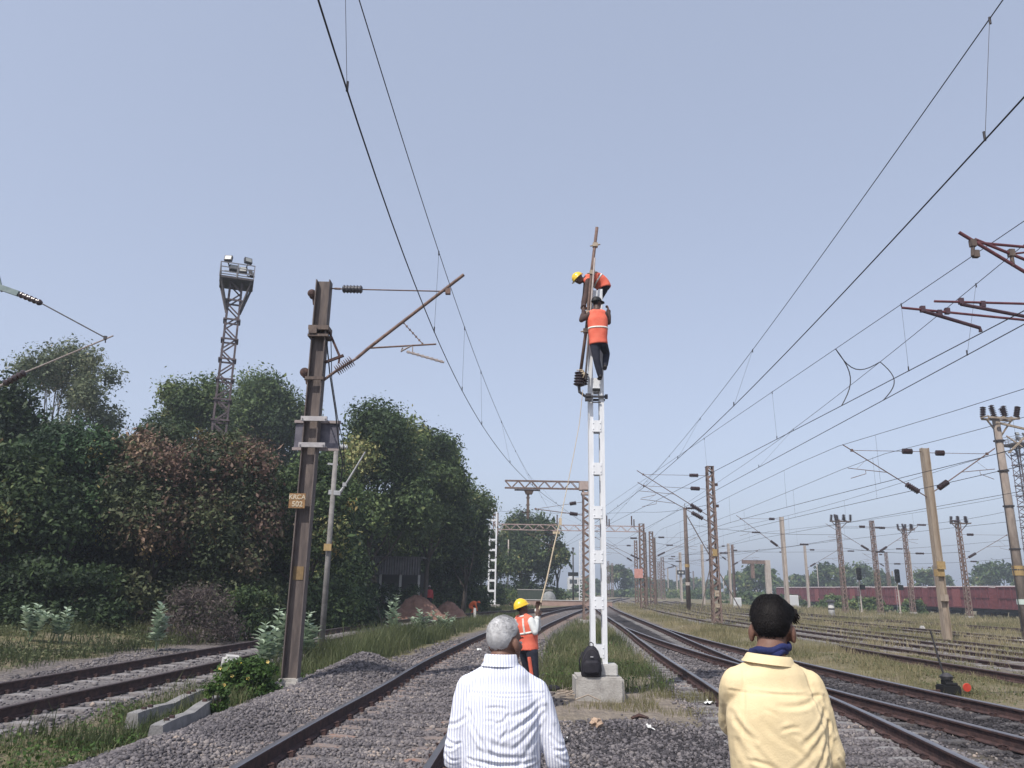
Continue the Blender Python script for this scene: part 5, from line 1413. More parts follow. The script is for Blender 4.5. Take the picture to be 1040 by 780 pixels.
# ------------------------------------------------------------------ white mast being dressed
MY = 14.25
wc = at(608.3, 690, MY); WX = wc.x
r = thing('lattice_mast', 'new white painted twin channel mast on a concrete block, with people working at its head', 'mast', (WX, MY, 0), 0)
top = at(609, 295.5, MY).z
mb = MB()
for s in (-1, 1):
    x = s * .103
    mb.box((x, -.095, top / 2 + .15), (.085, .012, top - .3)); mb.box((x, .095, top / 2 + .15), (.085, .012, top - .3))
    mb.box((x + s * .0365, 0, top / 2 + .15), (.010, .178, top - .3), m=1)
mb.build('channel', [WHITEM, WHITEG], r)
mb = MB()
zs = []
for (ya, yb) in ((295, 315), (331, 350), (384, 398), (427, 438.5), (470, 482), (514, 526.5), (559, 572), (606, 618.5), (654.5, 668)):
    za, zb = at(608, yb, MY - .1).z, at(608, ya, MY - .1).z
    mb = MB(); mb.box((.004 if za < 5 else .012, -.106, (za + zb) / 2), (.172 if za < 5 else .25, .008, zb - za)); MB().box((0, .106, (za + zb) / 2), (.172, .008, zb - za)).build('batten_plate', WHITEM, r)
    for sx in (-1, 1):
        for dz in (.25, .75): mb.lathe([(.011, 0), (.011, .008), (.006, .012)], (.004 + sx * .065, -.110, za + (zb - za) * dz), (0, -1, 0), 6)
    mb.build('batten_plate', WHITEM, r)
zb = at(608, 403, MY - .12).z
mb = MB().box((-.02, -.135, zb), (.40, .035, .04)).box((.0, -.13, zb - .11), (.16, .02, .02)).box((.185, -.14, zb), (.05, .06, .08)).box((.0, .13, zb), (.38, .03, .04)).box((-.17, 0, zb), (.03, .26, .03))
mb.build('bracket_bar', DKSTEEL, r)
MB().box((-.0, -.125, at(608, 397.5, MY).z), (.14, .03, .05)).build('step_bar', BLACKP, r)
FBL = at(583, 714, MY); 
MB().bevbox((-.02, .06, .15), (.82, .86, .44), .035).build('foundation', CONC, r)
MB().bevbox((.10, .0, .47), (.42, .34, .20), .02).build('muff', CONCL, r)
# backpack leaning on the block
bx = at(600.5, 694, MY - .26)
r = thing('backpack', 'black backpack standing on the concrete block against the white mast', 'backpack', (bx.x, MY - .28, .372))
mb = MB()
prof = [(0, .155, .085), (.03, .175, .10), (.16, .18, .105), (.30, .165, .095), (.42, .125, .075), (.49, .07, .045), (.50, .04, .03)]
mb.loft([(V((0, 0, z)), V((1, 0, 0)), V((0, 1, 0)), a, b) for z, a, b in prof], 28)
PACK = mat('black_nylon', (.014, .013, .018), (.024, .022, .03), 12, .7, 0, .15, 80)
soften(mb, 'pack_body', PACK, r, .010, 3) if False else mb.build('pack_body', PACK, r, smooth=True)
MB().loft([(V((0, -.095, z)), V((1, 0, 0)), V((0, 1, 0)), a, .035) for z, a in ((.05, .12), (.10, .14), (.22, .135), (.27, .10))], 20).build('front_pocket', PACK, r, smooth=True)
MB().tube([(-.04, 0, .485), (-.035, 0, .54), (0, 0, .56), (.035, 0, .54), (.04, 0, .485)], .009, 8).build('handle', PACK, r, smooth=True)
MB().tube([V((.178 * math.cos(t), -.055 - .04 * math.sin(t) * .3, .05 + .40 * math.sin(t))) for t in np.linspace(.1, 3.04, 16)], .005, 6).build('zip', DKSTEEL, r)
MB().box((.0, -.118, .33), (.05, .008, .014), rot=Euler((rad(-14), 0, 0)).to_matrix()).build('emblem', GALV, r)
MB().tube([(-.14, .05, .40), (-.20, .02, .26), (-.19, .0, .08)], .014, 6).build('strap', PACK, r, smooth=True)

# tube being lifted to the mast head
TY = 14.02
r = thing('bracket_tube', 'long steel tube with its insulator hanging beside the white mast head', 'tube', at(588, 397, TY))
tp = lambda px, py, y=TY: at(px, py, y)
MB().tube([tp(606.3, 231), tp(601, 275), tp(596, 330), tp(589.5, 379)], .032, 10).build('tube', TUBEB, r, world=True, smooth=True)
MB().tube([tp(604, 262, TY - .06), tp(599.5, 320, TY - .06), tp(594.5, 385, TY - .06)], .018, 8).build('stay_rod', mat('pale_tube', (.26, .22, .21)), r, world=True, smooth=True)
mb = MB()
for (px, py) in ((604.5, 249), (601.5, 277), (597.5, 318), (595, 336)):
    mb = MB().box(tp(px, py), (.10, .09, .08)).tube([tp(px, py) - V((.10, 0, .02)), tp(px, py) + V((.10, 0, .02))], .014, 6)
    mb.build('clamp', mat('tan_fitting', (.30, .24, .18), (.42, .35, .27), 8, .6), r, world=True)
mb = MB(); fins(mb, tp(589.6, 378), tp(588, 392), .11, 5, .7, 14); fins(mb, tp(593.5, 379, TY + .1), tp(592.5, 391, TY + .1), .085, 5, .7, 12)
mb.build('insulator', INSUL, r, world=True)
MB().tube([tp(588, 392), tp(588.5, 398), tp(595, 403), tp(599, 403.5)], [.03, .028, .025, .025], 8).box(tp(597.5, 401.5), (.10, .08, .06)).box(tp(597.5, 406), (.12, .08, .05)).build('end_fitting', DKSTEEL, r, world=True)
mb = MB()
for k in range(6): mb.tube(arc(tp(586 + k, 376 + 2 * k % 5), tp(592 - k * .5, 380 + k * 1.5), (.05, -.12, 0)), .010, 6)
mb.build('lashing', TANROPE, r, world=True)

# rope from the tube down to the worker
pts = [tp(592, 396, TY - .1), tp(588.5, 430, 13.9), tp(583, 460, 13.75), tp(577, 490, 13.6), tp(569, 528, 13.4), tp(563, 553, 13.25), tp(555, 590, 13.1), HND + V((.015, .03, .05)), HND + V((.0, .0, -.2)), HND + V((-.02, 0, -.7)), HND + V((-.05, -.05, -1.1))]
rr = [.006, .006, .006, .006, .007, .011, .012, .012, .012, .011, .010]
o = MB().tube(pts, rr, 8).box(tp(569, 530, 13.4), (.05, .05, .12)).box(tp(565, 541, 13.35), (.12, .03, .04)).build('rope', TANROPE, smooth=False); tag(o, 'taut tan rope running from the tube at the mast head down to the worker below', 'rope')

# ---- lower climber: back to us, on the mast
Y4 = 13.86
q = lambda px, py, y=Y4: at(px, py, y)
pel = q(607.5, 347); che = q(606.5, 321)
L4 = dict(spine=[q(608, 350), q(607.5, 344), q(607.3, 336), q(606.8, 326), q(606.3, 318.5), q(606.2, 314.5)], hipr=(1, 0, 0), shr=(1, .05, .0),
     head=(q(606.4, 308.3, Y4 + .04), (.75, .75, .1), (0, 0, 1)),
     armL=(q(599.8, 319), q(590.5, 325, Y4 - .05), q(593.2, 316, Y4 + .12), (.3, .5, .8), (1, 0, 0)),
     armR=(q(614, 319), q(618, 327.5, Y4 + .05), q(618, 315, Y4 + .2), (-.1, .4, 1), (-1, 0, 0)),
     legL=(q(604, 349), q(606, 366, Y4 - .02), q(609.6, 381, Y4 + .02), q(608, 384.5, Y4 + .2)),
     legR=(q(612, 349), q(616, 359, Y4 + .2), q(614.5, 371, Y4 + .12), q(613.5, 374, Y4 + .30)))
def capfn(root, hc, r, f, u):
    c = V(hc); mb = MB(); o = c + u * .035 - f * .01; nu, nv = 24, 8; vs = []; fs = []
    for j in range(nv + 1):
        ph = (math.pi / 2) * j / nv
        for i in range(nu):
            th = 2 * math.pi * i / nu
            vs.append(o + r * (math.sin(th) * math.cos(ph) * .098) + f * (math.cos(th) * math.cos(ph) * .116) + u * (math.sin(ph) * .105))
    for j in range(nv):
        for i in range(nu):
            a = j * nu + i; b = j * nu + (i + 1) % nu; fs.append((a, b, b + nu, a + nu))
    mb.add(vs, fs)
    mb.loft([(o + f * .09 + u * .012, r, u, .085, .008), (o + f * .15 + u * .004, r, u, .075, .007), (o + f * .19 - u * .01, r, u, .045, .006)], 16)
    mb.build('cap', BLACKP, root, world=True, smooth=True)
human('climber in a black cap and orange vest clinging to the front of the white mast', q(608, 386), L4, SKIND, DKSHIRT, NAVY, hair=dict(m=HAIRB, thick=.012, strands=0), vest=VEST, vox=.012, s=.93, extra=capfn, hand_curl=1.1)
# ---- upper climber: bent over the mast head to the left
Y5 = 14.30
q = lambda px, py, y=Y5: at(px, py, y)
L5 = dict(spine=[q(613.5, 293.5), q(612, 289.5), q(608.5, 286), q(603, 283.5), q(597.5, 283.8), q(593.5, 284.5)], hipr=(.15, -1, 0), shr=(.1, -1, -.1),
     head=(q(587.6, 283.2, Y5 - .03), (-.75, -.2, -.75), (-.75, 0, .65)),
     armR=(q(597.5, 285.5, Y5 - .17), q(595, 300, Y5 - .22), q(592.8, 312, Y5 - .30), (-.1, -.1, -1), (1, 0, 0)),
     armL=(q(596, 285, Y5 + .15), q(594, 300, Y5 + .1), q(591.5, 314, Y5 - .1), (-.1, -.1, -1), (1, 0, 0)),
     legR=(q(612, 294, Y5 + .02), q(606.5, 307, Y5 + .22), q(607.5, 326, Y5 + .2), q(606, 329, Y5 + .18)),
     legL=(q(612.5, 294, Y5 + .16), q(606, 307, Y5 + .34), q(607, 326, Y5 + .32), q(605, 329, Y5 + .3)))
human('climber in a yellow helmet and orange vest bent over the top of the white mast', q(616, 295), L5, SKIND, DKSHIRT, NAVY, hair=dict(m=HAIRB, thick=.012, strands=0), helm=True, vest=VEST, vox=.012, s=.95, hand_curl=1.1)

# ---- distant people: one stooping in orange by the earth heaps, one standing in red near the shed
Yc = 56.0
b = at(480, 618, Yc); b.z = .15
q = lambda x, z, y=0: V((b.x + x, Yc + y, z))
C = dict(spine=[q(-.15, .55), q(-.10, .66), q(-.02, .75), q(.10, .80), q(.20, .80), q(.26, .79)], hipr=(0, -1, 0), shr=(0, -1, 0), head=(q(.38, .78), (.6, 0, -.7), (.7, 0, .6)),
   armR=(q(.18, .76, -.17), q(.25, .50, -.2), q(.32, .28, -.12), (.1, 0, -1), (0, 1, 0)), armL=(q(.18, .76, .17), q(.25, .50, .2), q(.32, .28, .12), (.1, 0, -1), (0, -1, 0)),
   legR=(q(-.15, .52, -.09), q(.12, .38, -.13), q(-.08, .085, -.12), q(.08, .035, -.13)), legL=(q(-.15, .52, .09), q(.12, .38, .13), q(-.08, .085, .12), q(.08, .035, .13)))
ORC = mat('bright_orange_cloth', (.80, .13, .03), (.85, .18, .05), 8, .8)
human('stooping person in bright orange clothes beside the red earth heap', b, C, SKIND, ORC, ORC, hair=dict(m=ORC, thick=.016, strands=0), vox=.02, hand_curl=.6, face=False, s=1.15)
Yd = 54.0
b = at(436, 600, Yd); b.z = .2
q = lambda x, z, y=0: V((b.x + x, Yd + y, z + .2))
C = dict(spine=[q(0, .9), q(0, 1.03), q(0, 1.15), q(0, 1.29), q(0, 1.40), q(0, 1.46)], hipr=(-1, 0, 0), shr=(-1, 0, 0), head=(q(0, 1.58, -.03), (0, -1, 0), (0, 0, 1)),
   armR=(q(-.18, 1.38), q(-.24, 1.1), q(-.25, .86, -.05), (0, 0, -1), (1, 0, 0)), armL=(q(.18, 1.38), q(.24, 1.1), q(.25, .86, -.05), (0, 0, -1), (-1, 0, 0)),
   legR=(q(-.09, .88), q(-.1, .48, -.02), q(-.11, .085), q(-.12, .035, -.16)), legL=(q(.09, .88), q(.1, .48, -.02), q(.11, .085), q(.12, .035, -.16)))
human('person in a red top standing in the tree shade near the grey shed', b, C, SKIND, mat('red_cloth', (.55, .06, .07), (.6, .1, .1), 8, .8), NAVY, hair=dict(m=mat('pale_headcloth', (.6, .5, .5), None), thick=.02, strands=0), vox=.02, face=False)
# ------------------------------------------------------------------ vegetation
LF_DARK = leafmat('leaf_dark_green', [(0, (0.020, 0.035, 0.017)), (.35, (0.046, 0.075, 0.029)), (.7, (0.087, 0.128, 0.046)), (.9, (0.160, 0.181, 0.072)), (1, (0.275, 0.246, 0.102))])  # lighter end of the tree leaf ramps paints in bits of sun
LF_MID = leafmat('leaf_mid_green', [(0, (0.032, 0.055, 0.023)), (.35, (0.072, 0.113, 0.041)), (.7, (0.131, 0.177, 0.064)), (.92, (0.203, 0.232, 0.087)), (1, (0.290, 0.275, 0.116))])  # lightest tints again put bits of sun into the leaf colour
LF_BROWN = leafmat('leaf_brown_green', [(0, (.03, .042, .02)), (.3, (.06, .08, .035)), (.5, (.095, .105, .05)), (.62, (.13, .085, .062)), (.8, (.19, .11, .085)), (1, (.27, .19, .12))], .15)
LF_PALE = leafmat('leaf_pale_green', [(0, (0.072, 0.094, 0.051)), (.4, (0.123, 0.152, 0.087)), (.75, (0.189, 0.203, 0.116)), (.93, (0.275, 0.261, 0.160)), (1, (0.362, 0.290, 0.174))])
LF_GREY = leafmat('leaf_grey_green', [(0, (.22, .29, .20)), (.4, (.32, .40, .29)), (.8, (.42, .50, .38)), (1, (.5, .56, .42))], .2)
LF_LUSH = leafmat('leaf_lush_green', [(0, (.025, .05, .012)), (.4, (.045, .09, .02)), (.8, (.08, .14, .03)), (.96, (.13, .18, .05)), (1, (.5, .4, .05))], .25)
LF_PURP = leafmat('leaf_purple_dry', [(0, (0.043, 0.035, 0.035)), (.4, (0.080, 0.061, 0.061)), (.8, (0.123, 0.099, 0.087)), (1, (0.174, 0.145, 0.102))], .1)
LF_FRESH = leafmat('leaf_fresh_green', [(0, (.016, .03, .016)), (.35, (.03, .055, .025)), (.6, (.05, .10, .04)), (.85, (.085, .15, .06)), (1, (.14, .2, .08))], .15)
LF_YEL = leafmat('leaf_yellow_pods', [(0, (.16, .11, .05)), (.5, (.28, .21, .07)), (1, (.44, .36, .12))], .3)
GR_DRY = leafmat('grass_dry_olive', [(0, (.08, .09, .04)), (.3, (.14, .14, .065)), (.6, (.21, .19, .10)), (.85, (.29, .25, .145)), (1, (.37, .31, .2))], .3)
GR_LUSH = leafmat('grass_lush_green', [(0, (.045, .06, .026)), (.35, (.085, .105, .045)), (.65, (.135, .15, .07)), (.85, (.19, .185, .10)), (1, (.30, .26, .16))], .3)

def leaf_cards(cen, radv, n, size, out_bias=.55, tint_lobe=None, tint_spread=.28, up=.25, shell=2.2, aspect=.5, clip_z=None, droop=0.0):
    """leaves scattered through the volume of many leaf clumps: two-triangle bent blades"""
    k = len(cen); cen = np.asarray(cen, float); radv = np.asarray(radv, float)
    vol = radv[:, 0] * radv[:, 1] * radv[:, 2]; vol = vol ** .75; idx = nrg.choice(k, n, p=vol / vol.sum())
    d = nrg.normal(size=(n, 3)); d /= np.linalg.norm(d, axis=1)[:, None]
    rr = nrg.random(n) ** (1 / shell)
    p = cen[idx] + d * radv[idx] * rr[:, None] * (1 + .22 * nrg.normal(size=(n, 1)))
    if clip_z is not None:
        kk = p[:, 2] > clip_z; p = p[kk]; d = d[kk]; idx = idx[kk]; n = len(p)
    nn = d * out_bias + nrg.normal(size=(n, 3)) * .55; nn[:, 2] += up; nn /= np.linalg.norm(nn, axis=1)[:, None]
    a = nrg.normal(size=(n, 3)); a[:, 2] -= droop; a -= nn * (a * nn).sum(1)[:, None]; a /= np.linalg.norm(a, axis=1)[:, None]
    b = np.cross(nn, a); s = size * np.exp(nrg.normal(size=(n, 1)) * .36) * .95
    q = np.stack([p - a * s * .5, p + b * s * aspect * .5 - a * s * .05, p + a * s * .5 - nn * s * .12, p - b * s * aspect * .5 - a * s * .05], 1)
    tl = tint_lobe[idx] if tint_lobe is not None else np.full(n, .45)
    t = np.clip(tl + nrg.normal(size=n) * tint_spread * .6, 0, 1)
    return q.reshape(-1, 3), t

def crown_lobes(c, R3, n, lobe=(.22, .38), fill=.8, seed=None):
    r = np.random.default_rng(seed)
    d = r.normal(size=(n, 3)); d /= np.linalg.norm(d, axis=1)[:, None]
    d[:, 2] = np.where(d[:, 2] < -.55, -d[:, 2], d[:, 2])
    rr = r.uniform(.35, 1, n) ** .5 * fill
    cen = np.array(c) + d * np.array(R3) * rr[:, None]
    sz = r.uniform(lobe[0], lobe[1], (n, 1)) * (np.array(R3).mean() * .5 + np.array(R3) * .5) * np.array([1, 1, .78]) * r.uniform(.85, 1.15, (n, 3))
    return cen, sz

def tree(label, px, ptop, half, Y, mat_, n=14000, size=.2, zb=.8, lobes=34, seed=1, name='tree', cat='tree', group='trees of the belt at left', tint=.4, tspread=.22, lobe=(.22, .38), depth=1.0, pods=0, trunk_r=.16, limbs=7, fill=.8, zoff=None, bark=BARK, shell=2.2, droop=0, tintsp=.28):
    """trunk, limbs and a crown of leaf clumps; px centre, ptop top row, half width in photo pixels at distance Y"""
    tp_ = at(px, ptop, Y); R = abs(at(px + half, ptop, Y).x - at(px - half, ptop, Y).x) / 2
    gz = float(ground_z(tp_.x, Y)) if Y < 60 else 0.0
    r = thing(name, label, cat, (tp_.x, Y, gz), 0, group)
    H = tp_.z - gz; rz = (H - zb) / 2; c = (0, 0, zb + rz)
    cen, sz = crown_lobes(c, (R * .98, R * depth, rz), lobes, lobe, fill, seed)
    rr = np.random.default_rng(seed + 500); tl = np.clip(tint + rr.normal(size=lobes) * tspread, .02, .98)
    # scale so the top of the crown meets the surveyed height
    topz = (cen[:, 2] + sz[:, 2]).max(); cen[:, 2] = zb + (cen[:, 2] - zb) * (H - zb) / max(.1, topz - zb)
    if zb < .7:
        sk = np.array([[R * .7 * math.cos(a), R * .6 * depth * math.sin(a), .9 + .4 * math.sin(3 * a)] for a in np.linspace(0, 6.28, 11)]); cen = np.concatenate([cen, sk]); sz = np.concatenate([sz, np.tile([R * .34, R * .3, .95], (11, 1))]); tl = np.concatenate([tl, np.full(11, tint)])
    if group.startswith('trees of'): n = int(n * 2.6); size *= .92; sz = sz * 1.1
    v, t = leaf_cards(cen, sz, n, size, tint_lobe=tl, clip_z=.05, shell=shell, droop=droop, tint_spread=tintsp)
    np_mesh('crown', v, 4, mat_, r, tint=t)
    mb = MB(); hz = zb + rz * .35
    bend = V((rr.uniform(-.2, .2), rr.uniform(-.2, .2), 0))
    mb.tube([(0, 0, -.3), V((0, 0, hz * .5)) + bend * .6, V((0, 0, hz)) + bend], [trunk_r * 1.35, trunk_r, trunk_r * .75], 9)
    order = np.argsort(-sz[:, 0])[:limbs]
    for i in order:
        e = V(cen[i]); s0 = V((0, 0, hz * rr.uniform(.55, 1))) + bend; mid = lerp(s0, e, .5) + V((0, 0, -.1 * (e - s0).length))
        mb.tube([s0, mid, e], [trunk_r * .55, trunk_r * .35, trunk_r * .12], 6)
        for k in range(2):
            e2 = V(cen[rr.integers(0, lobes)])
            if (e2 - e).length < R: mb.tube([mid, lerp(mid, e2, .5) + V((0, 0, .1)), e2], [trunk_r * .25, trunk_r * .15, trunk_r * .05], 5)
    mb.build('trunk', bark, r, smooth=True)
    if pods:
        pods = min(pods, 12)
        ii = rr.integers(0, lobes, pods); d = rr.normal(size=(pods, 3)); d /= np.linalg.norm(d, axis=1)[:, None]; d[:, 1] = -np.abs(d[:, 1])
        pc = cen[ii] + d * sz[ii] * .95
        v, t = leaf_cards(pc, np.full((pods, 3), (.34, .3, .42)), pods * 70, size * .7, tint_lobe=rr.random(pods), aspect=.35, droop=1.2)
        np_mesh('pod_clusters', v, 4, LF_YEL, r, tint=t)['kind'] = 'stuff'
    return r

def shrub(label, px, ptop, pbot, half, Y, mat_, n=3500, size=.1, lobes=16, seed=1, tint=.45, cat='shrub', name='shrub', group='shrubs and weeds', aspect=.5, flowers=0, zb=None):
    tp_ = at(px, ptop, Y); R = abs(at(px + half, ptop, Y).x - at(px - half, ptop, Y).x) / 2; gz = float(ground_z(tp_.x, Y)) if Y < 60 else (-.6 if tp_.x > 45 else 0)
    H = max(.25, tp_.z - gz); r = thing(name, label, cat, (tp_.x, Y, gz), 0, group)
    cen, sz = crown_lobes((0, 0, H * .48), (R, R * .8, H * .5), lobes, (.25, .42), .8, seed)
    rr = np.random.default_rng(seed + 900); tl = np.clip(tint + rr.normal(size=lobes) * .2, 0, .9)
    sk = np.array([[R * .75 * math.cos(a), R * .6 * math.sin(a), H * .2] for a in np.linspace(0, 6.28, 9)]); cen = np.concatenate([cen, sk]); sz = np.concatenate([sz, np.tile([R * .42, R * .35, H * .22], (9, 1))]); tl = np.concatenate([tl, np.full(9, tint)])
    v, t = leaf_cards(cen, sz, n, size, tint_lobe=tl, clip_z=.0, aspect=aspect, tint_spread=.25)
    if not flowers: t = np.minimum(t, .95)
    np_mesh('foliage', v, 4, mat_, r, tint=t)
    mb = MB()
    for k in range(7): e = V(cen[k % lobes]); mb.tube([(rr.uniform(-.1, .1), rr.uniform(-.1, .1), -.1), lerp((0, 0, 0), e, .5), e], [.02, .014, .006], 5)
    mb.build('stems', BARK, r)
    if flowers:
        mb = MB()
        for k in range(flowers):
            i = rr.integers(0, lobes); d = rr.normal(size=3); d /= np.linalg.norm(d); d[1] = -abs(d[1]); d[2] = abs(d[2]); c = V(cen[i] + d * sz[i] * 1.02)
            for j in range(5):
                a = 2 * math.pi * j / 5; o = V((math.cos(a), -.5, math.sin(a))) * .022
                mb.add([c, c + o + V((-o.z, 0, o.x)) * .5, c + o * 1.6, c + o + V((o.z, 0, -o.x)) * .5], [(0, 1, 2, 3)])
        mb.build('flowers', mat('yellow_petals', (.75, .5, .08), (.8, .65, .3), 30, .6), r)
    return r

T = tree
T('tall dark tree at the far left edge behind the hanging bracket', -8, 378, 78, 31, LF_DARK, 26000, .21, .6, 46, 3, tint=.28, pods=0, depth=.8)
T('pale wispy tree with thin grey green foliage standing behind the left trees', 78, 342, 58, 46, LF_PALE, 13000, .20, 3.2, 40, 4, tint=.42, lobe=(.16, .28), bark=BARKP, limbs=22, fill=.92, shell=1.6)
T('fresh green feathery tree in front of the pale wispy one', 85, 424, 62, 28, LF_FRESH, 22000, .16, .5, 56, 5, tint=.4, tspread=.3, pods=12, droop=.5, tintsp=.14)
T('dark low tree under the far left bracket, close to the weeds', 15, 450, 85, 26, LF_DARK, 24000, .18, .3, 44, 6, tint=.3, pods=6)
T('russet brown tree left of the floodlight tower foot', 168, 428, 64, 29, LF_BROWN, 24000, .155, .4, 58, 7, tint=.42, tspread=.33, pods=5, tintsp=.14)
T('rounded green tree left of the floodlight tower', 200, 380, 50, 48, LF_MID, 17000, .22, 2.5, 36, 8, tint=.4, lobe=(.2, .34))
T('tall green tree behind the floodlight tower and the rusty H mast', 275, 374, 62, 58, LF_MID, 26000, .26, 1.5, 50, 9, tint=.38, lobe=(.18, .32))
T('brownish tree in front of the floodlight tower foot', 236, 436, 64, 30, LF_BROWN, 25000, .155, .4, 60, 10, tint=.36, tspread=.33, pods=10, tintsp=.14)
T('green tree with yellow pods right behind the rusty H mast', 318, 455, 58, 34, LF_MID, 22000, .18, .6, 42, 11, tint=.34, pods=14)
T('broad green tree right of the slim grey pole', 382, 411, 62, 46, LF_MID, 30000, .22, 1.8, 54, 12, tint=.42, lobe=(.2, .34))
T('big rounded tree at the right end of the tree belt', 438, 430, 46, 52, LF_MID, 24000, .22, 1.8, 48, 13, tint=.36, lobe=(.2, .34))
T('dark green tree sloping down behind the white mast on its footing', 474, 492, 36, 60, LF_DARK, 16000, .24, .8, 40, 14, tint=.45)
T('low dark tree under the broad trees behind the grey shed', 395, 500, 58, 60, LF_DARK, 18000, .24, .3, 40, 15, tint=.3)
T('low dark tree behind the weeds between the two poles', 335, 520, 50, 42, LF_DARK, 14000, .2, .2, 36, 16, tint=.3)
T('dusky tree close behind the red earth heaps', 452, 520, 46, 64, LF_DARK, 15000, .24, .3, 36, 17, tint=.32)
T('far round dark tree under the long portal', 537, 514, 39, 105, LF_DARK, 24000, .36, .5, 60, 18, tint=.5, group='trees behind the yard', trunk_r=.4)
T('smaller far tree joining the round dark one at its right', 566, 550, 17, 108, LF_DARK, 8000, .35, 3.0, 22, 19, tint=.5, group='trees behind the yard')
for i, (px, pt_, hw, Y) in enumerate([(-30, 560, 60, 36), (70, 556, 60, 40), (130, 566, 52, 36), (165, 560, 50, 44), (225, 560, 50, 42), (285, 566, 46, 44), (330, 572, 44, 52), (375, 578, 40, 66), (420, 580, 40, 78), (470, 585, 36, 90)]):
    shrub(['dark bush hiding the trunk of the far left dark tree', 'dark bush behind the pale broad leaved pair', 'dark bush under the russet tree', 'dark bush behind the russet tree trunk', 'dark bush behind the purple brown bush', 'dark bush behind the rusty H mast foot', 'dark bush left of the grey shed', 'dark bush behind the grey shed', 'dark bush behind the taller earth heap', 'dark bush behind the stooping orange person'][i],
      px, pt_, 640, hw, Y, LF_DARK, 6500, .2, 26, 120 + i, tint=.2)
for i, (px, pt_, hw, Y, tt) in enumerate([(40, 470, 95, 38, .2), (150, 480, 80, 40, .3), (235, 470, 70, 44, .22), (310, 500, 60, 50, .25), (120, 520, 90, 33, .25), (215, 530, 70, 34, .3), (372, 515, 50, 66, .2), (425, 510, 52, 72, .25), (490, 540, 24, 82, .3)]):
    T(['dense dark undergrowth tree below the far left dark tree', 'dense dark undergrowth tree behind the russet tree', 'dense dark undergrowth tree behind the brownish tree', 'dense dark undergrowth tree behind the yellow pod tree', 'low dense tree behind the pale broad leaved pair', 'low dense tree behind the purple brown bush', 'dense dark tree behind the shed', 'dense dark tree right behind the shed end', 'dense small tree behind the white mast on its footing'][i],
      px, pt_, hw, Y, LF_DARK, 15000, .24, .1, 40, 70 + i, tint=tt, fill=.9)
# undergrowth under the belt
shrub('dry purple brown bush at the foot of the russet tree', 205, 586, 640, 46, 25, LF_PURP, 7000, .10, 26, 21, aspect=.22)
shrub('dark bush under the far left trees', 60, 560, 640, 70, 25, LF_DARK, 9000, .14, 26, 22, tint=.2)
shrub('dark bush between the purple bush and the rusty H mast', 255, 590, 640, 34, 27, LF_DARK, 6000, .12, 22, 23, tint=.35)
shrub('dark bush behind the slim grey pole foot', 345, 585, 640, 46, 36, LF_DARK, 7000, .14, 26, 24, tint=.25)
shrub('dark undergrowth bush right of the shed', 455, 590, 620, 44, 70, LF_DARK, 6000, .2, 24, 25, tint=.35)
shrub('dark undergrowth bush behind the white mast on its footing', 500, 596, 620, 30, 92, LF_DARK, 4000, .25, 20, 26, tint=.55)
# lush bush with yellow flowers beside the sleepers
shrub('lush green bush dotted with yellow flowers beside the discarded sleepers', 250, 664, 715, 36, 14.2, LF_LUSH, 8500, .055, 30, 31, tint=.42, flowers=8, aspect=.65)
shrub('small green weed clump in front of the flowering bush', 222, 690, 716, 12, 12.4, LF_LUSH, 1800, .05, 12, 32, tint=.5)

def milkweed(label, px, ptop, pbot, half, Y, seed, n_st=5):
    """upright stems with paired broad pale leaves"""
    b = gpt(px, pbot) if Y is None else V((at(px, pbot, Y).x, Y, 0)); Yb = b.y
    gz = float(ground_z(b.x, Yb)); tp_ = at(px, ptop, Yb); H = tp_.z - gz
    R = abs(at(px + half, ptop, Yb).x - at(px, ptop, Yb).x)
    rr = random.Random(seed); r = thing('milkweed_plant', label, 'plant', (b.x, Yb, gz), 0, 'broad leaved pale plants')
    mb = MB(); vs = []; ts = []
    for s in range(n_st):
        a = rr.uniform(0, 6.28); L = H * (1 if s == 0 else rr.uniform(.55, .95)); tilt = R * (0.15 if s == 0 else rr.uniform(.4, .9))
        e = V((math.cos(a) * tilt, math.sin(a) * tilt * .7, L)); mb.tube([(0, 0, -.05), e * .5 + V((0, 0, .05)), e], [.014, .011, .006], 6)
        k = 0; z = .25
        while z < 1.0:
            p = V(e) * z + V((0, 0, .05 * math.sin(math.pi * z)))
            for sd in (-1, 1):
                ang = k * 1.57 + (0 if sd > 0 else math.pi) + rr.uniform(-.4, .4)
                d = V((math.cos(ang), math.sin(ang), rr.uniform(.25, .9))).normalized(); ln = rr.uniform(.19, .28) * (1.15 - .5 * z) * (H / 1.0) ** .5
                w = d.cross(V((0, 0, 1))).normalized() * ln * .36; up = w.cross(d).normalized()
                pts = [p, p + d * ln * .35 + w + up * ln * .06, p + d * ln * .75 + w * .8 + up * ln * .02, p + d * ln - up * ln * .1, p + d * ln * .75 - w * .8 + up * ln * .02, p + d * ln * .35 - w + up * ln * .06]
                vs += [pts[0], pts[1], pts[2], pts[3], pts[0], pts[3], pts[4], pts[5]]; t = rr.uniform(.2, .9); ts += [t, t]
            z += .085; k += 1
    np_mesh('leaves', np.array([v[:] for v in vs]), 4, LF_GREY, r, tint=ts)
    mb.build('stems', mat('pale_stem', (.2, .25, .15), None), r)
    return r
shrub('dark bush filling the space under the far round tree at its left', 516, 556, 606, 18, 102, LF_DARK, 5000, .3, 24, 133, tint=.35)
shrub('dark bush filling the space under the far round tree trunk', 545, 566, 606, 20, 103, LF_DARK, 5000, .3, 24, 134, tint=.35)
shrub('dark weeds added for the shade under the grey shed front', 388, 588, 612, 26, 47.6, LF_DARK, 3500, .14, 18, 131, tint=.25)  # dark foliage added so the space under the shed front reads as shade
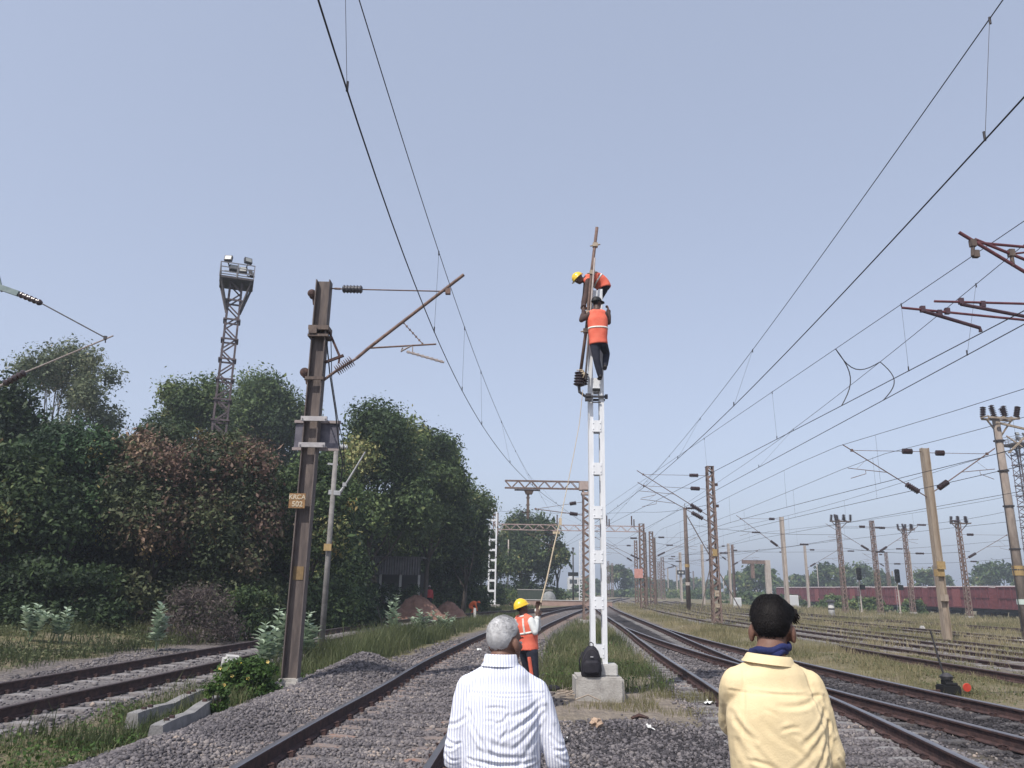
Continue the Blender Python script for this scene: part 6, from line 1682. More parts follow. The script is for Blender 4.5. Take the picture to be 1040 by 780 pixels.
shrub('dark weeds added for the shade right of the shed storage box', 418, 590, 612, 14, 48, LF_DARK, 2200, .14, 14, 132, tint=.25)  # second dark clump added for the shaded shed underside
milkweed('pale broad leaved plant, leftmost of the pair near the left edge', 28, 613, 662, 22, 20.5, 1, 7)
milkweed('pale broad leaved plant standing right of the leftmost one', 60, 617, 658, 15, 21, 2, 5)
milkweed('upright pale plant alone before the purple bush', 158, 612, 660, 16, 21.5, 3, 5)
milkweed('pale leafy plant just left of the rusty H mast', 278, 616, 668, 20, 18.5, 4, 8)
milkweed('pale leafy plant just right of the rusty H mast', 312, 620, 664, 14, 19.5, 5, 5)
milkweed('tall pale sprig in the weeds by the leaning rod', 400, 603, 645, 12, 30, 6, 5)
milkweed('pale plant in the weeds below the red earth heaps', 425, 618, 648, 20, 31, 7, 8)
milkweed('pale plant nearest the main rail below the earth heaps', 452, 622, 650, 18, 33, 8, 8)
milkweed('small pale plant beside the pale leafy one left of the H mast', 268, 632, 668, 12, 17.6, 9, 5)

# ---- grass and ground weeds
def grass(name, label, boxes, mat_, dens_fn, tint0=.45, wid=.010, seed=0):
    vs = []; ts = []
    for (x0, x1, y0, y1, dens, h0, h1) in boxes:
        n = int((x1 - x0) * (y1 - y0) * dens * 1.5); x = nrg.uniform(x0, x1, n); y = nrg.uniform(y0, y1, n)
        k = nrg.random(n) < dens_fn(x, y); x = x[k]; y = y[k]; n = len(x)
        if n == 0: continue
        z = ground_z(x, y) - .01; patch = vnoise(x, y, .8, 60 + seed); h = nrg.uniform(h0, h1, n) * (.45 + 1.0 * patch)
        a = nrg.uniform(0, 6.283, n); ln = h * nrg.uniform(.1, .65, n); w = .62 * wid * nrg.uniform(.5, 1.4, n) * (1 + np.maximum(0, y - 15) * .035)
        az = nrg.uniform(0, 6.283, n)
        b = np.stack([x, y, z], 1); wv = np.stack([np.cos(az), np.sin(az), np.zeros(n)], 1) * w[:, None]
        lean = np.stack([np.cos(a) * ln, np.sin(a) * ln, np.zeros(n)], 1)
        mid = b + lean * .35 + np.stack([np.zeros(n), np.zeros(n), h * .62], 1); tip = b + lean + np.stack([np.zeros(n), np.zeros(n), h], 1)
        q = np.stack([b - wv, b + wv, mid + wv * .7, mid - wv * .7, mid - wv * .7, mid + wv * .7, tip + wv * .08, tip - wv * .08], 1)
        vs.append(q.reshape(-1, 3)); t = np.clip(tint0 + (vnoise(x, y, 2.2, 70 + seed) - .5) * .8 + nrg.normal(size=n) * .13, 0, 1); ts.append(np.repeat(t, 2))
    o = np_mesh(name, np.concatenate(vs), 4, mat_, tint=np.concatenate(ts)); tag(o, label, 'grass', kind='stuff'); return o

def g_of(thr=.5, s=1.2, seed=0, keep=1.0):
    def fn(x, y):
        b, g, p, o_, so = masks(x, y)
        pn = vnoise(x, y, s, 80 + seed) * .65 + vnoise(x, y, s * .35, 81 + seed) * .35
        dm = np.minimum.reduce([dist_trk(k, x, y) for k in ('main', 'right', 'turnout', 'left')])
        return keep * np.maximum(g, .45) * sstep(thr - .12, thr + .12, pn) * (dm > 1.3)
    return fn
def mid_strip(x, y):
    """weeds in the wedge between the main and the right track behind the white mast"""
    a = x - xc('main', y); b = xc('right', y) - x
    pn = vnoise(x, y, .9, 90)
    return sstep(1.5, 2.2, a) * sstep(1.25, 1.9, b) * sstep(15.0, 16.2, y + pn) * (.12 + .88 * sstep(.38, .6, pn))
grass('grass', 'tall green weeds in the wedge behind the white mast', [(.2, 4.2, 14.8, 20, 430, .12, .42), (.8, 5.2, 20, 32, 200, .16, .46), (2, 7, 32, 46, 80, .15, .4)], GR_LUSH, mid_strip, .58, seed=1)
def verge(x, y):
    d = x - xc('turnout', np.minimum(y, 36)); d1 = xc('yard1', y) - x
    pn = vnoise(x, y, 1.6, 91) * .6 + vnoise(x, y, .5, 92) * .4
    return sstep(1.45, 2.2, np.where(y < 36, d, x - xc('right', y))) * sstep(1.3, 1.9, d1) * (.12 + .7 * sstep(.42, .66, pn))
grass('grass', 'dry olive grass on the verge right of the black turnout', [(7.5, 14, 9, 16, 420, .05, .18), (7, 14, 16, 26, 300, .06, .22), (7, 14, 26, 45, 170, .08, .28), (8, 20, 45, 90, 45, .1, .35)], GR_DRY, verge, .7, wid=.008, seed=2)
grass('grass', 'dry grass between the rusty yard tracks', [(13, 31, 18, 36, 90, .08, .28), (13, 40, 36, 62, 60, .1, .34), (14, 60, 62, 110, 14, .15, .5)], GR_DRY, g_of(.42, 2.0, 3), .66, wid=.010, seed=3)
def leftweeds(x, y):
    a = xc('main', y) - x; b = x - xc('left', y); pn = vnoise(x, y, 1.1, 93) * .6 + vnoise(x, y, .4, 94) * .4
    bal = masks(x, y)[0]
    return sstep(1.9, 2.5, a) * sstep(1.15, 1.7, b) * (1 - np.clip(bal * 1.4, 0, 1)) * (.3 + .7 * sstep(.35, .55, pn))
grass('grass', 'mixed green weeds between the left track and the main track', [(-6.6, -2.4, 8, 13, 420, .06, .24), (-6.4, -2.2, 13, 18, 420, .12, .40), (-6.2, -1.4, 18, 30, 300, .18, .66), (-5.6, 2, 30, 56, 100, .12, .45)], GR_LUSH, leftweeds, .42, seed=4)
def leftedge(x, y):
    b = xc('left', y) - x; pn = vnoise(x, y, 1.4, 95)
    return sstep(2.6, 3.6, b) * (.15 + .85 * sstep(.35, .62, pn))
grass('grass', 'green grass fringe between the left track and the dark trees', [(-20, -8, 12, 26, 260, .06, .36), (-18, -5, 26, 50, 130, .10, .45), (-12, 3, 50, 80, 40, .12, .35)], GR_LUSH, leftedge, .4, seed=5)
def apron(x, y):
    pn = vnoise(x, y, .7, 96); r2 = np.hypot((x - 2.4) / 1.5, (y - 13.9) / 1.5)
    return sstep(1.3, .6, r2) * sstep(.42, .6, pn) * (np.hypot(x - 1.6, y - 14.2) > .5)
grass('grass', 'sparse dry and green tufts round the concrete block of the white mast', [(.3, 4.2, 11.8, 16, 520, .04, .18)], GR_DRY, apron, .45, wid=.007, seed=6)
# small broad leaves of creeping weeds
def ground_leaves(label, box, n, fn, size, mat_, seed, h=.12):
    x = nrg.uniform(box[0], box[1], n); y = nrg.uniform(box[2], box[3], n); k = nrg.random(n) < fn(x, y); x = x[k]; y = y[k]
    cen = np.stack([x, y, ground_z(x, y) + nrg.uniform(0, h, len(x))], 1)
    m = len(cen); d = nrg.normal(size=(m, 3)); d[:, 2] = np.abs(d[:, 2]) + .6; d /= np.linalg.norm(d, axis=1)[:, None]
    a = nrg.normal(size=(m, 3)); a -= d * (a * d).sum(1)[:, None]; a /= np.linalg.norm(a, axis=1)[:, None]; b = np.cross(d, a)
    s = size * nrg.uniform(.5, 1.5, (m, 1)); q = np.stack([cen - a * s * .5, cen + b * s * .3, cen + a * s * .5, cen - b * s * .3], 1)
    o = np_mesh('ground_cover', q.reshape(-1, 3), 4, mat_, tint=np.clip(.5 + nrg.normal(size=m) * .2, 0, .95)); tag(o, label, 'weeds', kind='stuff')
ground_leaves('low leafy weeds among the discarded sleepers', (-6.4, -2.6, 8, 17), 26000, leftweeds, .05, LF_LUSH, 1)
grass('grass', 'taller weeds growing round the discarded sleepers', [(-5.9, -3.6, 9, 14.5, 500, .10, .34)], GR_LUSH, lambda x, y: leftweeds(x, y) * sstep(.45, .6, vnoise(x, y, .55, 97)), .4, wid=.009, seed=9)
ground_leaves('low leafy weeds between the left track and the dark trees', (-16, -8.6, 12, 27), 26000, leftedge, .07, GR_LUSH, 4, .25)
ground_leaves('low leafy weeds in the wedge behind the white mast', (.4, 5, 15, 26), 12000, mid_strip, .05, LF_LUSH, 2, .25)
ground_leaves('low leafy creepers on the verge behind the point lever', (8.5, 13.5, 13, 24), 14000, verge, .05, GR_LUSH, 3, .08)

# ---- far trees behind the yard
FT = [(629, 573, 15, 230, 1), (600, 586, 12, 300, 2), (650, 583, 14, 290, 3), (676, 588, 14, 300, 4), (700, 586, 16, 300, 5), (722, 588, 13, 320, 6), (768, 571, 25, 190, 7), (745, 582, 14, 250, 8), (812, 583, 14, 240, 9), (838, 571, 22, 200, 10), (868, 570, 26, 205, 11), (893, 578, 18, 210, 12), (938, 577, 19, 200, 13), (959, 584, 10, 230, 14), (1012, 568, 30, 190, 15), (1046, 574, 22, 200, 16), (786, 586, 14, 260, 17)]
FL = ['far hazy tree standing alone right of the white mast', 'faint far tree behind the boom gantry leg', 'faint far tree behind the portal right foot', 'faint low far tree left of the notice board mast', 'faint far tree behind the notice board mast', 'faint low far tree left of the red lattice mast',
      'round bushy tree behind the distant pale gantry arm', 'small far tree left of the round bushy one', 'small far tree behind the thin pale mast with a right bracket', 'far tree behind the slender grey lamp post', 'broad far tree behind the left isolator mast', 'far tree behind the lattice mast with brackets both ways', 'far rounded tree left of the tan mast', 'small far tree just right of the tan mast', 'broad dark far tree right of the tan mast above the wagons', 'far tree behind the thick pole at the right edge', 'low far tree behind the pale square mast']
for (px, pt_, hw, Y, sd), lb in zip(FT, FL):
    T(lb, px, pt_, hw, Y, LF_MID, 3600, .85 if Y < 240 else 1.0, .3, 24, 40 + sd, group='trees behind the yard', tint=.35, trunk_r=.35, limbs=4, lobe=(.25, .42))
for i, (px, pt_, hw, Y, lb) in enumerate([(760, 601, 26, 150, 'low green scrub behind the white cabinet'), (800, 602, 18, 135, 'low green scrub at the wagons left end'), (848, 604, 20, 105, 'low green scrub before the wagons near the marker post'), (880, 606, 22, 98, 'low green scrub before the wagons between the lattice masts'), (925, 607, 14, 92, 'low green scrub before the wagons left of the tan mast'),
      (680, 598, 40, 220, 'far green scrub band left of the red lattice mast'), (715, 597, 22, 210, 'far green scrub behind the red lattice mast'), (640, 597, 22, 240, 'far green scrub under the hazy lone tree'), (588, 594, 16, 200, 'far green scrub in front of the tiny white building'), (560, 597, 20, 180, 'far green scrub behind the low dark green wall')]):
    shrub(lb, px, pt_, 612, hw, Y, LF_MID, 2200, .35 if Y < 140 else .6, 18, 60 + i, tint=.45, group='scrub behind the yard')
# ------------------------------------------------------------------ wagons on the far siding
WAG = mat('maroon_wagon_paint', (.105, .03, .037), (.17, .052, .058), 3, .8, 0, .1, c3=(.2, .095, .085))
WAGR = mat('pale_wagon_roof', (.32, .27, .265), (.42, .37, .36), 3, .8)
def wagon():
    r = thing('goods_wagon', '', 'wagon', (0, 0, 0), 0, 'maroon goods wagons on the far siding')
    L, W, z0, z1 = 13.2, 2.9, 1.1, 3.55
    mb = MB().box((0, 0, (z0 + z1) / 2), (W, L, z1 - z0))
    for s in (-1, 1):
        for k in range(12): mb.box((s * (W / 2 + .04), -L / 2 + .35 + k * (L - .7) / 11, (z0 + z1) / 2), (.08, .12, z1 - z0))
        for z in (z0 + .08, z1 - .1, (z0 + z1) / 2): mb.box((s * (W / 2 + .05), 0, z), (.07, L, .10))
    mb.build('body', WAG, r)
    d = MB()
    for s in (-1, 1): d.box((s * (W / 2 + .06), 0, (z0 + z1) / 2 - .05), (.06, 1.7, z1 - z0 - .4))
    d.build('side_door', mat('dull_maroon_door', (.18, .045, .05), (.25, .09, .085), 4, .75), r)
    rf = MB().loft([(V((0, y, z1)), V((1, 0, 0)), V((0, 0, 1)), W / 2 + .06, .13) for y in (-L / 2 - .05, L / 2 + .05)], 16)
    rf.build('roof', WAGR, r)
    MB().box((0, 0, .92), (2.3, L + .3, .3)).box((0, L / 2 + .4, .95), (.3, .5, .25)).box((0, -L / 2 - .4, .95), (.3, .5, .25)).build('underframe', BLACKP, r)
    for y in (-4.3, 4.3):
        b = MB()
        for s in (-1, 1): b.box((s * 1.0, y, .55), (.16, 2.5, .32)).box((s * 1.02, y, .75), (.2, .6, .5))
        b.box((0, y, .66), (2.0, .4, .3))
        bo = b.build('bogie', BLACKP, r)
        for e in (-1, 1):
            w = MB()
            for s in (-1, 1): w.lathe([(.48, -.06), (.5, 0), (.46, .05), (.2, .06)], (s * .84, y + e * 1.0, .5), (s, 0, 0), 18)
            w.tube([(-.84, y + e, .5), (.84, y + e, .5)], .08, 8); w.build('wheelset', RUSTD, bo)
    return r
w0 = wagon()
WL = ['maroon goods wagon nearest the right edge behind the thick pole', 'maroon goods wagon between the tan mast and the thick pole', 'maroon goods wagon directly behind the tan mast', 'maroon goods wagon behind the black signal head and the crossed isolator mast', 'maroon goods wagon behind the two lattice masts near the marker post', 'maroon goods wagon at the far left end of the rake']
for i, lb in enumerate(WL):
    o = w0 if i == 0 else copy_tree(w0)
    o.location = (56.5 - i * .05, 83 + 14.6 * i, -.6); o['label'] = lb
c = np.array([(56.7, 60 + 4 * k) for k in range(30)], float)
r = thing('railway_track', 'far siding track under the maroon wagons', 'railway track', (56.7, 60, -.6), 0, 'railway tracks in the yard')
for off in (-GAUGE / 2, GAUGE / 2):
    mb = rail_strip(c, off, 0, 500, z=-.14); mb.v = [(a - 56.7, b - 60, z) for a, b, z in mb.v]; mb.build('rail', [RAILSIDE, RAILTOPD], r)

# ------------------------------------------------------------------ signals, posts, cabinets
def signal(label, px, py_base, py_head, Y, hh):
    b = V((at(px, py_base, Y).x, Y, 0)); zt = at(px, py_head, Y).z
    r = thing('signal_post', label, 'signal', b)
    MB().tube([(0, 0, -.1), (0, 0, zt)], .075, 10).lathe([(.16, 0), (.16, .05), (.1, .2)], (0, 0, 0), n=10).build('post', PALEPOLE, r)
    h = MB().bevbox((0, -.12, zt), (.5, .22, hh), .06).box((0, 0, zt), (.12, .2, .3))
    h = h.build('signal_head', BLACKP, r)
    n = 3
    for k in range(n):
        z = zt - hh / 2 + hh * (k + .5) / n
        MB().lathe([(.10, 0), (.10, .16), (.09, .16), (.09, .01)], (0, -.23, z), (0, -1, 0), 12).build('hood', BLACKP, h)
        MB().lathe([(.085, 0), (.06, .02), (0.01, .03)], (0, -.235, z), (0, -1, 0), 12).build('lens', mat('dark_lens', (.02, .02, .02), None, rough=.1, spec=.6), h)
    MB().bar((-.2, .18, .1), (-.2, .18, zt - .4), .03, .03).bar((.05, .18, .1), (.05, .18, zt - .4), .03, .03)
    mb = MB()
    for s in (-.15, .15): mb.bar((s, .22, .1), (s, .22, zt), .03, .03)
    for k in range(9): mb.bar((-.15, .22, .3 + k * zt / 10), (.15, .22, .3 + k * zt / 10), .025, .025)
    mb.build('ladder', GALV, r)
    MB().bevbox((.25, 0, 2.6), (.55, .3, .5), .03).build('equipment_box', BLACKP, r)
    return r
signal('colour light signal with a tall black head before the wagons', 914.5, 620, 585, 82, 1.35)
signal('thinner colour light signal with a black head left of the lattice masts', 875.5, 621, 583, 84, 1.3)
p = V((at(844.5, 620, 68).x, 68, 0))
r = thing('marker_post', 'short white post with a dark cap in the grass before the wagons', 'post', p)
MB().tube([(0, 0, -.1), (0, 0, 1.15)], [.26, .24], 16).build('post', CONCL, r, smooth=True)
MB().lathe([(.42, 0), (.42, .08), (.2, .2), (.03, .24)], (0, 0, 1.15), n=16).lathe([(.27, 0), (.27, .12)], (0, 0, .55), n=16).build('cap', DKSTEEL, r)
def cabinet(label, px, py, Y, w, h):
    p = V((at(px, py, Y).x, Y, 0)); r = thing('equipment_cabinet', label, 'cabinet', p)
    WC = mat('white_cabinet_paint', (.62, .62, .62), (.7, .7, .7), 3, .6)
    MB().bevbox((0, 0, h / 2 + .2), (w, w * .6, h), .04).build('cabinet_body', WC, r)
    MB().box((0, -w * .3 - .012, h / 2 + .2), (w * .86, .02, h * .86)).build('door', mat('pale_grey_door', (.5, .51, .52), None), r)
    MB().box((0, 0, .1), (w * 1.2, w * .8, .2)).build('plinth', CONC, r)
cabinet('small white cabinet in the scrub below the round bushy tree', 749, 612, 100, .9, 1.0)
cabinet('white equipment cabinet behind the pale square mast', 804, 610, 110, 1.6, 1.4)

# ------------------------------------------------------------------ point lever with red disc
p = gpt(965, 706)
r = thing('point_lever', 'black point lever box with a red disc and a long leaning rod', 'lever', (p.x, p.y, float(ground_z(p.x, p.y))))
q = lambda px, py: at(px, py, p.y) - V((p.x, p.y, float(ground_z(p.x, p.y))))
a = q(966, 699)
MB().bevbox((-.02, .0, .12), (.34, .30, .16), .02).bevbox((-.03, 0, .24), (.16, .2, .14), .03).tube([(-.12, -.1, .22), (.1, -.1, .22)], .03, 8).build('lever_box', BLACKP, r)
MB().tube([(-.05, 0, .30), q(956, 678), q(945, 641)], [.02, .02, .016], 8).lathe([(.10, 0), (.12, .06), (.05, .12)], (-.03, 0, .29), n=12).build('lever_rod', DKSTEEL, r)
dc = q(976.5, 697)
MB().lathe([(.074, -.012), (.078, 0), (.074, .012)], (dc.x, -.18, dc.z), (0, 1, .15), 24).build('red_disc', REDP, r)
MB().bar((-.5, .1, .05), (.5, .1, .05), .12, .08).bar((-.9, -.05, .06), (0, 0, .1), .04, .04).build('base_timber', RUSTD, r)

# leaning rod in the left weeds
b = V((at(392, 642, 29).x, 29, float(ground_z(-4, 29)))); t = at(383, 615, 29)
o = MB().tube([b, t], [.03, .025], 6).build('leaning_rod', BLACKP); tag(o, 'thin dark iron rod leaning out of the weeds below the earth heap', 'rod')

# ------------------------------------------------------------------ discarded sleepers beside the left track
def loose_sleeper(label, p0, p1, w, h, name='discarded_sleeper'):
    p0 = V(p0); p1 = V(p1); d = (p1 - p0); L = d.length; a = math.atan2(d.y, d.x)
    r = thing(name, label, 'sleeper', (p0 + p1) / 2, a, 'discarded concrete sleepers')
    r.rotation_euler = (0, -math.asin(d.z / L), a)
    mb = MB(); prof = [(-.5, 1.0), (-.44, 1.02), (-.2, .95), (0, .78), (.2, .95), (.44, 1.02), (.5, 1.0)]
    vs = []; fs = []
    for (t, k) in prof: vs += [(t * L, -w / 2, -h * .35), (t * L, w / 2, -h * .35), (t * L, w * .36, h * (k - .35)), (t * L, -w * .36, h * (k - .35))]
    for i in range(len(prof) - 1):
        for k in range(4): k2 = (k + 1) % 4; fs.append((i * 4 + k, i * 4 + k2, (i + 1) * 4 + k2, (i + 1) * 4 + k))
    fs += [(3, 2, 1, 0), tuple(len(vs) - 4 + k for k in range(4))]
    mb.add(vs, fs); mb.build('concrete_body', mat('old_sleeper_concrete', (.17, .165, .165), (.27, .26, .255), 6, .95, 0, .5, 40), r)
    for s in (-1, 1):
        for e in (-1, 1): MB().box((s * L * .32 + e * .1, 0, h * .62 + .01), (.05, .06, .05)).build('rail_insert', RAILSIDE, r)
g1 = gpt(134, 730); g2 = gpt(204, 706)
loose_sleeper('discarded concrete sleeper farther from the camera of the two lying in weeds', (g1.x, g1.y, -.06), (g2.x, g2.y, -.03), .20, .20)
g1 = gpt(158, 745); g2 = gpt(218, 715)
loose_sleeper('discarded concrete sleeper nearer the camera of the two lying in weeds', (g1.x, g1.y, -.05), (g2.x, g2.y, -.02), .21, .22)
g1 = gpt(233, 683)
o = MB().bevbox((0, 0, .16), (.38, .34, .36), .06).build('concrete_lump', CONCL, loc=(g1.x, g1.y, 0)); o.rotation_euler = (.1, .1, .5); tag(o, 'pale broken concrete lump beside the flowering bush', 'concrete lump')

# ------------------------------------------------------------------ shed under the trees
SY = 50.0
a = at(367, 583, SY); b = at(427, 583, SY); tz = at(397, 566, SY).z
r = thing('tree_shade_shed', 'grey corrugated fronted open shed in the shade under the trees', 'shed', ((a.x + b.x) / 2, SY, .2))
W = b.x - a.x; z0 = a.z - .2; z1 = tz - .2
mb = MB(); n = 46
vs = []
for k in range(n + 1): x = -W / 2 + W * k / n; y = .035 * (1 if k % 2 else -1); vs += [(x, y, z0), (x, y, z1), (x, y + .02, z0), (x, y + .02, z1)]
for k in range(n): i = k * 4; mb.f.append((i, i + 4, i + 5, i + 1)); mb.m.append(0); mb.f.append((i + 2, i + 3, i + 7, i + 6)); mb.m.append(0)
mb.v = vs; mb.build('corrugated_front', mat('shaded_grey_sheet', (.12, .115, .12), (.19, .18, .185), 2, .8), r)  # sheet colour darkened to stand in for the shade of the trees
MB().box((0, 1.8, z1 + .03), (W + .3, 3.8, .06)).build('roof', mat('shaded_grey_sheet', (.26, .25, .26)), r)
for x in (-W / 2 + .1, -W * .18, W * .16, W / 2 - .1):
    MB().box((x, .2, z1 / 2 - .1), (.13, .13, z1)).build('post', CONCL, r)
for x, w_, z in ((-W * .36, .5, 1.55), (-W * .06, .45, 1.6)):
    MB().bevbox((x, 1.2, z - .5), (w_, .4, 1.0), .05).build('storage_box', mat('pale_box', (.5, .5, .5), (.6, .6, .6)), r)
MB().box((0, 3.4, 1.2), (W, .1, 2.6)).build('back_wall', mat('shaded_shed_wall', (.09, .085, .085), None), r)  # shade inside the open shed is put into this wall's dark colour

# earth heaps
def heap(label, px, ptop, half, Y, seed, m, name='earth_heap', gz=0.0):
    tp_ = at(px, ptop, Y); R = abs(at(px + half, ptop, Y).x - tp_.x); H = tp_.z - gz; n, mm = 34, 18; vs = []
    rr = np.random.default_rng(seed)
    for j in range(mm + 1):
        t = j / mm
        for i in range(n):
            a = 2 * math.pi * i / n; k = 1 + .14 * math.sin(2 * a + seed) + .08 * math.sin(5 * a + seed * 2)
            rad_ = R * k * t; z = H * (.5 + .5 * math.cos(math.pi * t)) * (1 + .05 * rr.normal()) - .05 * t
            vs.append((rad_ * math.cos(a), rad_ * .8 * math.sin(a), z + .055 * rr.normal() * (0 < t < .95)))
    fs = [(j * n + i, (j + 1) * n + i, (j + 1) * n + (i + 1) % n, j * n + (i + 1) % n) for j in range(mm) for i in range(n)]
    mb = MB(); mb.add(vs, fs); o = mb.build(name, m, loc=(tp_.x, Y, gz), smooth=True); tag(o, label, 'earth heap', group='red earth heaps'); return o
RED = mat('red_earth', (.19, .105, .08), (.28, .165, .125), 3, .95, 0, .9, 14, c3=(.32, .22, .18))
heap('taller red earth heap below the grey shed', 424, 605.5, 34, 47, 1, RED)
heap('lower red earth heap beside the stooping orange person', 456, 612, 24, 49, 2, RED)

# distant building, walls and platform edge
p = at(584, 583, 240.0)
r = thing('white_building', 'tiny hazy white building far off between the far tree and the boom gantry', 'building', (p.x, 240, 0))
WB = mat('white_wall', (.5, .5, .5), (.58, .58, .58), 2, .8)
MB().box((0, 0, 2.7), (4.4, 4, 5.4)).box((-1.0, 0, 5.8), (1.6, 2.4, .9)).build('wall', WB, r)
for x in (-1.7, 0, 1.7):
    for z in (1.8, 4.6): MB().box((x * .8, -2.01, z - .4), (.9, .06, 1.2)).build('window', mat('dark_glass', (.03, .035, .04), None, rough=.2), r)
p = at(545, 600, 100.0)
r = thing('low_dark_wall', 'low dark green wall under the far round tree', 'wall', (p.x, 100, 0))
MB().box((-.2, 0, .85), (4.4, .3, 1.7)).build('wall_body', mat('dark_green_wall', (.03, .045, .035), (.06, .07, .055), 3, .9), r)
MB().box((-.2, 0, 1.74), (4.5, .38, .08)).build('coping', CONC, r)
p = at(560, 602, 98.0)
r = thing('covered_heap', 'grey tarpaulin covered heap at the end of the low dark wall', 'heap', (p.x - .3, 98, 0))
MB().ellipsoid((0, 0, .5), (.9, 0, 0), (0, .8, 0), (0, 0, 1.1), 20, 12).build('tarpaulin', mat('grey_tarpaulin', (.16, .17, .17), (.26, .26, .26), 4, .7, 0, .5, 5), r, smooth=True)
p = at(570, 606, 96.0)
r = thing('platform_edge', 'long low pinkish platform edge beyond the curving track', 'platform', (p.x, 92, 0))
MB().box((-2, 0, .3), (15, 1.6, .6)).build('platform_body', mat('pink_brick', (.30, .2, .17), (.38, .27, .23), 2, .9), r)
MB().box((-2, -.02, .62), (15.1, 1.7, .06)).build('coping', CONCL, r)

# small litter and stones
g1 = gpt(605, 738)
o = MB().bevbox((0, 0, .05), (.20, .15, .13), .045).build('tan_stone', mat('tan_rock', (.34, .24, .17), (.45, .33, .24), 9, .9, 0, .6), loc=(g1.x, g1.y, 0)); o.rotation_euler = (.3, .2, .6); tag(o, 'single tan stone on the dark ballast before the concrete block', 'stone')
for v in o.data.vertices: v.co += V((nrg.normal() * .012, nrg.normal() * .012, nrg.normal() * .01))
g1 = gpt(650, 731); 
o = MB().tube([(-.12, 0, .02), (0, .05, .05), (.12, -.02, .03)], [.02, .035, .015], 6).build('rusty_scrap', RUSTD, loc=(g1.x, g1.y, 0)); tag(o, 'dark rusty scrap on the ballast right of the tan stone', 'scrap')
mb = MB()
for k in range(16):
    a = gpt(rnd.uniform(562, 590), rnd.uniform(697, 714)); L = rnd.uniform(.2, .55); t = rnd.uniform(-.6, .6)
    mb.tube([(a.x, a.y, .03), (a.x + L * .5 * math.cos(t), a.y + L * .5 * math.sin(t), rnd.uniform(.04, .14)), (a.x + L * math.cos(t), a.y + L * math.sin(t), .03)], .011, 5)
o = mb.build('brushwood', mat('dry_sticks', (.26, .21, .17), (.38, .32, .26), 9, .9)); tag(o, 'pile of dry sticks and cord ends at the left of the concrete block', 'sticks', kind='stuff')
g1 = gpt(559, 702)
o = MB().ellipsoid((0, 0, .04), (.22, .05, 0), (-.03, .12, 0), (0, 0, .06), 14, 8).build('black_cloth', PACK, loc=(g1.x, g1.y, 0), smooth=True); tag(o, 'crumpled black cloth on the ground beside the dry sticks', 'cloth')
for v in o.data.vertices: v.co += V((nrg.normal() * .012, nrg.normal() * .012, abs(nrg.normal()) * .012))
g1 = at(336, 610, 40.0)
o = MB().ellipsoid((0, 0, 0), (.30, 0, .05), (0, .12, 0), (.05, 0, .20), 12, 8).build('plastic_bag', mat('blue_white_plastic', (.2, .3, .6), (.65, .68, .75), 5, .4), loc=(g1.x, 40, g1.z), smooth=True); tag(o, 'blue and white plastic bag caught in the shade right of the slim pole', 'bag')
for v in o.data.vertices: v.co += V((nrg.normal() * .03, nrg.normal() * .03, nrg.normal() * .03))
g1 = gpt(937, 640)
o = MB().bevbox((0, 0, .1), (.24, .22, .26), .05).build('white_stone', CONCL, loc=(g1.x, g1.y, 0)); tag(o, 'small whitewashed stone between the yard tracks left of the tan mast', 'stone')
p = gpt(482, 632)
o = MB().bevbox((0, 0, .35), (.14, .14, .8), .015).build('marker_stone', CONCL, loc=(p.x, p.y, 0)); tag(o, 'slim pale marker stone beside the track below the stooping person', 'marker stone')

PAPER = mat('pale_paper', (.6, .6, .58), (.7, .7, .68), 9, .8)
for (px, py, s_, lb) in ((486, 661, .10, 'small white paper scrap beside the main rail below the weeds'), (566, 669, .09, 'small white scrap on the dirt left of the black backpack'), (660, 742, .06, 'tiny pale scrap on the dark ballast beside the yellow shirt'), (575, 752, .06, 'tiny pale scrap on the dark ballast beside the striped shirt'), (720, 716, .10, 'pale scrap at the edge of the grey sleepers left of the yellow shirt')):
    g1 = gpt(px, py); mb = MB(); n = 5; vs = [(s_ * (i / (n - 1) - .5) * 2, s_ * (j / (n - 1) - .5) * 1.4, .03 + nrg.normal() * s_ * .18) for j in range(n) for i in range(n)]
    mb.add(vs, [(j * n + i, j * n + i + 1, j * n + n + i + 1, j * n + n + i) for j in range(n - 1) for i in range(n - 1)])
    o = mb.build('paper_scrap', PAPER, loc=(g1.x, g1.y, float(ground_z(g1.x, g1.y)) + .02)); o.rotation_euler = (rnd.uniform(-.3, .3), rnd.uniform(-.3, .3), rnd.uniform(0, 3)); tag(o, lb, 'paper scrap', group='scraps of litter')

# ------------------------------------------------------------------ air, sky, sun, camera
hz = MB().box((0, 0, 0), (1, 1, 1)).build('haze', None)
hz.data.materials.clear()
x0, x1, y0, y1, za, zb = -905, 1005, -65, 1605, -1.9, 40
for v in hz.data.vertices: v.co = V(((x0 + x1) / 2 + v.co.x * (x1 - x0), (y0 + y1) / 2 + v.co.y * (y1 - y0), (za + zb) / 2 + v.co.z * (zb - za)))
hm = bpy.data.materials.new('haze_air'); hm.use_nodes = True; nt = hm.node_tree; nt.nodes.remove(nt.nodes['Principled BSDF'])
pv = nd(nt, 'ShaderNodeVolumePrincipled'); pv.inputs['Color'].default_value = (.80, .87, .97, 1); pv.inputs['Density'].default_value = HAZE; pv.inputs['Anisotropy'].default_value = .2
nt.links.new(pv.outputs[0], nt.nodes['Material Output'].inputs['Volume'])
hz.data.materials.append(hm); tag(hz, 'pale hazy air over the whole yard', 'haze', kind='stuff')

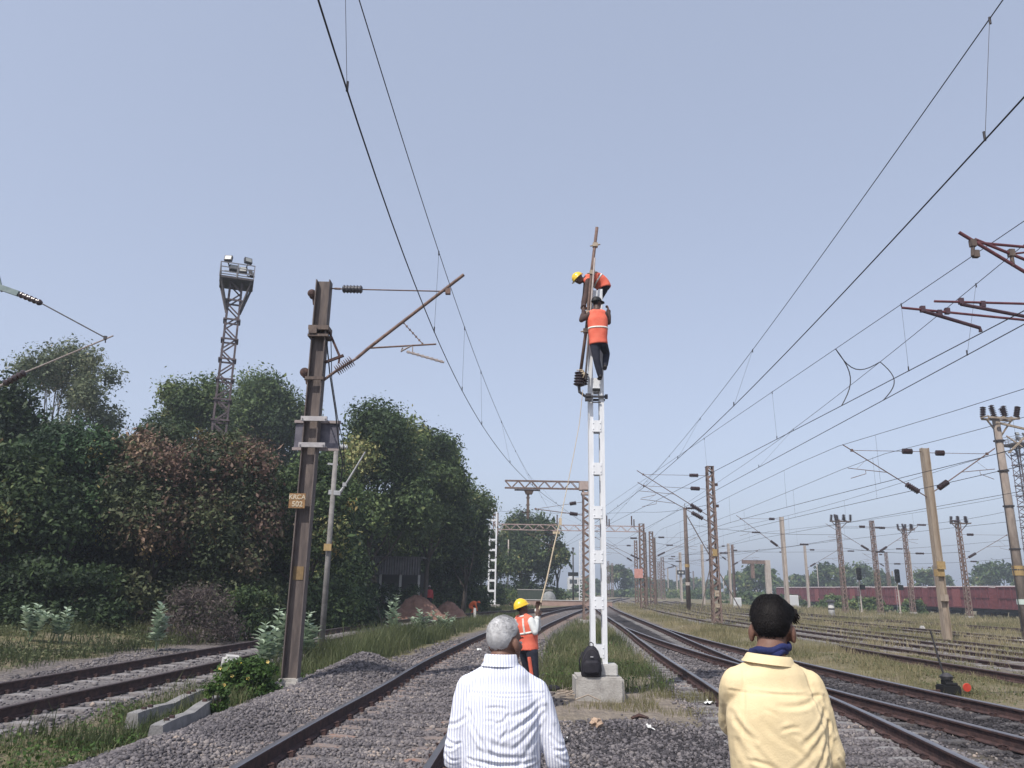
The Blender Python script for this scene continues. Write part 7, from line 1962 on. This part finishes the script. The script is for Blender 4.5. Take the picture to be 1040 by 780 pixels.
w = bpy.data.worlds.new('World'); SC.world = w; w.use_nodes = True; nt = w.node_tree
bg = nt.nodes['Background']; sk = nd(nt, 'ShaderNodeTexSky', sky_type='NISHITA'); sk.sun_disc = False
sk.sun_elevation = rad(SUN_EL); sk.sun_rotation = rad(SUN_AZ); sk.air_density = AIR; sk.dust_density = DUST; sk.ozone_density = OZONE; sk.altitude = 200
hs = nd(nt, 'ShaderNodeHueSaturation'); hs.inputs['Saturation'].default_value = SKYSAT
tn = nd(nt, 'ShaderNodeMix', data_type='RGBA', blend_type='MULTIPLY'); tn.inputs['Factor'].default_value = 1; tn.inputs['B'].default_value = (*SKYTINT, 1)
nt.links.new(sk.outputs[0], hs.inputs['Color']); nt.links.new(hs.outputs[0], tn.inputs['A']); vl = nd(nt, 'ShaderNodeMix', data_type='RGBA'); vl.inputs['Factor'].default_value = VEILFAC; vl.inputs['B'].default_value = (*VEIL, 1)
nt.links.new(tn.outputs['Result'], vl.inputs['A']); nt.links.new(vl.outputs['Result'], bg.inputs['Color'])
bg.inputs['Strength'].default_value = SKYSTR
ld = bpy.data.lights.new('sun', 'SUN'); ld.energy = SUNSTR; ld.angle = rad(.6); ld.color = (1, .95, .87)
lo = bpy.data.objects.new('sun', ld); COL.objects.link(lo)
# sky sun_rotation: measured from +Y clockwise seen from above
sv = V((math.sin(rad(SUN_AZ)) * math.cos(rad(SUN_EL)), math.cos(rad(SUN_AZ)) * math.cos(rad(SUN_EL)), math.sin(rad(SUN_EL))))
lo.rotation_euler = (-sv).to_track_quat('-Z', 'Y').to_euler(); lo.location = sv * 60
cd = bpy.data.cameras.new('camera'); co = bpy.data.objects.new('camera', cd); COL.objects.link(co)
cd.sensor_width = 36; cd.lens = FPX / 1040 * 36; cd.clip_start = .05; cd.clip_end = 4000
c, s = math.cos(ROLL), math.sin(ROLL); sp_, cp_ = math.sin(PITCH), math.cos(PITCH)
right = V((c, -s * sp_, s * cp_)); down = V((s, c * sp_, -c * cp_)); fwd = V((0, cp_, sp_))
M = Matrix((right, -down, -fwd)).transposed().to_4x4(); M.translation = V((0, 0, EYE)); co.matrix_world = M
SC.camera = co
SC.render.engine = 'CYCLES'
SC.view_settings.view_transform = 'Standard'; SC.view_settings.look = 'None'; SC.view_settings.gamma = 1; SC.view_settings.exposure = EXPO
SC.render.resolution_x = 1024; SC.render.resolution_y = 768
